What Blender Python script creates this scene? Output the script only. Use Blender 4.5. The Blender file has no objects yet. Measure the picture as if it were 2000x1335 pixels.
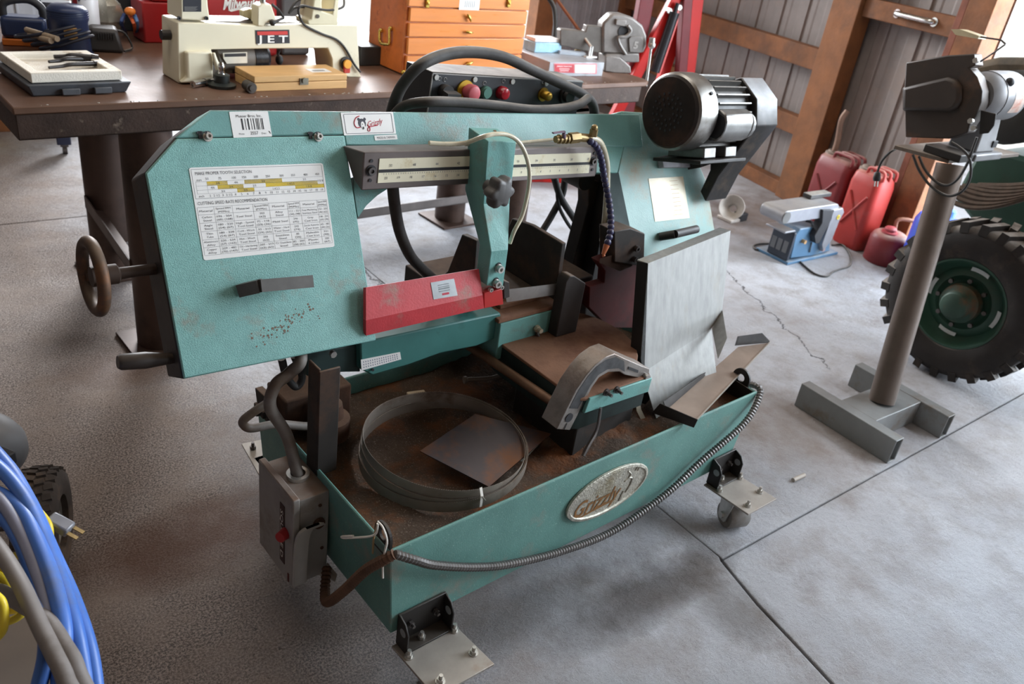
import bpy, bmesh, math, random
import numpy as np
from mathutils import Vector, Matrix

random.seed(7); rng = np.random.default_rng(7)
SC = bpy.context.scene
COL = SC.collection
V = lambda *a: np.array(a, float)
PI = math.pi

# ------------------------------------------------------------------ camera
FPX, ROLL, PITCH, YAW, CAMH = 1615.72, 0.15348, 0.49742, 0.72635, 1.6
_fw = V(math.sin(YAW)*math.cos(PITCH), math.cos(YAW)*math.cos(PITCH), -math.sin(PITCH))
_rt = V(math.cos(YAW), -math.sin(YAW), 0.0)
_up = np.cross(_rt, _fw)
_c, _s = math.cos(ROLL), math.sin(ROLL)
RX, RY = _c*_rt + _s*_up, -_s*_rt + _c*_up
CAM = V(0, 0, CAMH)
cd = bpy.data.cameras.new('camera'); co = bpy.data.objects.new('camera', cd); COL.objects.link(co)
cd.sensor_width = 36.0; cd.lens = 36.0*FPX/2000.0; cd.clip_start = 0.05; cd.clip_end = 100
co.matrix_world = Matrix(((RX[0], RY[0], -_fw[0], 0), (RX[1], RY[1], -_fw[1], 0), (RX[2], RY[2], -_fw[2], CAMH), (0, 0, 0, 1)))
SC.camera = co
cd.dof.use_dof = True; cd.dof.focus_distance = 1.75; cd.dof.aperture_fstop = 5.6

# ------------------------------------------------------------------ light and exposure
SC.view_settings.view_transform = 'Standard'; SC.view_settings.look = 'None'
SC.view_settings.gamma = 1.0; SC.view_settings.use_curve_mapping = False
SC.view_settings.exposure = 0.72
wd = bpy.data.worlds.new('overcast_sky'); SC.world = wd; wd.use_nodes = True
_bg = wd.node_tree.nodes['Background']
_bg.inputs[0].default_value = (0.88, 0.94, 1.0, 1); _bg.inputs[1].default_value = 1.6
SC.cycles.use_denoising = True
SC.cycles.max_bounces = 6; SC.cycles.diffuse_bounces = 3
SC.cycles.sample_clamp_indirect = 4.0

def area_light(name, loc, target, sx, sy, power, col):
    l = bpy.data.lights.new(name, 'AREA'); l.shape = 'RECTANGLE'; l.size = sx; l.size_y = sy
    l.energy = power; l.color = col
    o = bpy.data.objects.new(name, l); COL.objects.link(o)
    d = Vector(target) - Vector(loc)
    o.rotation_euler = d.to_track_quat('-Z', 'Z').to_euler(); o.location = loc
    return o
# daylight entering by the big open doorway in the right-hand wall, and by the open front bay behind the camera
area_light('doorway_daylight', (5.35, 0.2, 1.65), (1.3, 1.3, 0.5), 3.5, 2.8, 345, (0.80, 0.90, 1.0))
area_light('front_bay_daylight', (4.6, -4.2, 2.2), (1.7, 0.9, 0.6), 3.6, 2.6, 135, (0.95, 0.96, 1.0))
area_light('back_bay_daylight', (3.6, 8.6, 2.7), (0.9, 2.0, 0.0), 2.2, 2.0, 430, (0.95, 0.97, 1.0))
area_light('overhead_fill', (1.6, 2.4, 3.5), (1.6, 2.4, 0), 4.5, 1.0, 28, (1.0, 0.95, 0.88))  # added fill lamp overhead, no fitting modelled; lifts the floor brightness

# ------------------------------------------------------------------ pixel -> space helpers (2000 x 1335 frame)
def ray(x, y): return RX*((x-1000)/FPX) - RY*((y-667.5)/FPX) + _fw
def Wpl(x, y, n, P):
    d = ray(x, y); n = np.array(n, float); return CAM + d*((np.array(P, float)-CAM) @ n)/(d @ n)
def Wz(x, y, z=0.0): return Wpl(x, y, (0, 0, 1), (0, 0, z))
def Wd(x, y, d): return CAM + ray(x, y)*d
def proj(P):
    v = np.array(P, float)-CAM; z = v @ _fw
    return 1000+FPX*(v @ RX)/z, 667.5-FPX*(v @ RY)/z

class Frame:
    """local axes (rows of A) at origin O; methods give points on planes through a photo pixel"""
    def __init__(s, O, A): s.O = np.array(O, float); s.A = np.array(A, float)
    def w(s, *a):
        if len(a) == 1: a = a[0]
        return s.O + np.array(a, float) @ s.A
    def l(s, P): return s.A @ (np.array(P, float)-s.O)
    def on(s, axis, val, x, y):
        return s.l(Wpl(x, y, s.A[axis], s.O + s.A[axis]*val))
    def wn(s, axis, val, x, y): return s.w(s.on(axis, val, x, y))
def yawframe(O, deg):
    a = math.radians(deg)
    return Frame(O, [(math.cos(a), math.sin(a), 0), (-math.sin(a), math.cos(a), 0), (0, 0, 1)])

# ------------------------------------------------------------------ mesh collector
I3 = np.eye(3)
def unit(v): v = np.array(v, float); return v/max(np.linalg.norm(v), 1e-12)
def perp(d):
    d = unit(d); a = V(0, 0, 1) if abs(d[2]) < .9 else V(1, 0, 0)
    u = unit(np.cross(d, a)); return u, np.cross(d, u)
def spline(pts, n=6, closed=False):
    P = [np.array(p, float) for p in pts]; out = []; N = len(P)
    if N < 3: return P
    for i in range(N if closed else N-1):
        p0 = P[(i-1) % N] if (closed or i > 0) else 2*P[0]-P[1]
        p1, p2 = P[i], P[(i+1) % N]
        p3 = P[(i+2) % N] if (closed or i < N-2) else 2*P[-1]-P[-2]
        for k in range(n):
            t = k/n
            out.append(.5*((2*p1)+(-p0+p2)*t+(2*p0-5*p1+4*p2-p3)*t*t+(-p0+3*p1-3*p2+p3)*t**3))
    if not closed: out.append(P[-1])
    return out

class G:
    def __init__(s): s.v = []; s.f = []
    def add(s, vs, fs):
        o = len(s.v); s.v += [tuple(map(float, p)) for p in vs]; s.f += [tuple(i+o for i in f) for f in fs]; return s
    def box(s, c, size, A=I3):
        c = np.array(c, float); A = np.array(A, float); h = np.array(size, float)/2
        vs = [c + (np.array(k)*h) @ A for k in ((-1,-1,-1),(1,-1,-1),(1,1,-1),(-1,1,-1),(-1,-1,1),(1,-1,1),(1,1,1),(-1,1,1))]
        return s.add(vs, [(3,2,1,0),(4,5,6,7),(0,1,5,4),(1,2,6,5),(2,3,7,6),(3,0,4,7)])
    def fbox(s, F, a, b):
        """box between two local corners of a Frame"""
        a = np.array(a, float); b = np.array(b, float)
        return s.box(F.w((a+b)/2), np.abs(b-a), F.A)
    def hexa(s, lo, hi):
        n = len(lo)
        return s.add(list(lo)+list(hi), [tuple(range(n))[::-1], tuple(range(n, 2*n))]+[(i, (i+1) % n, n+(i+1) % n, n+i) for i in range(n)])
    def prism(s, pts, d):
        d = np.array(d, float); return s.hexa([np.array(p, float) for p in pts], [np.array(p, float)+d for p in pts])
    def quad(s, a, b, c, d): return s.add([a, b, c, d], [(0, 1, 2, 3)])
    def cyl(s, p0, p1, r0, r1=None, n=16, caps=True):
        r1 = r0 if r1 is None else r1; p0 = np.array(p0, float); p1 = np.array(p1, float)
        u, w = perp(p1-p0); vs = []
        for p, r in ((p0, r0), (p1, r1)):
            vs += [p + r*(math.cos(2*PI*i/n)*u+math.sin(2*PI*i/n)*w) for i in range(n)]
        fs = [(i, (i+1) % n, n+(i+1) % n, n+i) for i in range(n)]
        if caps: fs += [tuple(range(n))[::-1], tuple(range(n, 2*n))]
        return s.add(vs, fs)
    def ring(s, p0, p1, ro, ri, n=24):
        p0 = np.array(p0, float); p1 = np.array(p1, float); u, w = perp(p1-p0); vs = []
        for p in (p0, p1):
            for r in (ro, ri): vs += [p + r*(math.cos(2*PI*i/n)*u+math.sin(2*PI*i/n)*w) for i in range(n)]
        fs = []
        for i in range(n):
            j = (i+1) % n
            fs += [(i, j, 2*n+j, 2*n+i), (n+j, n+i, 3*n+i, 3*n+j), (j, i, n+i, n+j), (2*n+i, 2*n+j, 3*n+j, 3*n+i)]
        return s.add(vs, fs)
    def tube(s, pts, r, n=8, sub=6, closed=False, rf=None):
        P = spline(pts, sub, closed) if sub > 1 else [np.array(p, float) for p in pts]
        N = len(P); T = []
        for i in range(N):
            a = P[(i-1) % N] if (closed or i > 0) else P[i]; b = P[(i+1) % N] if (closed or i < N-1) else P[i]
            T.append(unit(b-a))
        u, _ = perp(T[0]); vs = []
        for i in range(N):
            u = unit(u - T[i]*(u @ T[i])); w = np.cross(T[i], u); rr = r if rf is None else r*rf(i, N)
            vs += [P[i] + rr*(math.cos(2*PI*k/n)*u+math.sin(2*PI*k/n)*w) for k in range(n)]
        fs = []
        for i in range(N if closed else N-1):
            j = (i+1) % N
            fs += [(i*n+k, i*n+(k+1) % n, j*n+(k+1) % n, j*n+k) for k in range(n)]
        if not closed: fs += [tuple(range(n))[::-1], tuple((N-1)*n+k for k in range(n))]
        return s.add(vs, fs)
    def strip(s, pts, wv, th):
        """flat bar following pts: wv = half-width vector, th = thickness vector"""
        wv = np.array(wv, float); th = np.array(th, float)
        for a, b in zip(pts[:-1], pts[1:]):
            a = np.array(a, float); b = np.array(b, float)
            s.hexa([a-wv, a+wv, b+wv, b-wv], [a-wv+th, a+wv+th, b+wv+th, b-wv+th])
        return s
    def lathe(s, o, axis, prof, n=24, closed=False, cap=True):
        o = np.array(o, float); ax = unit(axis); u, w = perp(ax); vs = []
        for h, r in prof:
            vs += [o + ax*h + max(r, 1e-5)*(math.cos(2*PI*i/n)*u+math.sin(2*PI*i/n)*w) for i in range(n)]
        m = len(prof); fs = []
        for k in range(m if closed else m-1):
            q = (k+1) % m
            fs += [(k*n+i, k*n+(i+1) % n, q*n+(i+1) % n, q*n+i) for i in range(n)]
        if cap and not closed: fs += [tuple(range(n))[::-1], tuple((m-1)*n+i for i in range(n))]
        return s.add(vs, fs)
    def torus(s, c, axis, R, r, n=32, m=10):
        u, w = perp(axis); c = np.array(c, float)
        return s.tube([c + R*(math.cos(2*PI*i/n)*u+math.sin(2*PI*i/n)*w) for i in range(n)], r, m, 1, True)
    def ball(s, c, r, A=I3, n=14, m=8):
        c = np.array(c, float); r = np.array(r, float)*np.ones(3); A = np.array(A, float); vs = []; fs = []
        for j in range(1, m):
            t = PI*j/m
            vs += [c + (V(math.sin(t)*math.cos(2*PI*i/n), math.sin(t)*math.sin(2*PI*i/n), math.cos(t))*r) @ A for i in range(n)]
        for j in range(m-2): fs += [(j*n+i, (j+1)*n+i, (j+1)*n+(i+1) % n, j*n+(i+1) % n) for i in range(n)]
        a = len(vs); vs += [c + (V(0, 0, 1)*r) @ A, c - (V(0, 0, 1)*r) @ A]
        fs += [(a, i, (i+1) % n) for i in range(n)] + [(a+1, (m-2)*n+(i+1) % n, (m-2)*n+i) for i in range(n)]
        return s.add(vs, fs)
    def bolt(s, p, d, r=.008, h=.008, shank=0.0, n=6):
        d = unit(d); p = np.array(p, float); s.cyl(p, p+d*h, r, n=n)
        if shank: s.cyl(p, p+d*(h+shank), r*.55, n=8)
        return s
    def socket(s, p, d, r=.008, h=.01):
        d = unit(d); p = np.array(p, float)
        s.ring(p, p+d*h, r, r*.5, 14); s.cyl(p, p+d*h*.4, r*.5, n=10); return s
    def text(s, txt, O, X, Y, w=None, h=None, shear=0.0, align='C', lift=None, bold=0.0):
        """flat lettering with its centre (or left end) at O, reading along X, up along Y"""
        cu = bpy.data.curves.new('lettering', 'FONT'); cu.body = txt; cu.size = 1.0; cu.shear = shear; cu.offset = bold
        cu.resolution_u = 2
        ob = bpy.data.objects.new('lettering', cu); COL.objects.link(ob)
        dg = bpy.context.evaluated_depsgraph_get(); me = bpy.data.meshes.new_from_object(ob.evaluated_get(dg))
        P = np.array([tuple(v.co) for v in me.vertices]) if len(me.vertices) else np.zeros((1, 3))
        fs = [tuple(p.vertices) for p in me.polygons]
        bpy.data.objects.remove(ob); bpy.data.curves.remove(cu); bpy.data.meshes.remove(me)
        mn, mx = P.min(0), P.max(0); W0, H0 = max(mx[0]-mn[0], 1e-6), .72
        sy = (h/H0) if h else None; sx = (w/W0) if w else sy
        if sy is None: sy = sx
        if h and w and False: pass
        cx = (mn[0]+mx[0])/2 if align == 'C' else (mn[0] if align == 'L' else mx[0]); cy = .36
        X = unit(X); Y = unit(Y); O = np.array(O, float)
        s.add([O + X*(p[0]-cx)*sx + Y*(p[1]-cy)*sy for p in P], fs); return s

def lin(c):
    if isinstance(c, str):
        c = [int(c[i:i+2], 16)/255 for i in (1, 3, 5)]
    return tuple((x/12.92 if x <= .04045 else ((x+.055)/1.055)**2.4) for x in c)

_M = {}
def mat(name, col, rough=.6, metal=0.0, var=.12, vs=14, dirt=None, da=0.0, ds=5, bump=0.0, bs=120, dust=None, dusta=0.0,
        spec=.5, stretch=None, coat=0.0, emit=None, es=0.0, trans=0.0, speck=None, spa=0.0, sps=250):
    """procedural paint / metal: base colour with mottling, patchy dirt, settled dust (on some, painted sheen) on up-facing faces, fine relief"""
    if name in _M: return _M[name]
    m = bpy.data.materials.new(name); m.use_nodes = True; nt = m.node_tree; N = nt.nodes; L = nt.links
    b = N['Principled BSDF']; c = lin(col)
    b.inputs['Metallic'].default_value = metal; b.inputs['Roughness'].default_value = rough
    b.inputs['Specular IOR Level'].default_value = spec
    if coat: b.inputs['Coat Weight'].default_value = coat
    if trans: b.inputs['Transmission Weight'].default_value = trans
    if emit is not None:
        b.inputs['Emission Color'].default_value = (*lin(emit), 1); b.inputs['Emission Strength'].default_value = es
    tc = N.new('ShaderNodeTexCoord'); mp = N.new('ShaderNodeMapping'); L.new(tc.outputs['Object'], mp.inputs['Vector'])
    if stretch: mp.inputs['Scale'].default_value = stretch
    def noise(sc, det=4, rg=.6):
        n = N.new('ShaderNodeTexNoise'); n.inputs['Scale'].default_value = sc; n.inputs['Detail'].default_value = det
        n.inputs['Roughness'].default_value = rg; L.new(mp.outputs['Vector'], n.inputs['Vector']); return n
    def ramp(src, a, bb):
        r = N.new('ShaderNodeMapRange'); r.inputs['From Min'].default_value = a; r.inputs['From Max'].default_value = bb
        L.new(src, r.inputs['Value']); return r.outputs['Result']
    def mix(fac, A, B):
        x = N.new('ShaderNodeMix'); x.data_type = 'RGBA'
        if isinstance(fac, float): x.inputs['Factor'].default_value = fac
        else: L.new(fac, x.inputs['Factor'])
        for k, q in (('A', A), ('B', B)):
            sock = [i for i in x.inputs if i.name == k and i.type == 'RGBA'][0]
            if isinstance(q, tuple): sock.default_value = (*q, 1)
            else: L.new(q, sock)
        return [o for o in x.outputs if o.type == 'RGBA'][0]
    n1 = noise(vs)
    out = mix(ramp(n1.outputs['Fac'], .3, .7), tuple(x*(1-var) for x in c), tuple(min(x*(1+var), 1) for x in c))
    if speck:
        ns = noise(sps, 2); out = mix(ramp(ns.outputs['Fac'], .62-.1*spa, .72-.1*spa), out, lin(speck))
    if dirt:
        n2 = noise(ds, 7, .68); out = mix(ramp(n2.outputs['Fac'], .62-.3*da, .78-.22*da), out, lin(dirt))
    if dust:
        g = N.new('ShaderNodeNewGeometry'); sx = N.new('ShaderNodeSeparateXYZ'); L.new(g.outputs['Normal'], sx.inputs[0])
        up = ramp(sx.outputs['Z'], .45, .95); n3 = noise(9, 5)
        mu = N.new('ShaderNodeMath'); mu.operation = 'MULTIPLY'; L.new(up, mu.inputs[0]); L.new(ramp(n3.outputs['Fac'], .2, .75), mu.inputs[1])
        m2 = N.new('ShaderNodeMath'); m2.operation = 'MULTIPLY'; L.new(mu.outputs[0], m2.inputs[0]); m2.inputs[1].default_value = dusta
        out = mix(m2.outputs[0], out, lin(dust))
    L.new(out, b.inputs['Base Color'])
    nr = noise(vs*2.3); rr = N.new('ShaderNodeMapRange'); L.new(nr.outputs['Fac'], rr.inputs['Value'])
    rr.inputs['To Min'].default_value = max(rough-.1, .03); rr.inputs['To Max'].default_value = min(rough+.12, 1); L.new(rr.outputs['Result'], b.inputs['Roughness'])
    if bump:
        nb = noise(bs, 3); bp = N.new('ShaderNodeBump'); bp.inputs['Strength'].default_value = bump; bp.inputs['Distance'].default_value = .004
        L.new(nb.outputs['Fac'], bp.inputs['Height']); L.new(bp.outputs['Normal'], b.inputs['Normal'])
    _M[name] = m; return m

def mesh_of(name, g, m, off=(0, 0, 0), smooth=True, ang=46):
    me = bpy.data.meshes.new(name)
    off = np.array(off, float)
    me.from_pydata([tuple(np.array(p)-off) for p in g.v], [], g.f)
    bm = bmesh.new(); bm.from_mesh(me); bmesh.ops.recalc_face_normals(bm, faces=bm.faces); bm.to_mesh(me); bm.free()
    ms = m if isinstance(m, (list, tuple)) else [m]
    for q in ms: me.materials.append(q)
    if smooth:
        me.polygons.foreach_set('use_smooth', [True]*len(me.polygons))
        me.set_sharp_from_angle(angle=math.radians(ang))
    me.update(); return me
def root_off(p):
    o = V(0, 0, 0)
    while p is not None:
        o = o + np.array(p.location); p = p.parent
    return o
def obj(name, g, m, parent=None, bevel=0.0, smooth=True, ang=46, label=None):
    me = mesh_of(name, g, m, root_off(parent), smooth, ang)
    o = bpy.data.objects.new(name, me); COL.objects.link(o)
    if parent is not None: o.parent = parent
    if bevel:
        b = o.modifiers.new('edge', 'BEVEL'); b.width = bevel; b.segments = 2; b.limit_method = 'ANGLE'; b.angle_limit = math.radians(40)
        b.harden_normals = False
    if label: o['label'] = label
    return o
def tag(o, label, cat, group=None):
    o['label'] = label; o['category'] = cat
    if group: o['group'] = group
    return o
def thing(name, label, cat, loc, group=None):
    o = bpy.data.objects.new(name, None); COL.objects.link(o); o.location = tuple(map(float, loc)); o.empty_display_size = .05
    return tag(o, label, cat, group)
def struct(name, g, m, parent=None, **k):
    o = obj(name, g, m, parent, **k)
    if parent is None: o['kind'] = 'structure'
    return o
def single(name, g, m, label, cat, group=None, **k):
    """a thing that is one mesh; its origin is put at its base centre"""
    P = np.array(g.v); c = (P.min(0)+P.max(0))/2; c[2] = P[:, 2].min()
    me = mesh_of(name, g, m, c, k.get('smooth', True), k.get('ang', 46))
    o = bpy.data.objects.new(name, me); COL.objects.link(o); o.location = tuple(c)
    if k.get('bevel'):
        b = o.modifiers.new('edge', 'BEVEL'); b.width = k['bevel']; b.segments = 2; b.limit_method = 'ANGLE'; b.angle_limit = math.radians(40)
    return tag(o, label, cat, group)

# ================================================================== THE SETTING
def concrete_mat():
    m = bpy.data.materials.new('worn_concrete'); m.use_nodes = True; nt = m.node_tree; N = nt.nodes; L = nt.links
    b = N['Principled BSDF']; tc = N.new('ShaderNodeTexCoord'); geo = N.new('ShaderNodeNewGeometry')
    P = geo.outputs['Position']
    def noise(sc, det=6, rg=.62, src=P):
        n = N.new('ShaderNodeTexNoise'); n.inputs['Scale'].default_value = sc; n.inputs['Detail'].default_value = det
        n.inputs['Roughness'].default_value = rg; L.new(src, n.inputs['Vector']); return n.outputs['Fac']
    def rng_(src, a, bb, lo=0., hi=1.):
        r = N.new('ShaderNodeMapRange'); r.inputs['From Min'].default_value = a; r.inputs['From Max'].default_value = bb
        r.inputs['To Min'].default_value = lo; r.inputs['To Max'].default_value = hi; L.new(src, r.inputs['Value']); return r.outputs['Result']
    def mix(f, A, B):
        x = N.new('ShaderNodeMix'); x.data_type = 'RGBA'
        if isinstance(f, float): x.inputs[0].default_value = f
        else: L.new(f, x.inputs[0])
        for i, q in ((6, A), (7, B)):
            if isinstance(q, tuple): x.inputs[i].default_value = (*q, 1)
            else: L.new(q, x.inputs[i])
        return x.outputs[2]
    def mth(op, a, bb=None):
        x = N.new('ShaderNodeMath'); x.operation = op
        for i, q in enumerate((a, bb)):
            if q is None: continue
            if isinstance(q, (int, float)): x.inputs[i].default_value = q
            else: L.new(q, x.inputs[i])
        return x.outputs[0]
    sx = N.new('ShaderNodeSeparateXYZ'); L.new(P, sx.inputs[0])
    col = mix(rng_(noise(1.3), .35, .68), lin('#a6a6aa'), lin('#c6c8ce'))
    col = mix(rng_(noise(7, 8), .45, .75), col, lin('#9a9390'))
    col = mix(rng_(noise(2.2, 9, .7), .56, .74), col, lin('#8f8785'))
    # rough, gritty worn area on the left of the shed (x < 0.9), smoother trowelled slab to the right
    left = rng_(mth('ADD', sx.outputs['X'], mth('MULTIPLY', noise(1.1), 1.3)), 1.75, 1.15)
    vor = N.new('ShaderNodeTexVoronoi'); vor.inputs['Scale'].default_value = 95; L.new(P, vor.inputs['Vector'])
    grit = noise(185, 7, .74)
    gcol = mix(rng_(grit, .43, .58), lin('#57463c'), lin('#cbb5a6'))
    gcol = mix(rng_(noise(3.5, 6), .45, .7), gcol, lin('#b09a8a'))
    pit = mth('MULTIPLY', rng_(noise(75, 3, .6), .60, .70), left)
    col = mix(mth('MULTIPLY', left, .9), col, gcol); col = mix(mth('MULTIPLY', pit, .6), col, lin('#3a302b'))
    # brown iron-dust stains: beside the saw (partly painted shade), in front of the wall, under the bench
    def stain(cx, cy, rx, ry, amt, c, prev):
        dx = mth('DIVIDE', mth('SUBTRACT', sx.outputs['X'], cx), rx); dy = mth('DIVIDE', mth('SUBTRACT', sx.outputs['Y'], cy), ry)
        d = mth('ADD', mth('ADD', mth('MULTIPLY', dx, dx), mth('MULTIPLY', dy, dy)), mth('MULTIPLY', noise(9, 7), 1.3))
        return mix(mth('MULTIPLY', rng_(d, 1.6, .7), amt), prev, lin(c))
    col = stain(.50, 1.70, .36, .17, .8, '#6e4426', col)  # rust stain, made stronger to paint in the saw's floor shadow
    col = stain(.62, 2.62, .30, .16, .6, '#6b4a34', col)
    col = stain(4.55, 2.85, .9, .5, .7, '#6a5443', col)
    col = stain(1.75, 1.62, 1.0, .55, .5, '#77685d', col)
    col = stain(2.55, 1.25, .35, .35, .45, '#86705c', col)
    col = stain(.9, .55, .5, .35, .35, '#6f7f83', col)
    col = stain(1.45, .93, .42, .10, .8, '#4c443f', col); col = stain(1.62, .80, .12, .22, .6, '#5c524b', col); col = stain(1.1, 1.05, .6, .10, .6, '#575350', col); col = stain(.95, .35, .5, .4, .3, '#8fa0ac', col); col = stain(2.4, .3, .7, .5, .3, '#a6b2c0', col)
    # hairline cracks: distance to a wandering line
    def crack(ax, ay, bx, by, w, prev, c='#2b2624'):
        dx, dy = bx-ax, by-ay; Ln = math.hypot(dx, dy); ux, uy = dx/Ln, dy/Ln
        rx = mth('SUBTRACT', sx.outputs['X'], ax); ry = mth('SUBTRACT', sx.outputs['Y'], ay)
        t = mth('ADD', mth('MULTIPLY', rx, ux), mth('MULTIPLY', ry, uy)); q = mth('ADD', mth('MULTIPLY', rx, -uy), mth('MULTIPLY', ry, ux))
        q = mth('ADD', q, mth('MULTIPLY', mth('SUBTRACT', noise(11, 6), .5), .16))
        on = mth('MULTIPLY', rng_(mth('ABSOLUTE', q), w, w*.35), mth('MULTIPLY', rng_(t, -.02, .02), rng_(t, Ln+.02, Ln-.02)))
        return mix(mth('MULTIPLY', on, .85), prev, lin(c)), on
    col, c1 = crack(3.5, 2.35, 3.1, 1.45, .006, col); col, c2 = crack(1.72, 3.15, 1.73, 2.7, .008, col)
    col, c3 = crack(2.1, 2.2, 2.5, 1.95, .004, col); col, c4 = crack(.62, 1.02, 1.1, .60, .008, col)
    col = mix(mth('MULTIPLY', rng_(noise(420, 2), .66, .76), .5), col, lin('#4a4340'))
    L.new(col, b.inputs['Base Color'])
    L.new(rng_(noise(5), .3, .7, .55, .85), b.inputs['Roughness']); b.inputs['Specular IOR Level'].default_value = .35
    h1 = mth('MULTIPLY', mth('ADD', mth('MULTIPLY', grit, mth('ADD', mth('MULTIPLY', noise(5, 5), 2.2), .1)), mth('MULTIPLY', vor.outputs['Distance'], .15)), left)
    h = mth('ADD', mth('MULTIPLY', noise(38, 10, .75), .8), mth('ADD', h1, mth('MULTIPLY', noise(6, 5), .4)))
    h = mth('SUBTRACT', h, mth('MULTIPLY', mth('MAXIMUM', mth('MAXIMUM', c1, c2), mth('MAXIMUM', c3, c4)), .5))
    bp = N.new('ShaderNodeBump'); bp.inputs['Strength'].default_value = .75; bp.inputs['Distance'].default_value = .028
    L.new(h, bp.inputs['Height']); L.new(bp.outputs['Normal'], b.inputs['Normal'])
    return m
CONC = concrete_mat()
floor = struct('floor', G().box((2.0, 1.5, -.16), (14, 14, .16)), mat('joint_dirt', '#3b342f', .95))
gap = .0025
def slab(pts):
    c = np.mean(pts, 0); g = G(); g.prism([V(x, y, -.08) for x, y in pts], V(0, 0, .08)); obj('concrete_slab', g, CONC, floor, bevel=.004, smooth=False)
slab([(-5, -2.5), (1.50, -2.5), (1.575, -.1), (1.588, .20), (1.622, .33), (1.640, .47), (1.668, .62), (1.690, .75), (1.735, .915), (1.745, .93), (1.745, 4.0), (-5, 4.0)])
slab([(1.75+gap, .917+gap), (5.5, .917+gap), (5.5, 4.0), (1.75+gap, 4.0)] if False else [(1.747, .917+gap), (6.5, .917+gap), (6.5, 4.0), (1.747, 4.0)])
slab([(1.738+gap*2, .917-gap), (1.694+gap*2, .75), (1.672+gap*2, .62), (1.644+gap*2, .47), (1.626+gap*2, .33), (1.592+gap*2, .20), (1.579+gap*2, -.1), (1.504+gap*2, -2.5), (6.5, -2.5), (6.5, .917-gap)])
slab([(-5, 4.0+2*gap), (6.5, 4.0+2*gap), (6.5, 8.5), (-5, 8.5)])
slab([(-5, -5.5), (6.5, -5.5), (6.5, -2.5-2*gap), (-5, -2.5-2*gap)])
slab([(6.5+2*gap, -5.5), (9, -5.5), (9, 8.5), (6.5+2*gap, 8.5)])
# right-hand wall: posts, girts and ribbed cladding; WF: x along the wall (away), y into the room, z up
WF = yawframe((4.93, 3.0, 0), 78)
WOOD = mat('old_pine', '#7c4d2a', .75, var=.28, vs=6, stretch=(1, 1, 1), dirt='#5c3a22', da=.45, ds=4, bump=.25, bs=60)
WOODV = mat('pine_post', '#875530', .75, var=.25, vs=5, dirt='#6a452a', da=.4, ds=3, bump=.25, bs=60)
CLAD = mat('white_ribbed_steel', '#837974', .6, var=.08, dirt='#8a7a70', da=.35, ds=3)
def ribbed(F, u0, u1, z0, z1, v, pitch=.23, rib=.012, th=.006):
    """one sheet of trapezoidal cladding"""
    pr = []; u = u0
    while u < u1-1e-6:
        for du, dv in ((0, 0), (pitch*.30, 0), (pitch*.36, -.004), (pitch*.64, -.004), (pitch*.70, 0), (pitch*.92, 0), (pitch*.945, rib), (pitch*.975, rib)):
            if u+du <= u1: pr.append((u+du, v+dv))
        u += pitch
    pr.append((u1, v)); g = G(); n = len(pr)
    vs = [F.w(a, b, z0) for a, b in pr]+[F.w(a, b, z1) for a, b in pr]+[F.w(a, b-th, z0) for a, b in pr]+[F.w(a, b-th, z1) for a, b in pr]
    fs = []
    for i in range(n-1): fs += [(i, i+1, n+i+1, n+i), (2*n+i+1, 2*n+i, 3*n+i, 3*n+i+1)]
    fs += [(0, n, 3*n, 2*n), (n-1, 2*n-1+0, 4*n-1, 3*n-1)]
    g.add(vs, fs); return g
WALLH = 3.6
wr = struct('wall_right', G().fbox(WF, (-.95, -.175, 0), (2.75, -.165, WALLH)), CLAD)
k = 0
for u0 in np.arange(-.92, 2.7, .92):
    obj('cladding_sheet', ribbed(WF, u0, min(u0+.92, 2.72), 0.0, WALLH, -.15), CLAD, wr, smooth=False)
def board(F, a, b, parent, name, m, bev=.004): obj(name, G().fbox(F, a, b), m, parent, bevel=bev, smooth=False)
for (z0, z1) in ((0, .09), (.415, .53), (.835, .965), (1.75, 1.88), (2.6, 2.73)):
    board(WF, (.122, -.12, z0), (2.7, -.03, z1), wr, 'girt', WOOD)
for (z0, z1) in ((0, .07), (1.21, 1.315), (2.2, 2.33)):
    board(WF, (-.79, -.12, z0), (-.105, -.03, z1), wr, 'girt', WOOD)
board(WF, (-.10, -.12, 0), (.12, 0, WALLH), wr, 'post', WOODV)
board(WF, (2.45, -.12, 0), (2.67, 0, WALLH), wr, 'post', WOODV)
board(WF, (-.79, -.12, 0), (-.745, -.02, WALLH), wr, 'door_stud', mat('red_brown_stud', '#7c4a38', .8, var=.2))
board(WF, (-.955, -.14, 0), (-.80, -.005, WALLH), wr, 'door_jamb', WOOD)
board(WF, (-.955, -.16, 2.95), (-4.6, -.01, 3.15), wr, 'door_header', WOOD)
g = G(); hz = 1.268
g.tube([WF.w(-.36, -.028, hz), WF.w(-.37, -.008, hz), WF.w(-.42, -.0, hz), WF.w(-.56, 0, hz), WF.w(-.61, -.008, hz), WF.w(-.62, -.028, hz)], .016, 8, 3)
g.cyl(WF.w(-.36, -.03, hz), WF.w(-.36, -.024, hz), .024); g.cyl(WF.w(-.62, -.03, hz), WF.w(-.62, -.024, hz), .024)
tag(obj('pull_handle', g, mat('bright_steel', '#d8d8d4', .25, 1.0)), 'shiny steel pull handle screwed to the upper board of the right wall', 'handle')
# rest of the right wall beyond the doorway (behind the camera's right shoulder)
struct('trim_1', G().fbox(WF, (-8.5, -.18, 0), (-4.6, -.10, WALLH)), CLAD)
struct('trim_2', G().fbox(WF, (-4.6, -.18, 3.15), (-.955, -.10, WALLH)), CLAD)
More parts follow.
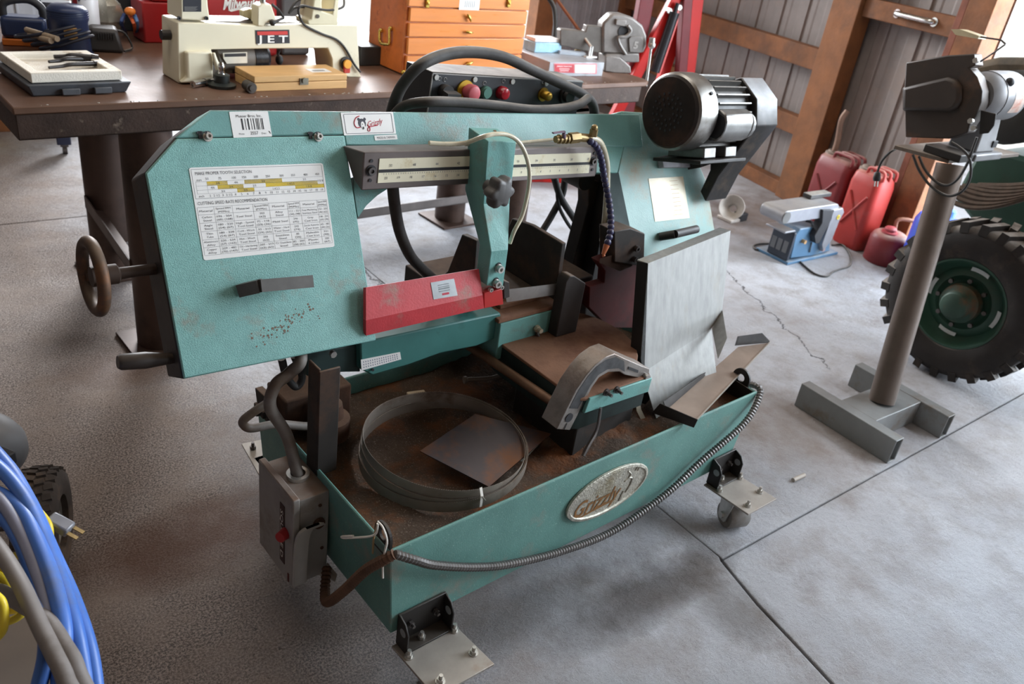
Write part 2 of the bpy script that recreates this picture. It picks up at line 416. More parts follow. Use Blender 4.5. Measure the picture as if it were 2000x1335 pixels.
# back wall: ribbed steel either side of a wide open bay
BF = yawframe((0, 5.4, 0), 0)
wb = struct('wall_back', G().fbox(BF, (4.66, .05, 0), (5.46, .06, WALLH)), CLAD)
GREYC = mat('grey_ribbed_steel', '#a9abb0', .5, var=.08, dirt='#7d7a78', da=.3, ds=3)
obj('cladding_sheet', ribbed(Frame((0, 5.44, 0), [(1, 0, 0), (0, -1, 0), (0, 0, 1)]), 4.66, 5.46, 0, WALLH, 0, .16), GREYC, wb, smooth=False)
board(BF, (4.48, -.06, 0), (4.66, .06, WALLH), wb, 'post', WOODV)
board(BF, (1.05, -.02, 0), (1.2, .08, WALLH), wb, 'post', WOODV)
board(BF, (1.2, -.02, 3.0), (4.48, .08, 3.2), wb, 'bay_header', WOOD)
for x0 in np.arange(-4.0, 1.0, .93):
    obj('cladding_sheet', ribbed(Frame((0, 5.44, 0), [(1, 0, 0), (0, -1, 0), (0, 0, 1)]), x0, min(x0+.93, 1.07), 0, WALLH, 0, .23), GREYC, wb, smooth=False)
for z0 in (.0, .85, 1.8, 2.7): board(BF, (-4.0, -.02, z0), (1.05, .03, z0+.12), wb, 'girt', WOOD)
struct('wall_left', G().box((-4.05, .2, WALLH/2), (.06, 10.6, WALLH)), CLAD)
struct('wall_front', G().box((-.6, -5.1, WALLH/2), (6.9, .06, WALLH)), CLAD)
struct('ceiling', G().box((1.2, .3, WALLH+.04), (11, 11.5, .06)), mat('pine_deck', '#8a7258', .8, var=.2))
# apron of pale gravel outside, seen through the openings
struct('ground_outside', G().box((4, 2, -.30), (60, 60, .1)), mat('pale_gravel', '#c9c4ba', .95, var=.15, vs=3))

# ================================================================== THE BAND SAW
SF = yawframe(Wz(761.5, 1077, .40), 2.25)          # x along the blade, y away, z up from the tray rim
_t, _d = math.radians(26), math.radians(2.3)
_hx = V(math.cos(_d), 0, -math.sin(_d)); _hn = V(0, -math.cos(_t), math.sin(_t)); _hv = np.cross(_hn, _hx)
HF = Frame(SF.w(.157, .338, .28), [_hx @ SF.A, _hv @ SF.A, _hn @ SF.A])   # the leaning head: u, v in the cover plane, n outwards
def H(pts, n): return [HF.wn(2, n, x, y) for x, y in pts]
def hp(pts, n): return [HF.w(u, v, n) for u, v in pts]
def SY(pts, y): return [SF.wn(1, y, a, b) for a, b in pts]
def SX(pts, x): return [SF.wn(0, x, a, b) for a, b in pts]
def SZ(pts, z): return [SF.wn(2, z, a, b) for a, b in pts]
def smooth_corners(p, k=1): return p

TEAL = mat('teal_hammered_paint', '#79aca6', .42, var=.10, vs=30, dirt='#8d7b66', da=.12, ds=6, bump=.35, bs=420, speck='#568f88', spa=.5, sps=620)
TEALB = mat('teal_base_paint', '#5f8b83', .5, var=.10, vs=12, dirt='#87857a', da=.22, ds=7, bump=.2, bs=300, speck='#9dbab2', spa=-.3, sps=260)
TEALD = mat('teal_dusty_paint', '#6ba19b', .5, var=.14, vs=8, dirt='#7a6a52', da=.35, ds=5, bump=.2, bs=250)
BLACK = mat('black_paint', '#201d1b', .5, var=.25, vs=12, dust='#8a7f74', dusta=.35)
BLACKD = mat('black_casting_dusty', '#26211d', .7, var=.3, vs=10, dirt='#4a3324', da=.4, ds=7, dust='#8d7462', dusta=.7)
RUSTB = mat('rust_brown_plate', '#4a3020', .85, var=.3, vs=9, dirt='#33241b', da=.45, ds=6, bump=.2, bs=80, dust='#8b715c', dusta=.5)
STEEL = mat('bare_steel', '#a9a6a2', .38, .9, var=.12, vs=20, dirt='#6b5a4b', da=.2)
DSTEEL = mat('dark_steel', '#6b6664', .45, .85, var=.2, vs=14, dirt='#3d2f27', da=.4)
ZINC = mat('zinc_bolt', '#c9c7c2', .35, .85, var=.15, vs=40)
ALU = mat('brushed_aluminium', '#a6a7a5', .55, .35, var=.13, vs=7, stretch=(9, 9, .3), dirt='#a39a8a', da=.22, ds=1.2)
RED = mat('red_dusty_paint', '#b8343a', .5, var=.14, vs=12, dirt='#8c6f64', da=.2, ds=9, dust='#d8899a', dusta=.9, bump=.15, bs=200)
DRED = mat('dark_red_paint', '#551412', .6, var=.3, vs=9, dirt='#2d1614', da=.4)
WHITE = mat('white_label', '#ecebe8', .55, var=.03)
INK = mat('black_ink', '#2b2b2e', .6, var=.05)
GINK = mat('grey_ink', '#55555a', .6, var=.05)
REDINK = mat('red_ink', '#b02038', .6, var=.05)
YELLOW = mat('yellow_print', '#f4d433', .55, var=.06)
RUBBER = mat('black_rubber', '#252322', .65, var=.2, vs=25, dust='#a39c94', dusta=.75)
GREYH = mat('grey_hose', '#6f6963', .6, var=.2, vs=18, dirt='#5a4632', da=.3, dust='#958a7e', dusta=.6)

SAW = thing('horizontal_band_saw', 'large teal metal-cutting horizontal band saw with white speed chart, on a low wheeled base', 'band saw', SF.w(.62, .3, -.4))

# ---- base: tray box tapering to the floor
D0 = .62
g = G(); T = .006
lo = [(.02, .0, -.25), (1.235, .0, -.25), (1.235, D0, -.25), (.02, D0, -.25)]; hi = [(0, 0, 0), (1.28, 0, 0), (1.28, D0, 0), (0, D0, 0)]
L8 = [SF.w(*p) for p in lo]; U8 = [SF.w(*p) for p in hi]
ins = [(.008, .008, 0), (1.272, .008, 0), (1.272, D0-.008, 0), (.008, D0-.008, 0)]; insb = [(.012, .010, -.055), (1.266, .010, -.055), (1.266, D0-.01, -.055), (.012, D0-.01, -.055)]
Ui = [SF.w(*p) for p in ins]; Bi = [SF.w(*p) for p in insb]
fs = [(3, 2, 1, 0)]
for i in range(4):
    j = (i+1) % 4; fs += [(i, j, 4+j, 4+i), (4+i, 4+j, 8+j, 8+i), (8+i, 8+j, 12+j, 12+i)]
g.add(L8+U8+Ui+Bi, fs)
base = obj('base', g, TEALB, SAW, bevel=.004, smooth=False)
CHIPS = mat('tray_rust_and_swarf', '#47372a', .95, var=.4, vs=7, dirt='#74441f', da=.5, ds=6, bump=.8, bs=90, speck='#7d7166', spa=.15, sps=260)
g = G(); nx, ny = 60, 30
vs = []; fs = []
for j in range(ny+1):
    for i in range(nx+1):
        x = .0125+(1.253)*i/nx; y = .011+(D0-.022)*j/ny
        h = .012*max(0, math.sin(x*9+1)*math.sin(y*13)+.35) + rng.random()*.004
        if x > .55: h += .014*max(0, 1-abs(x-.85)/.35)*rng.random()+.006*rng.random()
        vs.append(SF.w(x, y, -.055+h))
for j in range(ny):
    for i in range(nx): a = j*(nx+1)+i; fs.append((a, a+1, a+nx+2, a+nx+1))
g.add(vs, fs); sw = obj('tray_swarf', g, CHIPS, SAW, ang=80)
# lifting lugs on both end walls (half-round plates with a hole)
def lug(x, ys, zs, m=BLACK, sgn=1):
    g = G(); n = 14; ro, ri = .030, .012; c = (ys, zs); th = .006
    for s0 in range(n):
        a0, a1 = PI*s0/n, PI*(s0+1)/n; q = []
        for r_, a_ in ((ri, a0), (ro, a0), (ro, a1), (ri, a1)): q.append(SF.w(x, c[0]+r_*math.cos(a_), c[1]+r_*math.sin(a_)))
        g.prism(q, SF.A[0]*th)
    for a, b in ((-ro, -ri), (ri, ro)):
        g.prism([SF.w(x, c[0]+a, c[1]), SF.w(x, c[0]+b, c[1]), SF.w(x, c[0]+b, -.03), SF.w(x, c[0]+a, -.03)], SF.A[0]*th)
    for s0 in range(n):
        a0, a1 = PI+PI*s0/n, PI+PI*(s0+1)/n
        q = [SF.w(x, c[0]+ri*math.cos(a0), c[1]+ri*math.sin(a0)), SF.w(x, c[0]+ri*math.cos(a1), c[1]+ri*math.sin(a1)),
             SF.w(x, c[0]+ri*math.cos(a1), -.03), SF.w(x, c[0]+ri*math.cos(a0), -.03)]
        if abs(q[0][2]-q[3][2]) > 1e-4: g.prism(q, SF.A[0]*th)
    return obj('lifting_lug', g, m, SAW)
lug(.002, .034, .018); lug(1.268, .060, .018)
g = G(); g.prism([SF.w(1.262, .010, -.05), SF.w(1.262, .20, -.05), SF.w(1.262, .16, .006), SF.w(1.262, .010, .002)], SF.A[0]*.004); obj('end_wall_shade', g, BLACK, SAW)  # thin black sheet standing in for shadow on the inner end wall
# black angle iron standing at the left rim (rest for the head)
g = G()
for a, b in (((.0, .310, -.02), (.006, .356, .262)), ((.0, .305, -.02), (.050, .311, .258))): g.fbox(SF, a, b)
obj('head_rest', g, BLACKD, SAW, bevel=.002)

# nameplate: cast oval with relief lettering
g = G(); E0 = SF.w(.667, -.001, -.120); n = 40
ring = lambda a, b, off, sh=.10: [E0 - SF.A[1]*off + SF.A[0]*(a*math.cos(2*PI*i/n)) + SF.A[2]*(b*math.sin(2*PI*i/n)+sh*0) for i in range(n)]
rot = math.radians(3)
vs = ring(.150, .072, 0)+ring(.150, .072, .007)+ring(.140, .063, .009)+ring(.138, .061, .005)
fs = []
for k in range(3): fs += [(k*n+i, k*n+(i+1) % n, (k+1)*n+(i+1) % n, (k+1)*n+i) for i in range(n)]
fs += [tuple(3*n+i for i in range(n)), tuple(range(n))[::-1]]
g.add(vs, fs)
NPL = mat('cast_nameplate', '#b9b5a8', .45, .6, var=.25, vs=60, dirt='#8f8260', da=.25, bump=.7, bs=160)
npl = obj('nameplate', g, NPL, SAW, bevel=.001)
g = G(); g.text('Grizzly', E0 - SF.A[1]*.0062 + SF.A[0]*(-.035) - SF.A[2]*.012, SF.A[0], SF.A[2], w=.17, h=.050, shear=.35, bold=.01)
g.prism([E0-SF.A[1]*.0055+SF.A[0]*a+SF.A[2]*b for a, b in ((-.10, -.040), (.03, -.034), (.03, -.038), (-.09, -.044))], -SF.A[1]*.001)
obj('lettering', g, mat('brown_enamel', '#7c5426', .6), npl, smooth=False)
g = G()
for pts in (((.06, .045), (.075, .03), (.07, .02), (.085, .012), (.082, -.01), (.07, -.03)), ((.07, .02), (.055, .012)), ((.09, .035), (.105, .05), (.1, .03)), ((.06, -.02), (.05, -.05))):
    g.tube([E0 - SF.A[1]*.006 + SF.A[0]*a + SF.A[2]*b for a, b in pts], .0022, 5, 3)
obj('relief_figure', g, NPL, npl)

# flexible metal conduit draped along the front, with its ribs
def conduit(name, pts, r, m, parent, pitch=.0095, n=9):
    P = spline(pts, 14); d = np.r_[0, np.cumsum([np.linalg.norm(P[i+1]-P[i]) for i in range(len(P)-1)])]
    s = np.arange(0, d[-1], pitch/2); Q = [np.array([np.interp(t, d, [p[k] for p in P]) for k in range(3)]) for t in s]
    g = G(); g.tube(Q, r, n, 1, rf=lambda i, N: 1.0 if i % 2 else .78); return obj(name, g, m, parent, ang=20)
cp = [SF.w(*p) for p in ((.004, -.012, .002), (.05, -.022, -.03))] + SY([(850, 1103), (930, 1107), (1000, 1100), (1100, 1075), (1200, 1035), (1300, 965), (1370, 900)], -.022) + [SF.w(1.20, -.03, -.07), SF.w(1.285, -.006, -.01), SF.w(1.30, .03, .0), SF.w(1.30, .12, -.05)]
conduit('armoured_conduit', cp, .0105, mat('conduit_zinc', '#6f6c6a', .45, .6, var=.2, vs=10), SAW)
cp = [SF.w(-.006, .235, -.235), SF.w(-.035, .19, -.262), SF.w(-.055, .14, -.235), SF.w(-.045, .09, -.16), SF.w(-.03, .04, -.07), SF.w(-.012, .0, -.015), SF.w(.004, -.012, .002)]
conduit('armoured_conduit', cp, .0125, mat('rusty_conduit', '#5a4030', .7, .3, var=.3), SAW)

# zip ties round the corner lug (white) : ties are parts, knotted on the machine
TIE = mat('white_nylon', '#e6e2d8', .5, var=.05)
for pts in ([(690, 1046), (668, 1047), (672, 1050), (700, 1049), (722, 1047), (735, 1040), (738, 1022)], [(738, 1018), (748, 1030), (756, 1055), (752, 1075), (748, 1100), (748, 1128)]):
    g = G(); g.tube([SF.wn(0, -.012, *p) for p in pts], .0025, 6, 4); obj('cable_tie', g, TIE, SAW)
g = G(); g.tube([SF.wn(0, -.010, *p) for p in ((737, 1022), (730, 1050), (728, 1080))], .0022, 6, 4); obj('cable_tie', g, mat('yellowed_nylon', '#a58c66', .6), SAW)

# ---- front wheel plates: bracket, plate, bolts, caster
def floor_plate(x0, x1, caster):
    z = -.283
    g = G(); g.prism([SF.w(x0, -.005, z), SF.w(x1, -.005, z), SF.w(x1+.012, -.168, z), SF.w(x0+.006, -.165, z)], SF.A[2]*-.006)
    pl = obj('outrigger_plate', g, mat('bare_plate', '#a19a92', .5, .3, var=.15, dirt='#8b6f58', da=.35, ds=6), SAW, bevel=.001)
    a, b = x0+.012, x1-.012; br = G(); th = .005
    def ear(x):
        prof = [(-.006, .0), (-.044, .0), (-.044, .055), (-.030, .078), (-.006, .088)]
        br.prism([SF.w(x, y, z+h) for y, h in prof], SF.A[0]*th)
    ear(a); ear(b-th); br.fbox(SF, (a, -.008, z), (b, -.002, z+.088)); br.fbox(SF, (a, -.044, z), (b, -.004, z+.005))
    bk = obj('bracket', br, BLACK, SAW, bevel=.0015)
    h = G()
    for x in (a-.0006, b-th-.0006): h.ring(SF.w(x, -.026, z+.052), SF.w(x+th+.0012, -.026, z+.052), .0105, .0095, 18); h.cyl(SF.w(x-.0003, -.026, z+.052), SF.w(x+th+.0015, -.026, z+.052), .0095, n=18)
    obj('bracket_hole', h, mat('hole_daylight_grey', '#8f9496', .8), bk)
    for x, y, m in ((a+.030, -.010, 1), (b-.030, -.010, 1)):
        q = G(); q.bolt(SF.w(x, y, z+.05), -SF.A[1], .008, .007, .008); obj('bolt', q, DSTEEL, SAW)
    for x, y, h_ in (((a+b)/2-.01, -.026, .012), (x0+.016, -.050, .008), (x1-.008, -.045, .008), (x0+.036, -.140, .008), (x1-.010, -.120, .008)):
        q = G(); q.cyl(SF.w(x, y, z), SF.w(x, y, z+.002), .011, n=14); q.bolt(SF.w(x, y, z+.002), SF.A[2], .0085, h_, .010); obj('bolt', q, ZINC, SAW)
    if caster:
        zc = -.400; cx, cy, R_, w_ = (x0+x1)/2-.005, -.095, .043, .034
        ax = unit(SF.A[0]*.93-SF.A[1]*.37); C0 = SF.w(cx, cy, zc+R_)
        q = G(); q.lathe(C0-ax*w_, ax, [(0, .022), (0, R_*.9), (.006, R_), (2*w_-.006, R_), (2*w_, R_*.9), (2*w_, .022)], 28)
        wh = obj('caster_wheel', q, mat('grey_cast_wheel', '#8d8a86', .5, .3, var=.15, dirt='#6b5c50', da=.25), SAW)
        q = G()
        for s_ in (-1, 1):
            o_ = C0+ax*s_*(w_+.004); side = unit(np.cross(SF.A[2], ax))
            q.prism([o_+side*a_+SF.A[2]*b_ for a_, b_ in ((-.020, -.010), (-.012, -.018), (.012, -.018), (.020, -.010), (.032, zc*0+.066), (-.032, .066))], ax*.003*s_)
        q.prism([SF.w(cx, cy, z-.008)+ax*a_+side*b_ for a_, b_ in ((-.045, -.036), (.045, -.036), (.045, .036), (-.045, .036))], SF.A[2]*.003)
        fk = obj('caster_fork', q, ZINC, SAW); q = G(); q.bolt(C0+ax*(w_+.006), ax, .010, .008); q.bolt(C0-ax*(w_+.006), -ax, .010, .008); obj('axle_nut', q, ZINC, fk)
floor_plate(.022, .172, True); floor_plate(1.128, 1.262, True)
# rear supports (mostly hidden): same casters behind
for x in (.12, 1.16):
    q = G(); q.fbox(SF, (x-.07, D0-.005, -.289), (x+.07, D0+.13, -.283)); obj('outrigger_plate', q, DSTEEL, SAW)
    q = G(); q.lathe(SF.w(x-.03, D0+.07, -.357), SF.A[0], [(0, .02), (0, .043), (.06, .043), (.06, .02)], 20); obj('caster_wheel', q, mat('grey_cast_wheel', '#8d8a86'), SAW)
    q = G(); q.fbox(SF, (x-.036, D0+.05, -.37), (x-.033, D0+.10, -.289)); q.fbox(SF, (x+.033, D0+.05, -.37), (x+.036, D0+.10, -.289)); q.fbox(SF, (x-.036, D0+.05, -.295), (x+.036, D0+.10, -.289)); obj('caster_fork', q, ZINC, SAW)
    q = G(); q.fbox(SF, (x-.06, D0-.003, -.289), (x+.06, D0+.003, -.20)); obj('bracket', q, BLACK, SAW)

q = G(); q.prism(SZ([(472, 866), (512, 858), (566, 960), (540, 985)], -.283), SF.A[2]*-.006); obj('outrigger_plate', q, mat('bare_plate', '#a19a92'), SAW)
q = G(); q.bolt(SF.w(SF.on(2, -.283, 494, 876)), SF.A[2], .0085, .010, .012); obj('bolt', q, DSTEEL, SAW)

# ---- grey disconnect switch box hung on the left end
GBOX = mat('grey_enamel_box', '#8f8c88', .55, var=.1, dirt='#6e6256', da=.3, dust='#7c5230', dusta=.9)
g = G(); g.fbox(SF, (-.070, .252, -.270), (.004, .412, -.022)); sb = obj('switch_box', g, GBOX, SAW, bevel=.003)
g = G(); g.fbox(SF, (-.088, .246, -.266), (-.071, .418, -.012)); dr = obj('switch_box_door', g, GBOX, SAW, bevel=.003)
g = G(); g.fbox(SF, (-.0895, .284, -.225), (-.088, .306, -.055)); obj('label_strip', g, mat('brown_label', '#3a2422', .6), dr)
g = G()
g.text('SQUARE D', SF.w(-.0903, .295, -.140), -SF.A[2], -SF.A[1], h=.013, w=.14, bold=.015); obj('lettering', g, mat('label_white', '#d5d0c8', .6), dr, smooth=False)
g = G(); g.cyl(SF.w(-.089, .278, -.125), SF.w(-.108, .268, -.122), .014, .012, 16); obj('switch_knob', g, mat('red_plastic', '#a8282c', .45), sb)
g = G(); g.fbox(SF, (-.0895, .262, -.262), (-.088, .268, -.238)); obj('red_mark', g, DRED, dr)
g = G(); pts = [SF.w(-.074, .243, -.255), SF.w(-.074, .240, -.18), SF.w(-.070, .238, -.11), SF.w(-.052, .236, -.088), SF.w(-.034, .236, -.094)]
g.strip(spline(pts, 4), SF.A[0]*.016, -SF.A[1]*.008); obj('switch_lever', g, mat('pale_grey_lever', '#a3a29e', .5, var=.1), sb)
g = G(); g.cyl(SF.w(-.022, .252, -.105), SF.w(-.022, .246, -.105), .014, n=18); g.cyl(SF.w(-.012, .252, -.185), SF.w(-.012, .2495, -.185), .004); g.cyl(SF.w(-.020, .252, -.055), SF.w(-.020, .2495, -.055), .004); g.cyl(SF.w(-.05, .252, -.17), SF.w(-.05, .2495, -.17), .003); obj('knockout', g, RUSTB, sb)
g = G(); g.ring(SF.w(-.034, .33, -.023), SF.w(-.034, .33, -.012), .026, .017, 20); obj('conduit_nut', g, ZINC, sb)
g = G(); g.fbox(SF, (.0, .262, -.30), (.004, .41, -.255)); g.prism([SF.w(-.02, .26, -.268), SF.w(.006, .215, -.268), SF.w(.01, .215, -.25), SF.w(.01, .26, -.25)], SF.A[2]*-.004); obj('mounting_foot', g, mat('grey_foot', '#9c9a96', .6, dirt='#6f675e', da=.3), sb)
# hoses at the left end
def hose(name, pts, r, m, **k): g = G(); g.tube(pts, r, 10, 8); return obj(name, g, m, SAW, **k)
hose('supply_conduit', [SF.w(-.034, .33, -.02)] + [SF.wn(1, .36, *p) for p in ((560, 850), (528, 795), (538, 752), (566, 728), (588, 695))] + [SF.w(.02, .50, .30)], .0135, GREYH)
hose('drain_hose', [SF.wn(1, .42, *p) for p in ((655, 828), (600, 832), (540, 828), (490, 836), (474, 824), (490, 808), (525, 785))], .010, GREYH)
hose('drain_hose', [SF.wn(1, .46, *p) for p in ((550, 700), (560, 735), (578, 755), (590, 735), (575, 695))], .009, RUBBER)
g = G(); p = SF.wn(1, .42, 656, 832); g.ball(p, .014); obj('hose_end', g, STEEL, SAW)
# coolant pump and stop housing at the rear left corner of the tray
g = G(); g.fbox(SF, (.02, .50, -.05), (.20, .605, .06)); obj('pump_housing', g, RUSTB, SAW, bevel=.006)
g = G(); g.lathe(SF.w(.11, .45, -.03), SF.A[2], [(0, .05), (.05, .05), (.055, .035), (.09, .03), (.10, .0)], 18); obj('pump_motor', g, RUSTB, SAW)
g = G(); g.prism([SF.w(-.012, .53, -.01), SF.w(-.012, .585, -.005), SF.w(-.012, .60, .055), SF.w(-.012, .55, .06)], SF.A[0]*.02); g.cyl(SF.w(-.03, .56, .01), SF.w(-.01, .56, .01), .010, n=8); g.fbox(SF, (-.02, .54, .0), (.03, .59, .02)); obj('adjuster_plate', g, BLACKD, SAW, bevel=.002)

# ---- the leaning head: beam, wheel housing and cover
cov = [(-.427, .003), (0, 0), (-.001, .451), (-.360, .454), (-.428, .393)]
g = G(); g.prism(hp(cov, -.006), HF.A[2]*.006); cover = obj('wheel_cover', g, TEAL, SAW, bevel=.003)
hou = [(-.428, .002), (0, 0), (0, .45), (0, .50), (-.285, .506), (-.362, .456), (-.4285, .393)]
g = G(); g.prism(hp(hou, -.10), HF.A[2]*.093); obj('wheel_housing', g, mat('black_housing', '#2a2522', .55, var=.3, vs=8, dirt='#4d3a2c', da=.35, ds=5), SAW, bevel=.004)
bm_ = [(-.362, .455), (-.285, .507), (.975, .488), (.975, .395), (.30, .418), (.0, .430), (0, .453)]
g = G(); g.prism(hp(bm_, -.085), HF.A[2]*.083); beam = obj('head_beam', g, mat('teal_beam_paint', '#6f9f9b', .36, var=.14, vs=7, dirt='#86745f', da=.22, ds=5, bump=.15, bs=300), SAW, bevel=.003)
# cover bolts and clips
for x in (403, 620):
    q = G(); P = HF.wn(2, 0, x, 268); q.cyl(P, P+HF.A[2]*.003, .0095, n=18); q.socket(P+HF.A[2]*.003, HF.A[2], .0065, .010); obj('cover_screw', q, ZINC, SAW)
    q = G()
    for dx in (-15, 0):
        a = HF.l(HF.wn(2, 0, x+dx, 263)); q.fbox(HF, (a[0]-.0035, a[1]-.009, 0), (a[0]+.0035, a[1]+.006, .003)); q.fbox(HF, (a[0]-.006, a[1]+.001, 0), (a[0]+.006, a[1]+.005, .003))
    obj('hinge_slot', q, INK, SAW)
# handle of the cover: square tube on two stubs
a = HF.l(HF.wn(2, .04, 505, 558)); b = HF.l(HF.wn(2, .04, 607, 549))
g = G(); HFh = HF
def hbar(g, p, q, w=.0125):
    d = unit(HF.w(q)-HF.w(p)); A = np.array([d, unit(np.cross(HF.A[2], d)), unit(np.cross(d, np.cross(HF.A[2], d)))])
    g.box((HF.w(p)+HF.w(q))/2, (np.linalg.norm(HF.w(q)-HF.w(p)), 2*w, 2*w), A)
hbar(g, (a[0], a[1], .040), (b[0], b[1], .040)); hbar(g, (a[0]-.024, a[1]-.004, .004), (a[0]+.004, a[1], .040)); hbar(g, (b[0]-.012, b[1], .002), (b[0]-.012, b[1], .040))
obj('cover_handle', g, mat('grey_black_steel', '#5d5b59', .45, .3, var=.2, vs=20, dust='#8b8784', dusta=.3), SAW, bevel=.002)
q = G(); P = HF.w(b[0], b[1], .040); q.cyl(P, P+HF.A[0]*.0012, .008, n=12); obj('tube_opening', q, INK, SAW)
# scuffed rust patch under the handle is wear in the paint
g = G()
for k in range(70):
    u = -.21+rng.normal()*.035; v_ = .070+rng.normal()*.010+.02*math.sin(u*30); r_ = .0009+.0022*rng.random()
    g.cyl(HF.w(u, v_, -.0002), HF.w(u, v_, .0005), r_, n=6)
o = obj('paint_chips', g, mat('chip_brown', '#7d6a5c', .9, var=.2), SAW); o['kind'] = 'stuff'

# ---- stickers
def sticker(quad, n, name='sticker', m=WHITE, th=.0008, label=None, frame=HF):
    """flat label through four photo corners TL, TR, BR, BL on the head; returns object and a (s,t)->point map"""
    P = [HF.wn(2, n, *p) for p in quad]
    C0 = sum(P)/4; X = unit((P[1]-P[0])+(P[2]-P[3])); Y = unit(np.cross(HF.A[2], X)); w = (np.linalg.norm(P[1]-P[0])+np.linalg.norm(P[2]-P[3]))/2; h = (np.linalg.norm(P[0]-P[3])+np.linalg.norm(P[1]-P[2]))/2
    at = lambda s_, t_, l=.0014: C0+X*(s_-.5)*w+Y*(.5-t_)*h+HF.A[2]*(l-.0002)
    g = G(); r_ = .02; cr = []
    for cx, cy, a0 in ((1-r_, r_, -PI/2), (1-r_, 1-r_, 0), (r_, 1-r_, PI/2), (r_, r_, PI)):
        for k in range(4): t = a0+k*PI/6; cr.append((cx+r_*math.cos(t), cy+r_*math.sin(t)))
    g.prism([at(s_, t_, .0003) for s_, t_ in cr], HF.A[2]*th); o = obj(name, g, m, SAW, smooth=False)
    if label: o['label'] = label
    return o, at, X, Y, w, h
st, at, X, Y, w, h = sticker([(366, 329), (627.5, 318), (655, 482), (396, 508)], 0, 'speed_chart', label='white chart of tooth selection and cutting speeds')
ln, tx, ye = G(), G(), G()
def rect(g, s0, t0, s1, t1, l=.0013): g.quad(at(s0, t0, l), at(s1, t0, l), at(s1, t1, l), at(s0, t1, l))
def line(s0, t0, s1, t1, k=.0022):
    if s0 == s1: rect(ln, s0-k/2, t0, s0+k/2, t1)
    else: rect(ln, s0, t0-k*.8, s1, t0+k*.8)
def word(t, s_, u_, hh, ww=None, al='C'): tx.text(t, at(s_, u_, .0016), X, Y, w=ww*w if ww else None, h=hh*h, align=al)
word('MAKE PROPER TOOTH SELECTION', .035, .065, .034, .40, 'L'); word('CUTTING SPEED RATE RECOMMENDATION', .02, .385, .036, .50, 'L')
line(.012, .02, .985, .02); line(.012, .335, .985, .335); line(.012, .02, .012, .335); line(.985, .02, .985, .335)
for i, t in enumerate(('50', '75', '100', '150', '200', '250', '300', '350', '400', '450')): word(t, (.11, .20, .30, .375, .46, .55, .655, .745, .845, .94)[i], .125, .026)
for i, t in enumerate(('2', '2 1/2', '3', '3 1/2', '4', '5', '6', '7', '8', '9', '10', '11', '12', '13', '14', '15', '16', '17', '18', '19')): word(t, .115+.86*i/19.3, .31, .026)
for t, u_ in (('mm', .135), ('inch', .31)): word(t, .055, u_, .026)
for u_ in (.155, .200, .245, .285): line(.03, u_, .98, u_, .0012)
for s_ in (.03, .105): line(s_, .155, s_, .285, .0012)
for s0, s1, r in ((.105, .25, 0), (.37, .655, 0), (.175, .36, 1), (.525, .935, 1), (.31, .435, 2), (.75, .985, 1.9)): rect(ye, s0, .156+.045*r, s1, .156+.045*(r+1), .0011)
for t, s_, r in (('5/8', .18, 0), ('4/6', .31, 0), ('3/4', .51, 0), ('2/3', .83, 0), ('4/6', .14, 1), ('3/4', .27, 1), ('2/3', .44, 1), ('1.4/2.5', .72, 1), ('3/4', .21, 2), ('2/3', .37, 2), ('1.4/2.5', .6, 2), ('1.5/.8', .96, .6), ('1.5/.8', .86, 1.9)): word(t, s_, .178+.045*r, .024)
cols = [.012, .135, .27, .43, .55, .70, .80, .925, .985]
cols = [.012, .128, .265, .42, .545, .685, .80, .93, .985]; cols = [.012, .125, .255, .405, .525, .665, .765, .905, .985]
rows = [.43, .51, .60, .69, .78, .865, .95]
for c in cols: line(c, .43, c, .95, .0016)
for r in rows: line(.012, r, .985, r, .0016)
tab = [['Material', 'Speed FPM\n(M/Min)']*4,
 ['Carbon\nSteel', '196 - 354\n(60) (108)', 'Tool Steel', '203\n(62)', 'Alloy\nSteel', '111 - 321\n(34) (98)', 'Free Machining\nStainless Steel', '150 - 203\n(46) (62)'],
 ['Angle\nSteel', '180 - 220\n(54) (67)', 'High - Speed\nTool Steel', '75 - 118\n(23) (36)', 'Mold Steel', '246\n(75)', 'Gray\nCast Iron', '108 - 255\n(33) (78)'],
 ['Thin\nTube', '180 - 220\n(54) (67)', 'Cold - Work\nTool Steel', '95 - 213\n(29) (65)', 'Water - Hard\nTool Steel', '242\n(74)', 'Ductile Austenitic\nCast Iron', '65 - 85\n(20) (26)'],
 ['Aluminium\nAlloy', '220 - 534\n(67) (163)', 'Hot - Work\nTool Steel', '203\n(62)', 'Stainless\nSteel', '85\n(26)', 'Malleable\nCast Iron', '321\n(98)'],
 ['Copper\nAlloy', '229 - 482\n(70) (147)', 'Oil - Hardening\nTool Steel', '203 - 213\n(62) (65)', 'Cr Stainless\nSteel', '85 - 203\n(26) (62)', 'Plastic\n& Lumber', '220\n(67)']]
for r in range(6):
    for c in range(8):
        ls = tab[r][c].split('\n'); cs = (cols[c]+cols[c+1])/2; cw = cols[c+1]-cols[c]; rc = (rows[r]+rows[r+1])/2
        for k, t in enumerate(ls): word(t, cs, rc+(k-(len(ls)-1)/2)*.036, .022, min(cw*.86, .0115*len(t)))
obj('ruling', ln, GINK, st, smooth=False); obj('lettering', tx, GINK, st, smooth=False); obj('yellow_bars', ye, YELLOW, st, smooth=False)

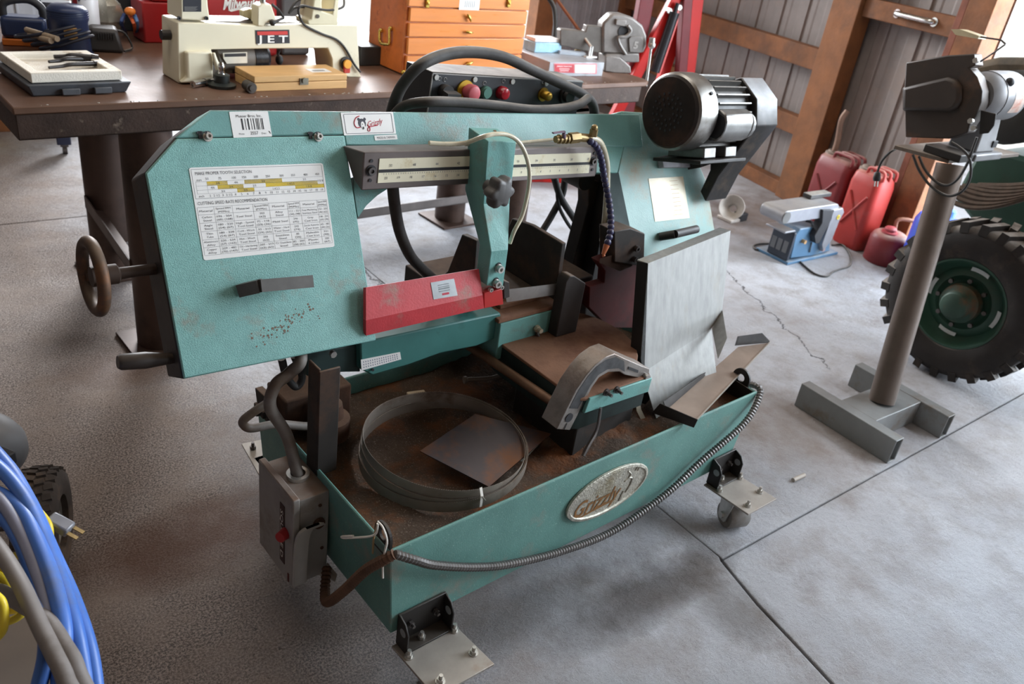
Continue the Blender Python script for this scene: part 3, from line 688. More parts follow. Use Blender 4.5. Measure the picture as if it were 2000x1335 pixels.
st, at, X, Y, w, h = sticker([(445.5, 218.5), (521.5, 218), (530, 266.5), (454, 270)], -.002, 'lot_tag', label='white barcode lot tag')
tx = G(); word('Musser Bros. Inc.', .48, .17, .11, .66); word('2557', .55, .84, .13, .2); word('Photo', .22, .86, .07, .14); word('Desc', .80, .86, .07, .12)
x = .26
for k, bw in enumerate((.05, .02, .02, .02, .045, .02, .02, .015, .03, .012, .02, .03, .02, .012, .02, .035)):
    if k % 2 == 0 or bw > .025: rect(tx, x, .27, x+bw*.85, .71)
    x += bw+.012
tx.prism([at(.93, .78, .0012), at(.95, .78, .0012), at(.985, .88, .0012), at(.965, .88, .0012)], HF.A[2]*.0004)
obj('lettering', tx, INK, st, smooth=False)
st, at, X, Y, w, h = sticker([(664, 219), (767.5, 218.5), (775, 260), (672.5, 265)], -.002, 'maker_sticker', label='white maker sticker with bear head and red script')
tx = G(); fr = G()
for s0, t0, s1, t1 in ((.05, .07, .95, .09), (.05, .92, .95, .94), (.04, .09, .05, .92), (.95, .09, .96, .92)): rect(fr, s0, t0, s1, t1)
# bear head: dark rounded mask with two ears, pale muzzle, dark nose
def blob(g, s_, t_, rs, rt, l): g.add([at(s_+rs*math.cos(2*PI*i/20), t_+rt*math.sin(2*PI*i/20), l) for i in range(20)], [tuple(range(20))])
blob(fr, .365, .49, .075, .21, .0013); blob(fr, .31, .31, .025, .07, .0013); blob(fr, .425, .31, .025, .07, .0013)
mz = G(); blob(mz, .375, .58, .038, .17, .0016); nz = G(); blob(nz, .377, .70, .016, .06, .0019); blob(nz, .37, .53, .008, .025, .0019)
obj('bear_head', fr, mat('dark_grey_print', '#3f3f48', .6), st, smooth=False); obj('bear_muzzle', mz, WHITE, st, smooth=False); obj('bear_nose', nz, INK, st, smooth=False)
tx.tube([at(s_, t_, .0014) for s_, t_ in ((.335, .17), (.27, .24), (.225, .42), (.225, .58), (.26, .68), (.32, .66))], .0011, 5, 5)
tx.text('Grizzly', at(.62, .46, .0016), unit(X*.97+Y*.16), Y, w=w*.30, h=h*.26, shear=.35)
tx.tube([at(s_, t_, .0014) for s_, t_ in ((.46, .56), (.50, .70), (.49, .84), (.455, .82), (.47, .70), (.54, .64), (.66, .60))], .0009, 5, 5)
obj('lettering', tx, REDINK, st, smooth=False)
st, at, X, Y, w, h = sticker([(731, 264.5), (775, 262), (777.5, 271.5), (733, 274)], -.002, 'origin_label')
tx = G(); word('MADE IN TAIWAN', .5, .5, .5, .8); obj('lettering', tx, GINK, st, smooth=False)

# ---- vise-guide bar: wedge box across the front, with the long scale
yb = .465
BARM = mat('brown_grey_bar', '#6d6360', .5, .3, var=.15, vs=10, dust='#9d9a9a', dusta=.8)
F0 = SY([(711, 297), (1165, 286.5), (1161.5, 345), (705.5, 372.5)], yb)
B0 = H([(669, 284), (1178, 272), (1172, 336), (690, 350)], -.001)
g = G(); g.hexa([B0[0], B0[1], B0[2], B0[3]], F0); bar = obj('guide_bar', g, BARM, SAW, bevel=.003)
q4 = SY([(741, 309.5), (1154, 298.3), (1149.5, 337.5), (737, 357)], yb-.0005)
CREAM = mat('yellowed_scale', '#efe8cc', .4, var=.06, vs=6, dirt='#b89a3c', da=.3, ds=9)
g = G(); g.prism(q4, -SF.A[1]*.0012); sc = obj('scale_plate', g, CREAM, bar, smooth=False)
lerp = lambda s_, t_, l=.002: (q4[0]*(1-s_)+q4[1]*s_)*(1-t_)+(q4[3]*(1-s_)+q4[2]*s_)*t_-SF.A[1]*l
g = G(); g.quad(lerp(0, .44), lerp(1, .44), lerp(1, .57), lerp(0, .57)); obj('scale_slot', g, INK, bar, smooth=False)
g = G(); bx = unit(q4[1]-q4[0])
for k, t in enumerate(('50', '48', '44', '42', '40', '38', '36', '34', '32', '30', '28')): g.text(t, lerp(.045+k*.094, .28, .0021), bx, SF.A[2], h=.006)
for k in range(20): g.text(str(20-k), lerp(.03+k*.05, .80, .0021), bx, SF.A[2], h=.006)
for k in range(100): g.quad(lerp(.02+k*.0096, .60), lerp(.0212+k*.0096, .60), lerp(.0212+k*.0096, .66), lerp(.02+k*.0096, .66))
obj('lettering', g, GINK, bar, smooth=False)
for x, y in ((724.5, 333), (1158.5, 314.5)):
    q = G(); P = SF.wn(1, yb-.001, x, y); q.cyl(P, P-SF.A[1]*.001, .0125, n=20); obj('screw_recess', q, INK, bar); q = G(); q.socket(P-SF.A[1]*.001, -SF.A[1], .009, .006); obj('cap_screw', q, DSTEEL, bar)
q = G()
for x, y in ((725.5, 314), (723, 352), (1161, 299), (1157, 331)): P = SF.wn(1, yb-.001, x, y); q.cyl(P, P-SF.A[1]*.0012, .004, n=10)
obj('pin_holes', q, INK, bar)

# curved webs under the beam at both ends
g = G(); g.prism(H([(690, 345), (760, 352), (757, 369), (738, 381), (716, 401), (700, 425), (697, 421), (690, 372)], -.03), -HF.A[2]*.02); obj('web', g, TEALD, SAW, bevel=.002)
g = G(); g.prism(H([(1160, 262), (1228, 271), (1226, 284), (1214, 336), (1168, 336)], -.004), -HF.A[2]*.03); obj('web', g, TEALD, SAW, bevel=.002)
# right-hand casting of the head
rp = H([(1222, 214), (1300, 219), (1350, 262), (1368, 300), (1391, 350), (1408, 450), (1300, 515), (1236, 512), (1237, 445), (1214, 336), (1227, 278)], -.012)
g = G(); g.prism(rp, -HF.A[2]*.06); obj('drive_casting', g, mat('teal_casting', '#86b0aa', .38, var=.16, vs=8, dirt='#9b8f74', da=.35, ds=4, bump=.2, bs=250), SAW, bevel=.004)
g = G(); g.prism(H([(1190, 335), (1216, 335), (1239, 446), (1206, 452)], -.0105), -HF.A[2]*.001); obj('casting_side_shade', g, mat('shade_teal', '#1f3534', .7), SAW)  # dark sheet painting the shade on the casting's side face
q4 = H([(1275, 347), (1344, 342.5), (1357, 424), (1288, 431.5)], -.0115); g = G(); g.prism(q4, HF.A[2]*.0008)
dp = obj('data_plate', g, mat('worn_metal_label', '#cfc4a8', .35, .1, var=.2, vs=9, dirt='#b59a72', da=.5, ds=9), SAW, smooth=False)
g = G(); ax_ = unit(q4[1]-q4[0]); ay = unit(q4[0]-q4[3])
for k in range(9): c_ = q4[0]*.45+q4[1]*.45+q4[2]*.05+q4[3]*.05; P = (q4[0]*(1-k/10)+q4[3]*k/10)*.3+(q4[1]*(1-k/10)+q4[2]*k/10)*.7-ay*.012+HF.A[2]*.001; g.prism([P-ax_*.018, P+ax_*.018, P+ax_*.018+ay*.0012, P-ax_*.018+ay*.0012], HF.A[2]*.0003)
obj('print_lines', g, mat('faded_print', '#a98868', .7), dp, smooth=False)
# black grip lever low on the casting
g = G(); a, b = HF.wn(2, .03, 1328, 456), HF.wn(2, .03, 1371, 446); c_ = HF.wn(2, -.01, 1298, 461)
g.cyl(c_, a, .013, n=12); g.cyl(a, b, .0125, .0125, n=14); obj('release_lever', g, mat('black_grip', '#2f2c2b', .5, var=.2, dust='#85817d', dusta=.5), SAW)

# ---- movable blade-guide arm with star knob
A0 = SF.on(1, .40, 953, 275); A1 = SF.on(1, .40, 944, 398)
B0 = SF.on(1, .40, 1008.5, 276.5); B1 = SF.on(1, .40, 995.5, 398)
nt_ = V(0, -math.cos(math.radians(30)), math.sin(math.radians(30))); wn_ = nt_ @ SF.A
A2 = SF.l(Wpl(959, 491, wn_, SF.w(A1))); B2 = SF.l(Wpl(992.5, 487, wn_, SF.w(A1)))
A3 = SF.on(1, A2[1], 950.5, 557); B3 = SF.on(1, A2[1], 982, 563)
g = G(); dp_ = V(0, .075, .01); dl = V(0, .045, 0)
sec = [(A0, B0, dp_), (A1, B1, dp_), (A2, B2, dl), (A3, B3, dl)]
vs = []
for a, b, d in sec: vs += [SF.w(a), SF.w(b), SF.w(b+d), SF.w(a+d)]
fs = [(0, 1, 2, 3), (15, 14, 13, 12)]
for k in range(3):
    for i in range(4): j = (i+1) % 4; fs.append((4*k+i, 4*k+j, 4*k+4+j, 4*k+4+i))
g.add(vs, fs); arm = obj('guide_arm', g, TEALD, SAW, bevel=.002, smooth=False)
K = SF.wn(1, .352, 977, 375); kd = unit(-SF.A[1]+SF.A[0]*.12-SF.A[2]*.05)
u_, w_ = perp(kd); nk = 42
def star(off, k): return [K+kd*off+(k*(.035+.0052*math.cos(6*2*PI*i/nk)))*(math.cos(2*PI*i/nk)*u_+math.sin(2*PI*i/nk)*w_) for i in range(nk)]
g = G(); secs = [star(-.024, .55), star(-.018, .94), star(-.012, 1.0), star(.006, 1.0), star(.011, .93), star(.014, .7)]; vs = sum(secs, []); fs = [tuple(range(nk))[::-1], tuple(range(5*nk, 6*nk))]
for k in range(5): fs += [(k*nk+i, k*nk+(i+1) % nk, (k+1)*nk+(i+1) % nk, (k+1)*nk+i) for i in range(nk)]
g.add(vs, fs); g.cyl(K-kd*.045, K-kd*.02, .014, n=16)
obj('star_knob', g, mat('grey_plastic_knob', '#4f4c4b', .5, var=.15, dust='#8f8b88', dusta=.5), arm, ang=50)
for x, y, r in ((973, 523, .0095), (968, 552, .0095)):
    q = G(); P = SF.wn(1, A2[1]-.001, x, y); q.cyl(P+SF.A[2]*.006, P+SF.A[2]*.006-SF.A[1]*.001, r*.9, n=16); o = obj('slot', q, INK, arm)
    q = G(); q.cyl(P, P-SF.A[1]*.003, r*1.15, n=18); q.socket(P-SF.A[1]*.003, -SF.A[1], r, .010); obj('cap_screw', q, ZINC, arm)
# pink-red blade guard: sloping face with a steep lower lip, plate with writing
yg = A2[1]
def grd(x, y, n): return HF.wn(2, n, x, y)
n0 = HF.l(SF.w(SF.on(1, yg, 960, 560)))[2]
up = [HF.wn(2, n0, x, y) for x, y in ((715, 561), (938, 524.5), (945.5, 576), (715, 625))]
lowl = [up[3], up[2]]
vpl = SF.w(SF.l(up[2])); lo_ = [Wpl(715, 655, SF.A[1], up[3]), Wpl(945.5, 601.5, SF.A[1], up[2])]
g = G(); bk = -HF.A[2]*.012
g.hexa([up[0], up[1], up[2], up[3]], [p-HF.A[2]*.012 for p in up]); g.hexa([up[3], up[2], lo_[1], lo_[0]], [up[3]+SF.A[1]*.012, up[2]+SF.A[1]*.012, lo_[1]+SF.A[1]*.012, lo_[0]+SF.A[1]*.012])
gd = obj('blade_guard', g, RED, SAW, smooth=False)
e = SY([(946, 572), (981, 564), (983, 594), (946, 602)], yg+.002); g = G(); g.prism(e, SF.A[1]*.03); obj('guard_end', g, mat('red_paint_clean', '#b02a28', .45, var=.12), SAW, bevel=.001)
for x, y in ((956, 564), (977, 559)): q = G(); P = SF.wn(1, yg-.0, x, y); q.socket(P, -SF.A[1], .0055, .009); obj('cap_screw', q, ZINC, SAW)
q4 = [HF.wn(2, n0, *p) for p in ((842.5, 551.5), (888.5, 543.5), (895.5, 576.5), (848, 584.5))]; g = G(); g.prism(q4, HF.A[2]*.001); wp = obj('warning_plate', g, mat('aluminium_tag', '#9fa3a5', .3, .7, var=.12), gd, smooth=False)
g = G(); c_ = sum(q4)/4; X = unit(q4[1]-q4[0]); Y = unit(q4[0]-q4[3]); 
for k, (s_, hh) in enumerate(((.010, .0016), (.005, .0016), (0.0, .003), (-.005, .002))): g.prism([c_+Y*s_-X*.016+HF.A[2]*.001, c_+Y*s_+X*.016+HF.A[2]*.001, c_+Y*(s_+hh)+X*.016+HF.A[2]*.001, c_+Y*(s_+hh)-X*.016+HF.A[2]*.001], HF.A[2]*.0003)
obj('print_lines', g, mat('dull_print', '#6d7577', .6), wp, smooth=False)
g = G(); P = c_-Y*.014; g.prism([P-X*.008+HF.A[2]*.001, P+X*.012+HF.A[2]*.001, P+X*.012+Y*.005+HF.A[2]*.001, P-X*.008+Y*.005+HF.A[2]*.001], HF.A[2]*.0003); obj('red_mark', g, REDINK, wp, smooth=False)
# blade and guide blocks
yB = yg+.035
g = G(); q4 = SY([(985, 566), (1112, 551), (1112, 571), (990, 590)], yB); g.prism(q4, SF.A[1]*.0015); obj('blade', g, STEEL, SAW, smooth=False)
q4 = SY([(984, 548), (995, 551), (996, 580), (984, 584)], yg+.01); g = G(); g.prism(q4, SF.A[1]*.03); obj('guide_block', g, BLACKD, SAW, bevel=.002)

# ---- coolant line: valve, white tube and blue segmented hose
TUBE = mat('clear_yellowed_tube', '#cfc7ae', .25, var=.08, dirt='#9a8a5a', da=.2)
hose('coolant_tube', [SF.wn(1, .455, 838, 279), SF.wn(1, .45, 870, 281), SF.wn(1, .44, 908, 279), SF.wn(1, .39, 940, 268), SF.wn(1, .385, 965, 262), SF.wn(1, .385, 990, 263), SF.wn(1, .38, 1012, 276), SF.wn(1, .375, 1027, 303), SF.wn(1, .37, 1034, 337), SF.wn(1, .37, 1031, 375), SF.wn(1, .365, 1020, 420), SF.wn(1, .36, 1004, 452), SF.wn(1, .37, 996, 474)], .0052, TUBE)
hose('coolant_tube', [SF.wn(1, .47, 908, 282), SF.wn(1, .49, 1000, 279), SF.wn(1, .49, 1085, 272)], .004, TUBE)
g = G(); g.tube([SF.wn(1, .455, *p) for p in ((964, 258), (966, 262), (970, 268))], .008, 8, 3); obj('tube_clip', g, mat('tan_clip', '#9a7f5c', .6), SAW)
BRASS = mat('dirty_brass', '#8f7a52', .4, .6, var=.25, vs=40)
g = G(); P = [SF.wn(1, .44, *p) for p in ((1085, 272), (1112, 270), (1130, 268), (1152, 270))]
g.cyl(P[0], P[1], .009, n=10); g.cyl(P[1], P[2], .014, n=6); g.cyl(P[2], P[3], .011, n=10)
for x in (1092, 1100, 1107): p = SF.wn(1, .44, x, 271.5); d = unit(P[1]-P[0]); g.cyl(p-d*.002, p+d*.002, .012, n=12)
obj('coolant_valve', g, BRASS, SAW)
g = G(); P = SF.wn(1, .43, 1102, 268); g.cyl(P, SF.wn(1, .42, 1101, 258), .005, n=8); g.strip([SF.wn(1, .42, 1101, 258), SF.wn(1, .42, 1080, 261)], SF.A[1]*.004, SF.A[2]*.003); obj('valve_lever', g, mat('purple_grey_lever', '#6d5a6c', .5), SAW)
g = G(); P = SF.wn(1, .43, 1158, 266); g.cyl(P, P+SF.A[2]*.018, .011, n=6); g.ball(P+SF.A[2]*.022, .009); obj('fitting', g, BRASS, SAW)
seg = [SF.wn(1, y_, *p) for y_, p in ((.43, (1150, 274)), (.425, (1165, 286)), (.42, (1174, 310)), (.42, (1180, 345)), (.40, (1188, 385)), (.38, (1193, 425)), (.36, (1192, 455)), (.35, (1185, 478)))]
Q = spline(seg, 12); d = np.r_[0, np.cumsum([np.linalg.norm(Q[i+1]-Q[i]) for i in range(len(Q)-1)])]; nb = 22
BLUEP = mat('blue_segment_plastic', '#2c2a50', .45, var=.15, dust='#8d7d74', dusta=.5)
tt = [d[-1]*k/nb for k in range(nb+1)]; C_ = [np.array([np.interp(t, d, [p[k] for p in Q]) for k in range(3)]) for t in tt]
for k in range(nb):
    q = G(); a, b = C_[k], C_[k+1]; L_ = np.linalg.norm(b-a); q.lathe(a, b-a, [(-.1*L_, .0055), (.1*L_, .0085), (.45*L_, .0098), (.75*L_, .0088), (.95*L_, .006), (1.0*L_, .0055)], 12); obj('hose_segment', q, BLUEP, SAW)
g = G(); a = SF.wn(1, .35, 1185, 478); b = SF.wn(1, .345, 1178, 497); g.cyl(a, b, .009, .005, 12); g.cyl(b, b+SF.A[1]*-.004-SF.A[2]*.004, .0045); obj('hose_nozzle', g, mat('orange_nozzle', '#b0623a', .5), SAW)
hose('white_hose', [SF.wn(1, y_, *p) for y_, p in ((.455, (1152, 268)), (.455, (1172, 278)), (.455, (1184, 310)), (.46, (1186, 350)), (.46, (1184, 395)), (.46, (1180, 440)), (.46, (1176, 470)))], .0085, TUBE)

# ---- right blade guide, drive cover in bare aluminium
g = G(); g.prism(SY([(1200, 452), (1232, 446), (1260, 456), (1258, 520), (1200, 512)], .355), SF.A[1]*.06); gb = obj('guide_block', g, BLACKD, SAW, bevel=.003)
g = G(); g.fbox(SF, tuple(SF.on(1, .34, 1203, 449)+V(0, 0, -.012)), tuple(SF.on(1, .34, 1257, 456)+V(0, .06, .004))); 
for x, y in ((1241, 484), (1238, 505)): q = G(); P = SF.wn(1, .354, x, y); q.socket(P, -SF.A[1], .009, .012); obj('cap_screw', q, DSTEEL, gb)
g = G(); g.prism(SY([(1168, 510), (1200, 498), (1248, 515), (1240, 640), (1190, 640), (1150, 600), (1152, 560), (1180, 552), (1182, 530)], .385), SF.A[1]*.03); obj('blade_guard', g, DRED, SAW, bevel=.002)
g = G(); g.prism(SY([(1172, 505), (1198, 497), (1236, 512), (1212, 522)], .36), SF.A[2]*-.012); obj('guide_ledge', g, RUSTB, SAW)
# tall dark support bar behind (hydraulic side)
g = G(); g.prism(SY([(1150, 347), (1178, 358), (1176, 420), (1150, 545), (1112, 545), (1150, 400)], .60), SF.A[1]*.05); obj('support_bar', g, BLACKD, SAW, bevel=.003)
g = G(); p0 = SF.wn(1, .62, 1133, 344); g.cyl(p0-SF.A[1]*.03, p0+SF.A[1]*.05, .034, n=20); obj('pivot_boss', g, BLACKD, SAW)
# aluminium drive-wheel cover: sheet with black rim, top fold and flared skirt
_a = math.radians(14); an = V(0, -math.cos(_a), math.sin(_a)); AP = SF.w(.93, .13, -.02); aw = an @ SF.A
ap = lambda x, y: Wpl(x, y, aw, AP)
al = [ap(1266, 514), ap(1427, 450), ap(1410, 612), ap(1389, 641), ap(1258, 745), ap(1252, 700)]
g = G(); g.prism(al, -aw*.002); 
tl, tr = al[0], al[1]; back = -aw*.040
g.hexa([tl, tr, tr-aw*.002+SF.A[2]*-.0, tl-aw*.002], [tl+back+SF.A[2]*.004, tr+back+SF.A[2]*.004, tr+back+SF.A[2]*.0, tl+back])
sk = [ap(1252, 700), ap(1258, 745), ap(1389, 641)]
f0 = [ap(1254, 728), ap(1389, 641)]; f1 = [SF.w(SF.on(1, .087, 1286, 829))]; f1.append(Wpl(1400, 735, np.cross(f0[1]-f0[0], f1[0]-f0[0]), f0[0]))
g.hexa([f0[0], f0[1], f1[1], f1[0]], [p-aw*.002 for p in (f0[0], f0[1], f1[1], f1[0])])
t0 = [ap(1391, 640), ap(1411, 605)]; t1 = [SF.w(SF.on(1, .08, 1403, 700)), SF.w(SF.on(1, .10, 1420, 660))]
g.hexa([t0[0], t0[1], t1[1], t1[0]], [p-aw*.002 for p in (t0[0], t0[1], t1[1], t1[0])])
dc = obj('drive_cover', g, ALU, SAW, smooth=False, label='bare aluminium cover with a flared skirt')
g = G(); g.hexa([al[0], al[5], al[4]], [p+back for p in (al[0], al[5], al[4])])
b0 = [ap(1255, 516), ap(1250, 700), ap(1258, 800)]; g.prism([al[0]-aw*.003, al[4]-aw*.003, ap(1262, 790)-aw*.003, ap(1389, 641)-aw*.003, al[1]-aw*.003], back*.9)
obj('drive_cover_rim', g, mat('black_rim', '#191615', .6, var=.2), dc, smooth=False)
g = G(); g.strip([SF.wn(1, .125, 1243, 770), SF.wn(1, .12, 1247, 800), SF.wn(1, .11, 1261, 828)], SF.A[0]*.009, -SF.A[1]*.002); obj('skirt_flap', g, mat('pale_flap', '#b9b09c', .5, .4, var=.1), dc)

# ---- vise bed, turntable, jaws, bar stop
RUSTT = mat('rust_film_table', '#7a5640', .8, var=.22, vs=6, dirt='#5a3422', da=.4, ds=5, bump=.2, bs=120)
def S3(*a): return SF.w(*a)
cx, cy, R_ = .745, .315, .205
pl = [(.58, .38), (.578, .09), (.60, .078), (.835, .074), (.86, .11)]
pl += [(cx+R_*math.cos(t), cy+R_*math.sin(t)) for t in np.linspace(-.95, 2.1, 22)] + [(.60, .50)]
g = G(); g.prism([S3(x, y, .132) for x, y in pl], SF.A[2]*.008); obj('turntable_top', g, RUSTT, SAW, bevel=.002)
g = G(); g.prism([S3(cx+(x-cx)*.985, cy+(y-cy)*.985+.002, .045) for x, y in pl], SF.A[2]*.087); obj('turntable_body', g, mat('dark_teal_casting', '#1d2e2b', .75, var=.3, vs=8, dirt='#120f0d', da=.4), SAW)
g = G(); g.prism([S3(.60, .073, .098), S3(.836, .069, .093), S3(.838, .069, .136), S3(.61, .073, .139)], SF.A[1]*.01); fp = obj('front_plate', g, TEALD, SAW, bevel=.002)
for x, y in ((1183, 765), (1203, 760)): q = G(); P = SF.wn(1, .072, x, y); q.cyl(P, P-SF.A[1]*.004, .010, n=14); q.bolt(P-SF.A[1]*.004, -SF.A[1], .0075, .006, .012); obj('bolt', q, DSTEEL, fp)
g = G(); g.prism([S3(.605, .09, -.05), S3(.86, .12, -.05), S3(.86, .33, -.05), S3(.605, .33, -.05)], SF.A[2]*.147); obj('pedestal', g, BLACKD, SAW, bevel=.004)
g = G(); g.fbox(SF, (.565, .382, .095), (.805, .47, .205)); bd = obj('vise_bed', g, TEALD, SAW, bevel=.003)
g = G(); g.fbox(SF, (.56, .385, .205), (.815, .475, .217)); g.fbox(SF, (.60, .43, .217), (.86, .50, .228)); obj('bed_top', g, RUSTT, SAW, bevel=.002)
q = G(); P = SF.wn(1, .38, 1047, 640); q.cyl(P, P-SF.A[1]*.01, .010, n=6); q.cyl(P-SF.A[1]*.01, P-SF.A[1]*.022, .007, n=12); obj('lock_bolt', q, mat('pale_bolt', '#b8ad98', .6, .3), SAW)
q = G(); q.tube([P-SF.A[1]*.004-SF.A[2]*.012, P-SF.A[1]*.008-SF.A[2]*.04+SF.A[0]*.03, P-SF.A[1]*.012-SF.A[2]*.03+SF.A[0]*.14], .005, 7, 4); obj('lock_wire', q, DSTEEL, SAW)
g = G(); g.prism(SY([(704, 669), (978, 611), (982, 655), (930, 676), (860, 690), (800, 712), (728, 733), (705, 722)], .40), SF.A[1]*.10); swm = obj('swing_arm', g, mat('teal_dark_arm', '#3f7671', .5, var=.12, vs=10, dirt='#24332f', da=.25), SAW, bevel=.004)
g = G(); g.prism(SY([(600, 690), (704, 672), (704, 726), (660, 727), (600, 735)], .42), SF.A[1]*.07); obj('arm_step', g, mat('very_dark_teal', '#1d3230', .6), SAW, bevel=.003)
q4 = SY([(704.5, 702), (781, 687), (783.5, 701), (706, 723)], .3995); g = G(); g.prism(q4, -SF.A[1]*.0008); lb = obj('small_label', g, WHITE, SAW, smooth=False)
g = G(); X = unit(q4[1]-q4[0]); Y = unit(np.cross(X, SF.A[1])*-1); Y = unit(q4[0]-q4[3])
for t_, tx_ in ((.25, 'DO NOT OPERATE SAW WITHOUT GUARDS'), (.5, 'KEEP HANDS CLEAR OF MOVING BLADE'), (.75, 'SEE MANUAL BEFORE ADJUSTING')):
    a = q4[0]*(1-t_)+q4[3]*t_; b = q4[1]*(1-t_)+q4[2]*t_; k = G()
    for s_ in range(16):
        p = a+(b-a)*(.05+.9*s_/16)-SF.A[1]*.001; g.quad(p-Y*.0018, p+X*.0022-Y*.0018, p+X*.0022+Y*.0018, p+Y*.0018)
obj('print_lines', g, mat('blue_grey_print', '#6a6f86', .6), lb, smooth=False)
q = G(); P = SF.wn(1, .398, 727, 721); q.cyl(P, P-SF.A[1]*.004, .0035, n=8); obj('screw', q, INK, SAW)
q = G(); P = SF.wn(1, .40, 648, 689); q.cyl(P, P-SF.A[1]*.01, .008, n=8); obj('grease_nipple', q, ZINC, SAW)
# jaws (faces across the blade) and the fixed stop block
def jaw(x, pts, th):
    g = G(); g.prism([S3(x, y, z) for y, z in pts], SF.A[0]*th); return obj('vise_jaw', g, BLACKD, SAW, bevel=.003)
jaw(.752, [(.392, .399), (.385, .235), (.66, .235), (.60, .393), (.52, .403)], .016)
jaw(.50, [(.444, .425), (.43, .235), (.60, .235), (.545, .30), (.503, .420)], .018)
g = G(); g.fbox(SF, (.50, .46, .10), (.98, .74, .235)); obj('rear_bed', g, BLACKD, SAW, bevel=.004)
a = [SF.on(1, .345, *p) for p in ((1106, 548), (1143, 556), (1143, 643), (1106, 628))]
g = G(); g.prism([S3(a[0][0]+.012, .345, a[0][2]+.012), S3(a[0][0]+.030, .345, a[0][2]+.008), S3(a[1][0]+.002, .345, a[1][2]+.004), S3(a[1][0], .345, .14), S3(a[0][0], .345, .14), S3(a[0][0], .345, a[0][2]-.004)], SF.A[1]*.035); obj('stop_block', g, mat('dark_casting', '#2c2522', .7, var=.3, dust='#9d8877', dusta=.7), SAW, bevel=.003)
g = G(); g.cyl(S3(.541, .47, .101), S3(.567, .125, .097), .0125, n=16); obj('stop_rod', g, mat('rusty_rod', '#7a5d48', .5, .4, var=.25, vs=14), SAW)
prof = [(1087.5, 838), (1107, 797), (1125, 761), (1145, 732), (1163, 712), (1183, 697), (1201, 690.5), (1219, 699), (1253, 714), (1269, 720), (1268, 733), (1255, 743), (1244, 737), (1220.6, 732), (1210, 725.6), (1188, 726.5), (1170, 737), (1156, 757), (1145, 779), (1134, 798), (1127, 813), (1113, 840)]
CASTAL = mat('dull_cast_aluminium', '#8d8782', .5, .6, var=.2, vs=18, dirt='#5f4a3a', da=.35, dust='#8c7664', dusta=.7, bump=.2, bs=120)
yy = .085
n_ = len(prof); o8 = list(range(0, 10)); 
g = G(); g.prism(SY(prof, yy), SF.A[1]*.058); sa = obj('bar_stop_arm', g, CASTAL, SAW, bevel=.002, ang=40)
# recessed dark web on its face, clamp with bore and slit
P2 = SY(prof, yy-.0006)
def mid(i, j, t): return P2[i]*(1-t)+P2[j]*t
up_ = [mid(i, j, .17) for i, j in ((1, 19), (2, 18), (3, 17), (4, 16), (5, 15), (6, 14), (7, 13))]; dn = [mid(i, j, .80) for i, j in ((7, 13), (6, 14), (5, 15), (4, 16), (3, 17), (2, 18), (1, 19))]
g = G(); g.add(up_+dn, [(k, k+1, 13-k-1, 13-k) for k in range(6)]); obj('web_recess', g, mat('web_dark', '#4a4a4b', .55, .3, var=.4, vs=30), sa, smooth=False)
c = SF.wn(1, yy, 1111, 815); g = G(); g.cyl(c-SF.A[1]*.0005, c-SF.A[1]*.002, .0125, n=18); obj('clamp_bore', g, INK, sa)
g = G(); a = SF.wn(1, yy-.001, 1107, 826); b = SF.wn(1, yy-.001, 1102, 838); g.strip([a, b], SF.A[0]*.0012, -SF.A[1]*.001); obj('clamp_slit', g, INK, sa)
g = G(); g.strip([SF.wn(1, yy-.001, 1227, 718), SF.wn(1, yy-.001, 1246, 725)], SF.A[2]*.004, -SF.A[1]*.001); obj('slot', g, INK, sa)
g = G(); P = SF.wn(1, yy, 1258, 734); g.cyl(P+SF.A[1]*.01, P-SF.A[1]*.014, .010, n=14); obj('stop_pin', g, STEEL, sa)
# locking lever lying across the tray behind the ring
g = G(); g.tube(SZ([(906, 742), (915, 741), (935, 740), (960, 738), (985, 730)], -.0), .0085, 9, 5, rf=lambda i, N: 1.25 if i < 4 else .75); obj('vise_lever', g, mat('pale_worn_lever', '#8b8076', .6, .2, var=.2), SAW)

# ---- left end: handwheel on its shaft and a tapered crank grip
IRON = mat('brown_cast_iron', '#4a392c', .6, .3, var=.25, vs=14, dirt='#7a4f2c', da=.35, ds=10, dust='#8e7c68', dusta=.5)
c = HF.w(-.540, .217, -.045); ax = HF.A[0]
g = G(); g.torus(c, ax, .064, .0115, 36, 12); hw = obj('handwheel', g, IRON, SAW)
g = G(); g.lathe(c-ax*.004, ax, [(0, .010), (.0, .019), (.045, .019), (.05, .011), (.115, .011)], 18); obj('hub', g, mat('dark_shaft', '#3a2b22', .6, .3, var=.3, dirt='#6b4426', da=.3), hw)
u_, w_ = perp(ax)
for k in range(3):
    t = .6+k*2*PI/3; d = math.cos(t)*u_+math.sin(t)*w_; q = G(); q.hexa([c+ax*.006+d*.015+np.cross(ax, d)*s_*.009+ax*q_ for s_, q_ in ((-1, 0), (1, 0), (1, .008), (-1, .008))], [c+d*.060+np.cross(ax, d)*s_*.007+ax*(q_-.002) for s_, q_ in ((-1, 0), (1, 0), (1, .008), (-1, .008))]); obj('spoke', q, IRON, hw)
g = G(); p = HF.w(-.527, .054, -.045); g.lathe(p, HF.A[0]*.97-HF.A[1]*.12, [(0, .0), (.0, .012), (.006, .0155), (.05, .0165), (.085, .012), (.10, .010), (.125, .008)], 16); obj('crank_grip', g, mat('black_grip_worn', '#332c28', .45, var=.2, dust='#7a6a5c', dusta=.5), SAW)
g = G(); g.fbox(HF, (-.47, .040, -.075), (-.42, .052, -.060)); obj('crank_arm', g, DSTEEL, SAW)

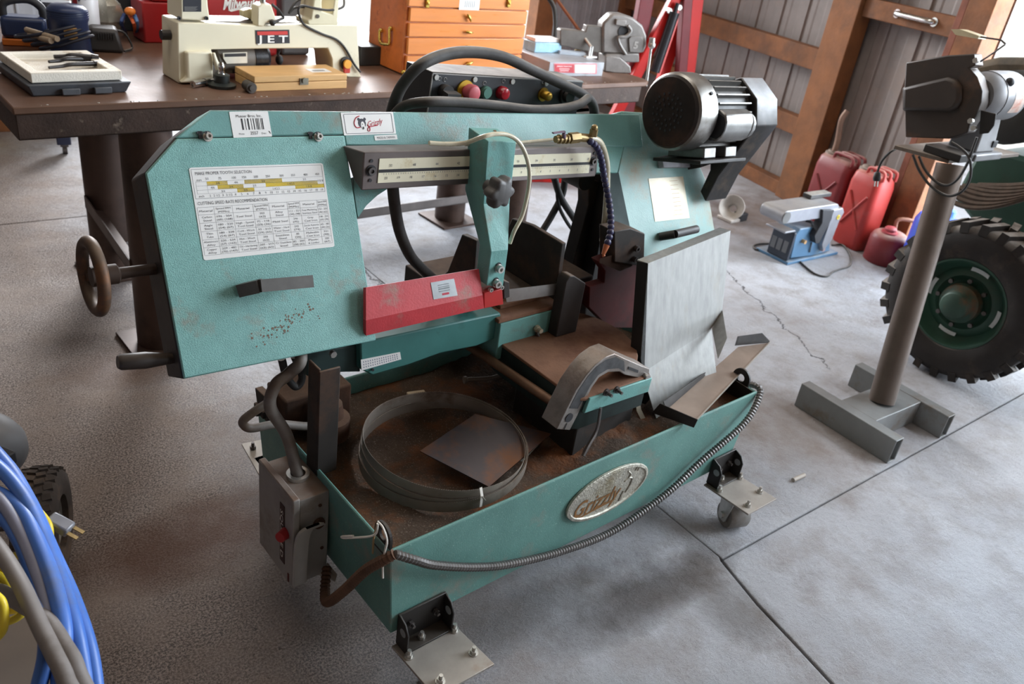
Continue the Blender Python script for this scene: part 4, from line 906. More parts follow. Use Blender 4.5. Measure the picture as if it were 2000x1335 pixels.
# ---- electrical control box on its rear arm, with the looping cable
yc = .70
q = [SF.on(1, yc, *p) for p in ((844, 140), (1140, 158), (1140, 228), (844, 214))]
x0, x1, z1 = q[0][0], q[1][0], q[0][2]; z0 = z1-.145
tilt = (q[1][2]-q[0][2])/(x1-x0)
CA = np.array([unit(SF.A[0]+SF.A[2]*tilt), SF.A[1], unit(SF.A[2]-SF.A[0]*tilt)]); CF = Frame(S3(*q[0]), CA)
wl_ = (x1-x0)
cbm = mat('black_control_box', '#1b1a1b', .4, var=.2, vs=10, dust='#e8e4de', dusta=.55)  # pale top colour paints in the reflection of the back opening
g = G(); g.fbox(CF, (0, 0, -.145), (wl_, .115, 0)); cb = obj('control_box', g, cbm, SAW, bevel=.002)
g = G(); g.fbox(CF, (.004, -.003, -.141), (wl_-.004, 0, -.004)); fpn = obj('control_panel', g, mat('grey_black_panel', '#35373b', .5, var=.15, vs=8, dirt='#6d6a68', da=.2), cb)
g = G(); g.fbox(CF, (0, -.0035, -.0045), (wl_, 0, -.002)); g.fbox(CF, (0, -.0035, -.142), (.003, 0, -.002)); obj('panel_edge', g, STEEL, cb)
for u in (.012, .135, .265, .39): s_ = G(); P = CF.w(u, -.003, -.012); s_.cyl(P, P-SF.A[1]*.004, .007, n=12); obj('panel_screw', s_, ZINC, cb)
kd = -SF.A[1]
def on_panel(x, y): u, v_, w_ = CF.on(1, -.003, x, y); return CF.w(u, -.003, w_)
# three-position selector, stop, start, pilot lights, flow knob
P = on_panel(866, 178); g = G(); g.cyl(P, P+kd*.022, .019, n=20); g.hexa([P+kd*.022+CA[0]*a+CA[2]*b for a, b in ((-.018, -.007), (.022, -.007), (.022, .007), (-.018, .007))], [P+kd*.042+CA[0]*a+CA[2]*b for a, b in ((-.016, -.003), (.026, -.003), (.026, .003), (-.016, .003))]); obj('selector_switch', g, mat('black_plastic', '#2b2826', .45, dust='#6f6862', dusta=.5), cb)
P = on_panel(908, 176); g = G(); g.cyl(P, P+kd*.004, .026, n=26); es = obj('stop_ring', g, mat('yellow_plastic', '#d8b32a', .5, var=.1), cb)
g = G(); g.lathe(P, kd, [(0, .013), (.016, .013), (.018, .021), (.036, .022), (.040, .020), (.042, .016)], 24); obj('stop_button', g, mat('faded_red_button', '#c2555c', .5, var=.08), cb)
P = on_panel(946, 179); g = G(); g.cyl(P, P+kd*.012, .016, n=20); g.cyl(P+kd*.012, P+kd*.016, .0135, n=20); obj('start_button', g, mat('faded_green_button', '#4f7d70', .5, var=.1), cb)
P = on_panel(978, 180); g = G(); g.lathe(P, kd, [(0, .0175), (.014, .0175), (.022, .014), (.024, .008)], 22); obj('pilot_light', g, mat('red_lens', '#a81f2c', .2), cb)
P = on_panel(1060, 184); g = G(); g.cyl(P, P+kd*.004, .019, n=22); g.lathe(P, kd, [(.004, .012), (.026, .013), (.030, .010), (.031, .004)], 18); obj('coolant_knob', g, mat('tarnished_gold', '#a8842f', .35, .7, var=.2), cb)
P = on_panel(1103, 186); g = G(); g.cyl(P, P+kd*.010, .024, n=22); g.cyl(P+kd*.01, P+kd*.024, .017, n=18); obj('key_switch', g, mat('black_plastic', '#2b2826', .45), cb)
g = G()
for x, y in ((858, 153), (869, 155), (946, 162), (983, 158), (1061, 160), (1063, 208)):
    P = on_panel(x, y)+kd*.0012; g.tube([P+CA[0]*.005*math.cos(t)+CA[2]*.005*math.sin(t) for t in np.linspace(0, 5.2, 8)], .0007, 4, 1)
obj('panel_symbols', g, mat('pale_print', '#b8b6b2', .6), cb)
g = G(); g.fbox(SF, (.55, .735, .50), (1.20, .785, z0+.02)); g.fbox(SF, (1.10, .60, -.05), (1.19, .69, .70)); g.fbox(SF, (1.10, .60, .50), (1.19, .78, .60)); g.fbox(SF, (.60, .74, z0), (.66, .78, z0+.04))
g2 = G(); g2.fbox(SF, (.62, .745, z0-.03), (1.18, .785, z0+.004)); g2.fbox(SF, (1.08, .55, -.05), (1.18, .66, .60)); g2.fbox(SF, (1.08, .60, z0-.03), (1.18, .785, z0+.004)); obj('box_arm', g2, BLACK, SAW, bevel=.004)
cab = [SF.wn(1, y_, *p) for y_, p in ((.70, (764, 240)), (.68, (767, 212)), (.66, (785, 168)), (.63, (822, 127)), (.65, (872, 106)), (.66, (928, 102)), (.66, (985, 112)), (.66, (1040, 137)), (.66, (1095, 163)), (.66, (1137, 184)), (.66, (1158, 205)), (.68, (1161, 240)))]
CABLE = mat('thick_rubber_cable', '#35312e', .7, var=.25, vs=30, dust='#a8a29a', dusta=.85, bump=.1, bs=200)
hose('thick_cable', cab, .0145, CABLE)
cab = [SF.wn(1, y_, *p) for y_, p in ((.66, (764, 232)), (.63, (790, 207)), (.58, (838, 199)), (.58, (900, 200)), (.58, (970, 206)), (.57, (1040, 214)), (.57, (1095, 212)), (.58, (1130, 204)), (.60, (1148, 192)))]
hose('thick_cable', cab, .0125, CABLE)
hose('thick_cable', [SF.wn(1, y_, *p) for y_, p in ((.56, (762, 300)), (.57, (766, 350)), (.58, (771, 400)), (.59, (781, 452)), (.60, (800, 497)), (.61, (822, 522)), (.62, (850, 548)))], .0145, CABLE)
hose('thin_cable', [SF.wn(1, .80, *p) for p in ((1082, 345), (1095, 385), (1120, 425), (1150, 470))], .0115, RUBBER)
hose('thin_cable', [SF.wn(1, .82, *p) for p in ((1105, 340), (1098, 380), (1078, 420), (1060, 450))], .0115, RUBBER)
hose('thin_cable', [SF.wn(1, .80, *p) for p in ((1088, 345), (1090, 395), (1105, 430), (1130, 465))], .006, RUBBER)

# ---- motor on its hinged bracket, belt guard
MB = mat('motor_black', '#23211f', .45, .2, var=.25, vs=14, dust='#8d8780', dusta=.8)
MAL = mat('motor_dull_silver', '#8e8d8b', .38, .75, var=.18, vs=22, dirt='#6a5d4e', da=.3)
MC = HF.wn(2, .12, 1314, 216); A0_ = HF.A[0]; r0 = .107
g = G(); g.lathe(MC, A0_, [(.004, .0), (0, .070), (.004, .092), (.016, r0-.002), (.03, r0), (.085, r0), (.085, r0-.006), (.02, r0-.006)], 40); fc = obj('fan_cover', g, mat('fan_cover_steel', '#9a9894', .33, .85, var=.15, vs=16, dirt='#5d5247', da=.3), SAW, ang=30)
g = G(); g.lathe(MC-A0_*.001, A0_, [(.003, 0), (-.0008, .070), (.0035, .093), (.014, r0-.006), (.016, r0-.004), (.012, r0-.012)], 40); obj('fan_grille', g, mat('grille_rust_black', '#241b17', .75, .2, var=.35, vs=12, dirt='#4a2f22', da=.35), fc, ang=30)
u_, w_ = perp(A0_); g = G()
for k, rr in ((8, .022), (14, .036), (18, .050)):
    for i in range(k): t = 2*PI*i/k; p = MC-A0_*.0022+rr*(math.cos(t)*u_+math.sin(t)*w_); g.cyl(p, p+A0_*.0012, .0036, n=8)
obj('vent_holes', g, INK, fc)
q = G(); P = MC+A0_*.066+r0*unit(-SF.A[1]*.75+SF.A[2]*.66); q.bolt(P, unit(-SF.A[1]*.75+SF.A[2]*.66), .005, .004); obj('screw', q, INK, fc)
g = G(); g.lathe(MC, A0_, [(.08, .088), (.265, .088)], 32); mb = obj('motor_body', g, MB, SAW)
cnt = 0
for t in np.linspace(0, 2*PI, 27)[:-1]:
    d = math.cos(t)*u_+math.sin(t)*w_; s_ = np.cross(A0_, d); q = G(); q.hexa([MC+A0_*.10+d*.085+s_*k for k in (-.0035, .0035)]+[MC+A0_*.255+d*.085+s_*k for k in (.0035, -.0035)], [MC+A0_*.10+d*.103+s_*k for k in (-.002, .002)]+[MC+A0_*.252+d*.103+s_*k for k in (.002, -.002)]); obj('cooling_fin', q, mat('fin_grey', '#5f5d5a', .4, .6, var=.2, vs=20, dust='#c6c2bc', dusta=.9), mb)
fd = unit(-SF.A[1]*.93-SF.A[2]*.12+SF.A[0]*-.0); fd = unit(fd-A0_*(fd@A0_)); fs_ = np.cross(A0_, fd)
p0 = MC+A0_*.098+fd*.112; g = G()
sect = [(.0, -.045), (.030, -.040), (.042, -.022), (.045, 0), (.042, .022), (.030, .040), (.0, .045)]
def cap_box(off, k): return [p0+A0_*off+fd*(a-.025)*1+fs_*b*k for a, b in sect]
g.hexa(cap_box(0, 1), cap_box(.13, 1)); g.hexa(cap_box(.13, 1), cap_box(.15, .75)); cbx = obj('capacitor_box', g, MAL, mb, bevel=.004)
g = G(); g.prism([p for p in cap_box(-.0012, .78)], A0_*.001); obj('box_opening', g, INK, cbx, smooth=False)
dn_ = unit(-SF.A[2]*.8+HF.A[2]*.0-SF.A[1]*.2); dn_ = unit(dn_-A0_*(dn_@A0_))
q_ = MC+dn_*.10
for off in (.12, .22):
    g = G(); g.box(MC+A0_*off+dn_*.112, (.055, .13, .03), np.array([A0_, np.cross(dn_, A0_), dn_]))
    obj('motor_foot', g, MAL, mb, bevel=.003)
g = G(); g.box(MC+A0_*.16+dn_*.135, (.22, .17, .010), np.array([A0_, np.cross(dn_, A0_), dn_])); obj('motor_plate', g, BLACK, SAW, bevel=.002)
q4 = H([(1302, 303), (1376, 290), (1372, 324), (1306, 325)], .012); g = G(); g.prism(q4, -HF.A[2]*.02); obj('hinge_bracket', g, mat('grey_bracket', '#9b9ba0', .5, .3, dirt='#4a4642', da=.3), SAW, bevel=.002)
g = G(); g.prism(H([(1372, 268), (1408, 276), (1418, 312), (1380, 325)], .05), -HF.A[2]*.05); hb = obj('hinge_block', g, BLACKD, SAW, bevel=.002)
g = G(); g.prism(H([(1412, 274), (1446, 282), (1452, 306), (1420, 310)], .052), -HF.A[2]*.006); obj('adjust_plate', g, mat('grey_bracket', '#9b9ba0'), SAW, bevel=.001)
g = G(); g.cyl(HF.wn(2, .06, 1412, 280), HF.wn(2, .065, 1455, 303), .0045, n=8); g.bolt(HF.wn(2, .065, 1455, 303), unit(HF.wn(2, .065, 1455, 303)-HF.wn(2, .06, 1412, 280)), .009, .008); obj('tension_bolt', g, DSTEEL, SAW)
# belt guard: hollow rim with octagonal end, running down to the drive pulley
u1 = HF.l(MC+A0_*.268)[0]
left = [(1462, 147), (1492, 190), (1492, 243), (1414, 342), (1388, 392), (1378, 372), (1398, 330), (1400, 250), (1418, 160)]
BL_ = [HF.w(HF.on(0, u1, *p)) for p in left]
GUARD = mat('belt_guard_grey', '#8b8c90', .35, .35, var=.1, vs=14, dirt='#5d5853', da=.2)
g = G(); g.prism(BL_, A0_*.11); bg = obj('belt_guard', g, mat('belt_guard_black', '#2b2827', .45, .2, var=.3, vs=20, dirt='#57493c', da=.3, ds=14, dust='#d5d6da', dusta=.9), SAW, bevel=.004)  # pale upper facets are painted sheen from the daylight

# ================================================================== LOOSE THINGS IN THE TRAY
DCOIL = mat('band_steel_dark', '#9c9389', .42, .5, var=.2, vs=8, dirt='#5c3f2c', da=.25)
# coiled band: three turns of thin strip lying almost flat
c0 = SF.w(.308, .240, -.042); Rx, Ry = .197, .192
BLADE = thing('coiled_saw_blade', 'dark steel saw blade coiled into a big ring, lying in the rusty tray', 'saw blade', c0)
def band(r, z0, h, tilt=(0, 0), th=.0011):
    n = 96; g = G(); vs = []
    for i in range(n):
        t = 2*PI*i/n; d = V(math.cos(t), math.sin(t), 0)
        zz = z0+tilt[0]*d[0]+tilt[1]*d[1]
        for rr, k in ((r, 0), (r, 1), (r-th, 1), (r-th, 0)): vs.append(c0+SF.A[0]*rr*d[0]+SF.A[1]*rr*d[1]*.985+SF.A[2]*(zz+h*k))
    fs = []
    for i in range(n):
        j = (i+1) % n
        for k in range(4): fs.append((4*i+k, 4*j+k, 4*j+(k+1) % 4, 4*i+(k+1) % 4))
    g.add(vs, fs); return g
for r, z0, h, tl in ((.206, .010, .027, (.012, -.004)), (.203, .026, .027, (.004, .012)), (.199, .036, .027, (-.010, .006))):
    cl = obj('blade_loop', band(r, z0, h, tl), DCOIL, BLADE, ang=60)
    # teeth along the top edge (one joined strip per loop)
    g = G(); n = 240
    for i in range(n):
        t = 2*PI*i/n; t2 = 2*PI*(i+.8)/n; zz = z0+tl[0]*math.cos(t)+tl[1]*math.sin(t)+h
        a = c0+SF.A[0]*r*math.cos(t)+SF.A[1]*r*.985*math.sin(t)+SF.A[2]*zz; b = c0+SF.A[0]*r*math.cos(t2)+SF.A[1]*r*.985*math.sin(t2)+SF.A[2]*zz
        g.add([a, b, a+SF.A[2]*.0022], [(0, 1, 2)])
    te = obj('blade_teeth', g, DCOIL, cl, smooth=False); te['kind'] = 'stuff'
g = G(); P = [SF.wn(1, .045, *p) for p in ((936, 968), (941, 985), (945, 1000))]; 
tb = min(np.linspace(-PI, PI, 400), key=lambda t: abs(proj(c0+SF.A[0]*.206*math.cos(t)+SF.A[1]*.203*math.sin(t)+SF.A[2]*.045)[0]-938)+(900 if math.sin(t) > 0 else 0)); rd = SF.A[0]*math.cos(tb)+SF.A[1]*math.sin(tb)
P = [c0+rd*.199+SF.A[2]*.066, c0+rd*.210+SF.A[2]*.050, c0+rd*.211+SF.A[2]*.020]
g.strip(P, SF.A[0]*.0035, -SF.A[1]*.001); g.strip([P[1], P[1]+SF.A[0]*.012-SF.A[2]*.016], SF.A[1]*.003, SF.A[2]*.001); obj('white_tape_tie', g, mat('white_tape', '#dedad2', .7), BLADE, smooth=False)
# plate through the ring
ring_z = -.012
q = [SF.w(SF.on(2, .004, 820, 880)), SF.w(SF.on(2, .020, 928, 808)), SF.w(SF.on(2, -.005, 1076, 846)), SF.w(SF.on(2, -.022, 1014, 905)), SF.w(SF.on(2, -.02, 955, 950))]
g = G(); g.prism([q[0], q[1], q[2], q[4]], SF.A[2]*-.003)
single('steel_offcut_plate', g, mat('blued_offcut', '#413c40', .38, .5, var=.2, vs=6, dirt='#6e4526', da=.5, ds=5), 'flat square steel offcut propped across the inside of the coiled blade ring', 'metal plate')
q = SZ([(905, 900), (1000, 845), (1075, 842), (1012, 902)], -.038)
g = G(); q = SZ([(1016, 862), (1076, 843), (1020, 902), (1000, 900)], -.040); g.prism(q, SF.A[2]*.003)
single('grey_offcut_plate', g, mat('dull_grey_sheet', '#8b857a', .6, .3, var=.15, dirt='#6b5a48', da=.3), 'dull grey sheet corner sticking out under the right side of the blade ring', 'metal plate')
g = G(); q = SZ([(788, 786), (822, 770), (860, 790), (800, 812)], -.045); g.box(SF.wn(2, -.040, 812, 786)+SF.A[2]*.016, (.050, .022, .032), yawframe((0, 0, 0), -12).A)
single('wood_offcut', g, mat('pale_wood_block', '#cdb999', .7, var=.12, dirt='#8a6e4c', da=.15), 'small pale wood block on the tray behind the blade ring', 'wood block', bevel=.002)
g = G(); q = SZ([(720, 985), (760, 950), (850, 985), (915, 1005)], -.045)
# long steel channel resting on the right end of the tray, one end over the rim
CH = thing('steel_channel', 'shallow steel channel with turned-up black ends, lying over the right rim of the tray', 'steel channel', SF.w(1.15, .07, .0))
zc = .022
b = SZ([(1301, 801), (1360, 820), (1502, 669), (1442, 677)], zc); b[0] = b[0]-SF.A[2]*.0
CHM = mat('channel_inner', '#9b8a7d', .5, .4, var=.2, vs=6, dirt='#6d5240', da=.3, ds=4)
g = G(); g.prism(b, SF.A[2]*-.003); obj('channel_floor', g, CHM, CH)
CHB = mat('channel_black', '#2a2522', .6, .2, var=.3, dirt='#4d3b2f', da=.3)
hup = SF.A[2]*.040
e0 = unit(b[1]-b[0]); el = unit(b[2]-b[1])
g = G(); g.prism([b[0]-e0*.035-SF.A[2]*.02, b[1]+e0*.0-SF.A[2]*.024, b[1]+SF.A[2]*.004+e0*.004, b[0]-e0*.020+SF.A[2]*.016], -el*.003); obj('channel_end', g, CHB, CH, bevel=.001)
g = G(); g.prism([b[3]-e0*.012, b[2], b[2]+SF.A[2]*.006, b[2]-e0*.03+SF.A[2]*.026, b[3]-e0*.012+SF.A[2]*.034], el*.003); obj('channel_end', g, CHB, CH, bevel=.001)
g = G(); g.prism([b[0], b[0]*.35+b[3]*.65, b[0]*.35+b[3]*.65+SF.A[2]*.006, b[0]-e0*.012+SF.A[2]*.024], -e0*.003); obj('channel_side', g, CHB, CH, bevel=.001)
g = G(); g.prism([b[1], b[2], b[2]+SF.A[2]*.004, b[1]+SF.A[2]*.004], e0*.003); obj('channel_lip', g, mat('bright_edge', '#b3aca2', .4, .5), CH)
# thin rod standing against the pedestal
g = G(); P = [SF.wn(1, .07, *p) for p in ((1172, 800), (1168, 830), (1163, 848))]; P = [SF.wn(1, .066, 1173, 796), SF.wn(1, .062, 1166, 838), SF.wn(1, .052, 1150, 868), SF.wn(1, .045, 1139, 890)]
g.tube(P, .004, 7, 3, rf=lambda i, N: 1.0 if i < 4 else 1.35)
single('thin_steel_rod', g, mat('grey_rod', '#6f6a68', .45, .6, var=.2), 'thin grey rod leaning from the black pedestal down to the tray', 'rod')
# short cylinder on the floor right of the saw
g = G(); a = Wz(1549, 937, .007); b = Wz(1571, 927, .007); g.cyl(a, b, .0075, n=14)
single('steel_dowel', g, mat('pale_dowel', '#a89f95', .6, .2), 'short pale metal dowel lying on the floor right of the saw', 'dowel')

# ================================================================== WELDING BENCH
TF = yawframe((.375, 2.623, .887), 2.6)             # front left top corner; x along the front edge, y back, z up from the top
def TZ(x, y, h=0.0): return TF.on(2, h, x, y)
def tw(*a): return TF.w(*a)
BTOP = mat('bench_top_steel', '#6b4f3f', .5, .12, var=.2, vs=4, dirt='#4a3024', da=.45, ds=3, bump=.1, bs=60)
BEDGE = mat('bench_edge_steel', '#43332b', .6, .3, var=.3, vs=12, dirt='#8b7b6c', da=.05, ds=30, bump=.3, bs=90)
BPIPE = mat('bench_pipe', '#4b382f', .5, .35, var=.25, vs=5, dirt='#2f211a', da=.35, ds=4)
BENCH = thing('welding_bench', 'long heavy brown steel workbench on fat pipe legs behind the saw', 'workbench', tw(1.35, .55, -.887))
LX = 2.70
top = [(0, 0), (LX-.05, 0), (LX-.015, .015), (LX, .05), (LX, 1.05), (LX-.05, 1.10), (0, 1.10)]
g = G(); g.prism([tw(x, y, -.022) for x, y in top], TF.A[2]*.022); obj('tabletop', g, [BTOP], BENCH, bevel=.004)
g = G(); g.fbox(TF, (.006, .004, -.095), (LX-.07, .012, -.022)); g.fbox(TF, (.006, .004, -.095), (LX-.07, .06, -.088)); obj('front_channel', g, BEDGE, BENCH, bevel=.002)
g = G(); g.fbox(TF, (.006, .012, -.095), (.014, 1.09, -.022)); obj('side_channel', g, BEDGE, BENCH)
g = G(); g.fbox(TF, (LX-.078, .012, -.095), (LX-.07, 1.09, -.022)); obj('side_channel', g, BEDGE, BENCH)
g = G(); g.fbox(TF, (.006, 1.082, -.095), (LX-.07, 1.09, -.022)); obj('back_channel', g, BEDGE, BENCH)
lp = []
for px_ in ((316, 668), (1038, 545), (877, 428)):
    l = TF.l(Wz(*px_)); lp.append((l[0], l[1]))
lp = [(lp[0][0], lp[0][1]), (lp[1][0]-.02, .13), (lp[2][0], lp[2][1]), (lp[0][0]+.045, lp[2][1]+.02)]
for x, y in lp:
    g = G(); g.cyl(tw(x, y, -.875), tw(x, y, -.095), .080, n=28, caps=False); lg = obj('leg', g, BPIPE, BENCH)
    g = G(); g.fbox(TF, (x-.12, y-.12, -.887), (x+.12, y+.12, -.875)); obj('base_plate', g, BPIPE, lg, bevel=.002)
def angle_iron(p, q, w, up, side, m=BPIPE, name='brace'):
    p = np.array(p); q = np.array(q); g = G(); d = unit(q-p); up = unit(np.array(up)-d*(np.array(up)@d)); sd = np.array(side)
    g.hexa([p, p+up*w, p+up*w+sd*.005, p+sd*.005], [q, q+up*w, q+up*w+sd*.005, q+sd*.005]); g.hexa([p, p+sd*w, p+sd*w+up*.005, p+up*.005], [q, q+sd*w, q+sd*w+up*.005, q+up*.005]); return obj(name, g, m, BENCH)
ly = (lp[0][1]+lp[3][1])/2
angle_iron(tw(lp[0][0]-.085, lp[0][1], -.60), tw(lp[3][0]-.085, lp[3][1], -.60), .05, (0, 0, 1), TF.A[0])
z_ = TF.on(1, lp[2][1]-.09, 810, 412)[2]
angle_iron(tw(lp[3][0], lp[2][1]-.085, z_), tw(lp[2][0]+.05, lp[2][1]-.085, z_), .045, (0, 0, 1), TF.A[1], mat('grey_brace', '#7a7370', .5, .4, var=.15))
angle_iron(tw(lp[1][0], lp[1][1], -.62), tw(lp[2][0], lp[2][1], -.62), .045, (0, 0, 1), TF.A[0])
# swarf and slag crumbs along the front edge
g = G()
for k in range(60):
    x = rng.random()*2.6; g.ball(tw(x, .004+.012*rng.random(), .001), (.004*rng.random()+.001, .003, .0015), n=5, m=3)
o = obj('edge_crumbs', g, mat('grey_crumbs', '#b9b2a8', .8), BENCH); o['kind'] = 'stuff'

# ---- open black case with foam insert and tools
a, b = TZ(59, 191), TZ(256, 181); yaw = math.degrees(math.atan2((b-a)[1], (b-a)[0]))
def sub(lx, ly_, deg): P = tw(lx, ly_, 0); return yawframe(P, 2.6+deg)
CFm = sub(a[0], a[1], yaw); cw = np.linalg.norm((b-a)[:2]); cdp = .30
CASE = thing('open_tool_case', 'open shallow black case at the left end of the steel bench', 'tool case', CFm.w(cw/2, cdp/2, 0))
g = G(); lo = [CFm.w(.01, .01, 0), CFm.w(cw-.01, .01, 0), CFm.w(cw-.01, cdp, 0), CFm.w(.01, cdp, 0)]; hi = [CFm.w(-.004, -.004, .035), CFm.w(cw+.004, -.004, .035), CFm.w(cw+.004, cdp+.01, .035), CFm.w(-.004, cdp+.01, .035)]
g.hexa(lo, hi); cs = obj('case_shell', g, mat('grey_case_plastic', '#4c4f54', .5, var=.1, vs=8, dirt='#2e2c2b', da=.3), CASE, bevel=.004)
for u in (.30, .62): g = G(); g.fbox(CFm, (cw*u, -.009, .004), (cw*u+.05, .0, .022)); obj('case_latch', g, mat('grey_case_plastic', '#4c4f54'), CASE, bevel=.002)
fx0, fx1, fy0, fy1, fz0, fz1 = .012, cw-.018, .012, cdp-.01, .037, .066
FOAM = mat('white_foam', '#e3ddd0', .8, var=.05, dirt='#b39a76', da=.25, ds=8, bump=.3, bs=200)
g = G(); rim = .026
oo = [(fx0, fy0), (fx1, fy0), (fx1, fy1), (fx0, fy1)]; ii = [(fx0+rim, fy0+rim), (fx1-rim*1.2, fy0+rim), (fx1-rim*1.2, fy1-rim), (fx0+rim, fy1-rim)]
vs = [CFm.w(x, y, fz0) for x, y in oo]+[CFm.w(x, y, fz1) for x, y in oo]+[CFm.w(x, y, fz1) for x, y in ii]+[CFm.w(x, y, fz1-.018) for x, y in ii]
fs = [(3, 2, 1, 0)]
for k in range(3):
    for i in range(4): j = (i+1) % 4; fs.append((4*k+i, 4*k+j, 4*k+4+j, 4*k+4+i))
fs.append((12, 13, 14, 15)); g.add(vs, fs)
foam = single('foam_tray', g, FOAM, 'cracked white foam tray sitting in the open black case', 'foam tray', bevel=.003)
for k, (u0, v0, u1_, v1, r) in enumerate(((.30, .30, .85, .42, .006), (.38, .52, .80, .62, .007), (.50, .70, .90, .60, .009))):
    g = G(); p = CFm.w(fx0+(fx1-fx0)*u0, fy0+(fy1-fy0)*v0, fz1-.006+.003*k); q = CFm.w(fx0+(fx1-fx0)*u1_, fy0+(fy1-fy0)*v1, fz1-.006+.003*k)
    m_ = (p+q)/2+TF.A[2]*.004; g.tube([p, p*.7+q*.3+TF.A[1]*.004, m_, q], r, 8, 4, rf=lambda i, N: .7+.6*i/N)
    g.cyl(q, q+unit(q-p)*.02, r*1.5, r*1.1, 10)
    single('black_hand_tool', g, mat('black_tool', '#262222', .4, .3, var=.2, dust='#77706a', dusta=.4), ('thin curved black tool nearest the front rim of the white foam tray', 'middle black tool of the three lying in the white foam tray', 'thickest black tool at the back of the white foam tray')[k], 'hand tool', 'black tools in the foam tray')

# ---- mini wood lathe
a, b = TZ(349, 163), TZ(707, 150); yl = math.degrees(math.atan2((b-a)[1], (b-a)[0]))
LF = sub(a[0], a[1], yl); LW = np.linalg.norm((b-a)[:2])
IVORY = mat('ivory_enamel', '#e4dcc2', .38, var=.05, vs=5, dirt='#b9ab88', da=.15, ds=4)
LATHE = thing('mini_wood_lathe', 'cream enamelled bench lathe with a red and black badge, on the steel bench', 'lathe', LF.w(LW/2, .08, 0))
def lq(x, y, d=0.0): return LF.on(1, d, x, y)       # local point on the lathe's front plane from 440-px zoom
def lz(x, y, d=0.0): return lq(320+x/4.545, y/4.545, d)
def lpr(pts, d, depth): g = G(); g.prism([LF.w(*lz(x, y, d)) for x, y in pts], LF.A[1]*depth); return g
prof = [(128, 738), (122, 200), (410, 205), (860, 228), (1260, 215), (1720, 222), (1730, 440), (1740, 655), (1758, 685), (1640, 685), (1500, 640), (1492, 520), (1455, 428), (900, 432), (420, 440), (436, 480), (440, 735)]
obj('lathe_bed', lpr(prof, 0, .13), IVORY, LATHE, bevel=.004)
obj('motor_cover', lpr([(205, 462), (428, 458), (438, 490), (440, 735), (150, 738), (215, 690)], -.022, .03), IVORY, LATHE, bevel=.006)
obj('headstock', lpr([(150, 178), (150, -160), (378, -160), (395, 60), (412, 170), (412, 186)], .004, .11), IVORY, LATHE, bevel=.005)
obj('speed_plate', lpr([(170, -80), (333, -80), (333, 104), (172, 104)], .003, .002), mat('dark_speed_plate', '#23242c', .4), LATHE)
g = G()
for k in range(6): p = [LF.w(*lz(x, y, .002)) for x, y in ((182, 60+k*7), (300-10*(k % 3), 60+k*7), (300-10*(k % 3), 62+k*7), (182, 62+k*7))]; g.prism(p, -LF.A[1]*.0004)
obj('print_lines', g, mat('grey_print', '#8e8c88', .6), LATHE, smooth=False)
g = G(); P = LF.w(*lz(70, 310, .06)); g.cyl(P, P-LF.A[0]*.035, .016, n=16); obj('belt_knob', g, mat('black_plastic', '#2b2826'), LATHE)
for x, y in ((132, 160), (375, 160)): g = G(); P = LF.w(*lz(x, y, .003)); g.socket(P, -LF.A[1], .006, .006); obj('cap_screw', g, INK, LATHE)
obj('bed_way', lpr([(412, 186), (1620, 200), (1620, 214), (412, 206)], .03, .10), mat('grey_ground_iron', '#6f6a66', .35, .7), LATHE)
obj('rest_post', lpr([(832, 232), (835, 60), (880, 36), (955, 40), (985, 130), (1010, 195), (905, 205), (890, 236)], -.006, .05), IVORY, LATHE, bevel=.004)
obj('rest_banjo', lpr([(700, 100), (760, 78), (840, 92), (840, 200), (705, 150)], .05, .03), mat('ivory_shade', '#cfc49f', .4), LATHE, bevel=.003)
g = G(); g.cyl(LF.w(*lz(880, 40, .02)), LF.w(*lz(872, -60, .02)), .010, n=14); obj('rest_shaft', g, STEEL, LATHE)
g = G(); p = LF.w(*lz(965, 200, -.012)); g.ball(p, .011); g.cyl(p, LF.w(*lz(1060, 160, .02)), .006, .005); g.tube([LF.w(*lz(960, 40, .02)), LF.w(*lz(1020, 90, .02)), LF.w(*lz(1065, 160, .02))], .005, 7, 3); obj('clamp_lever', g, RUBBER, LATHE)
obj('tailstock', lpr([(1275, 180), (1310, 170), (1340, -40), (1400, -40), (1405, 100), (1500, 130), (1520, -20), (1560, -40), (1545, 180), (1550, 222), (1285, 222)], .0, .09), mat('ivory_tailstock', '#ddd4b4', .4, var=.06), LATHE, bevel=.004)
g = G(); g.cyl(LF.w(*lz(1365, 145, -.001)), LF.w(*lz(1365, 145, -.005)), .007); obj('tailstock_bolt', g, ZINC, LATHE)
g = lpr([(812, 268), (1114, 264), (1118, 384), (818, 390)], -.0015, .0015); bgd = obj('badge', g, mat('badge_black', '#26262c', .5), LATHE, smooth=False)
obj('badge_bar', lpr([(828, 280), (1098, 276), (1100, 308), (832, 312)], -.0025, .001), mat('badge_red', '#c8352f', .5), bgd, smooth=False)
g = G(); P = LF.w(*lz(968, 345, -.003)); g.text('J E T', P, LF.A[0], LF.A[2], w=.115, h=.024, bold=.02); obj('lettering', g, WHITE, bgd, smooth=False)
g = G(); g.cyl(LF.w(*lz(440, 520, .07)), LF.w(*lz(760, 505, .07)), .052, n=26); g.fbox(LF, (lz(440, 520)[0], .03, .02), (lz(640, 520)[0], .11, .05)); mo = obj('drive_motor', g, mat('motor_grey', '#6c665f', .5, .2), LATHE)
g = G(); g.cyl(LF.w(*lz(760, 505, .07)), LF.w(*lz(870, 503, .07)), .054, n=26); g.cyl(LF.w(*lz(870, 503, .07)), LF.w(*lz(905, 503, .07)), .054, .040, 26); obj('motor_end', g, mat('black_gloss', '#222225', .25), mo)
obj('motor_label', lpr([(525, 470), (740, 462), (742, 560), (560, 565), (530, 520)], .012, .002), mat('label_cream', '#d8d3c4', .5), mo, smooth=False)
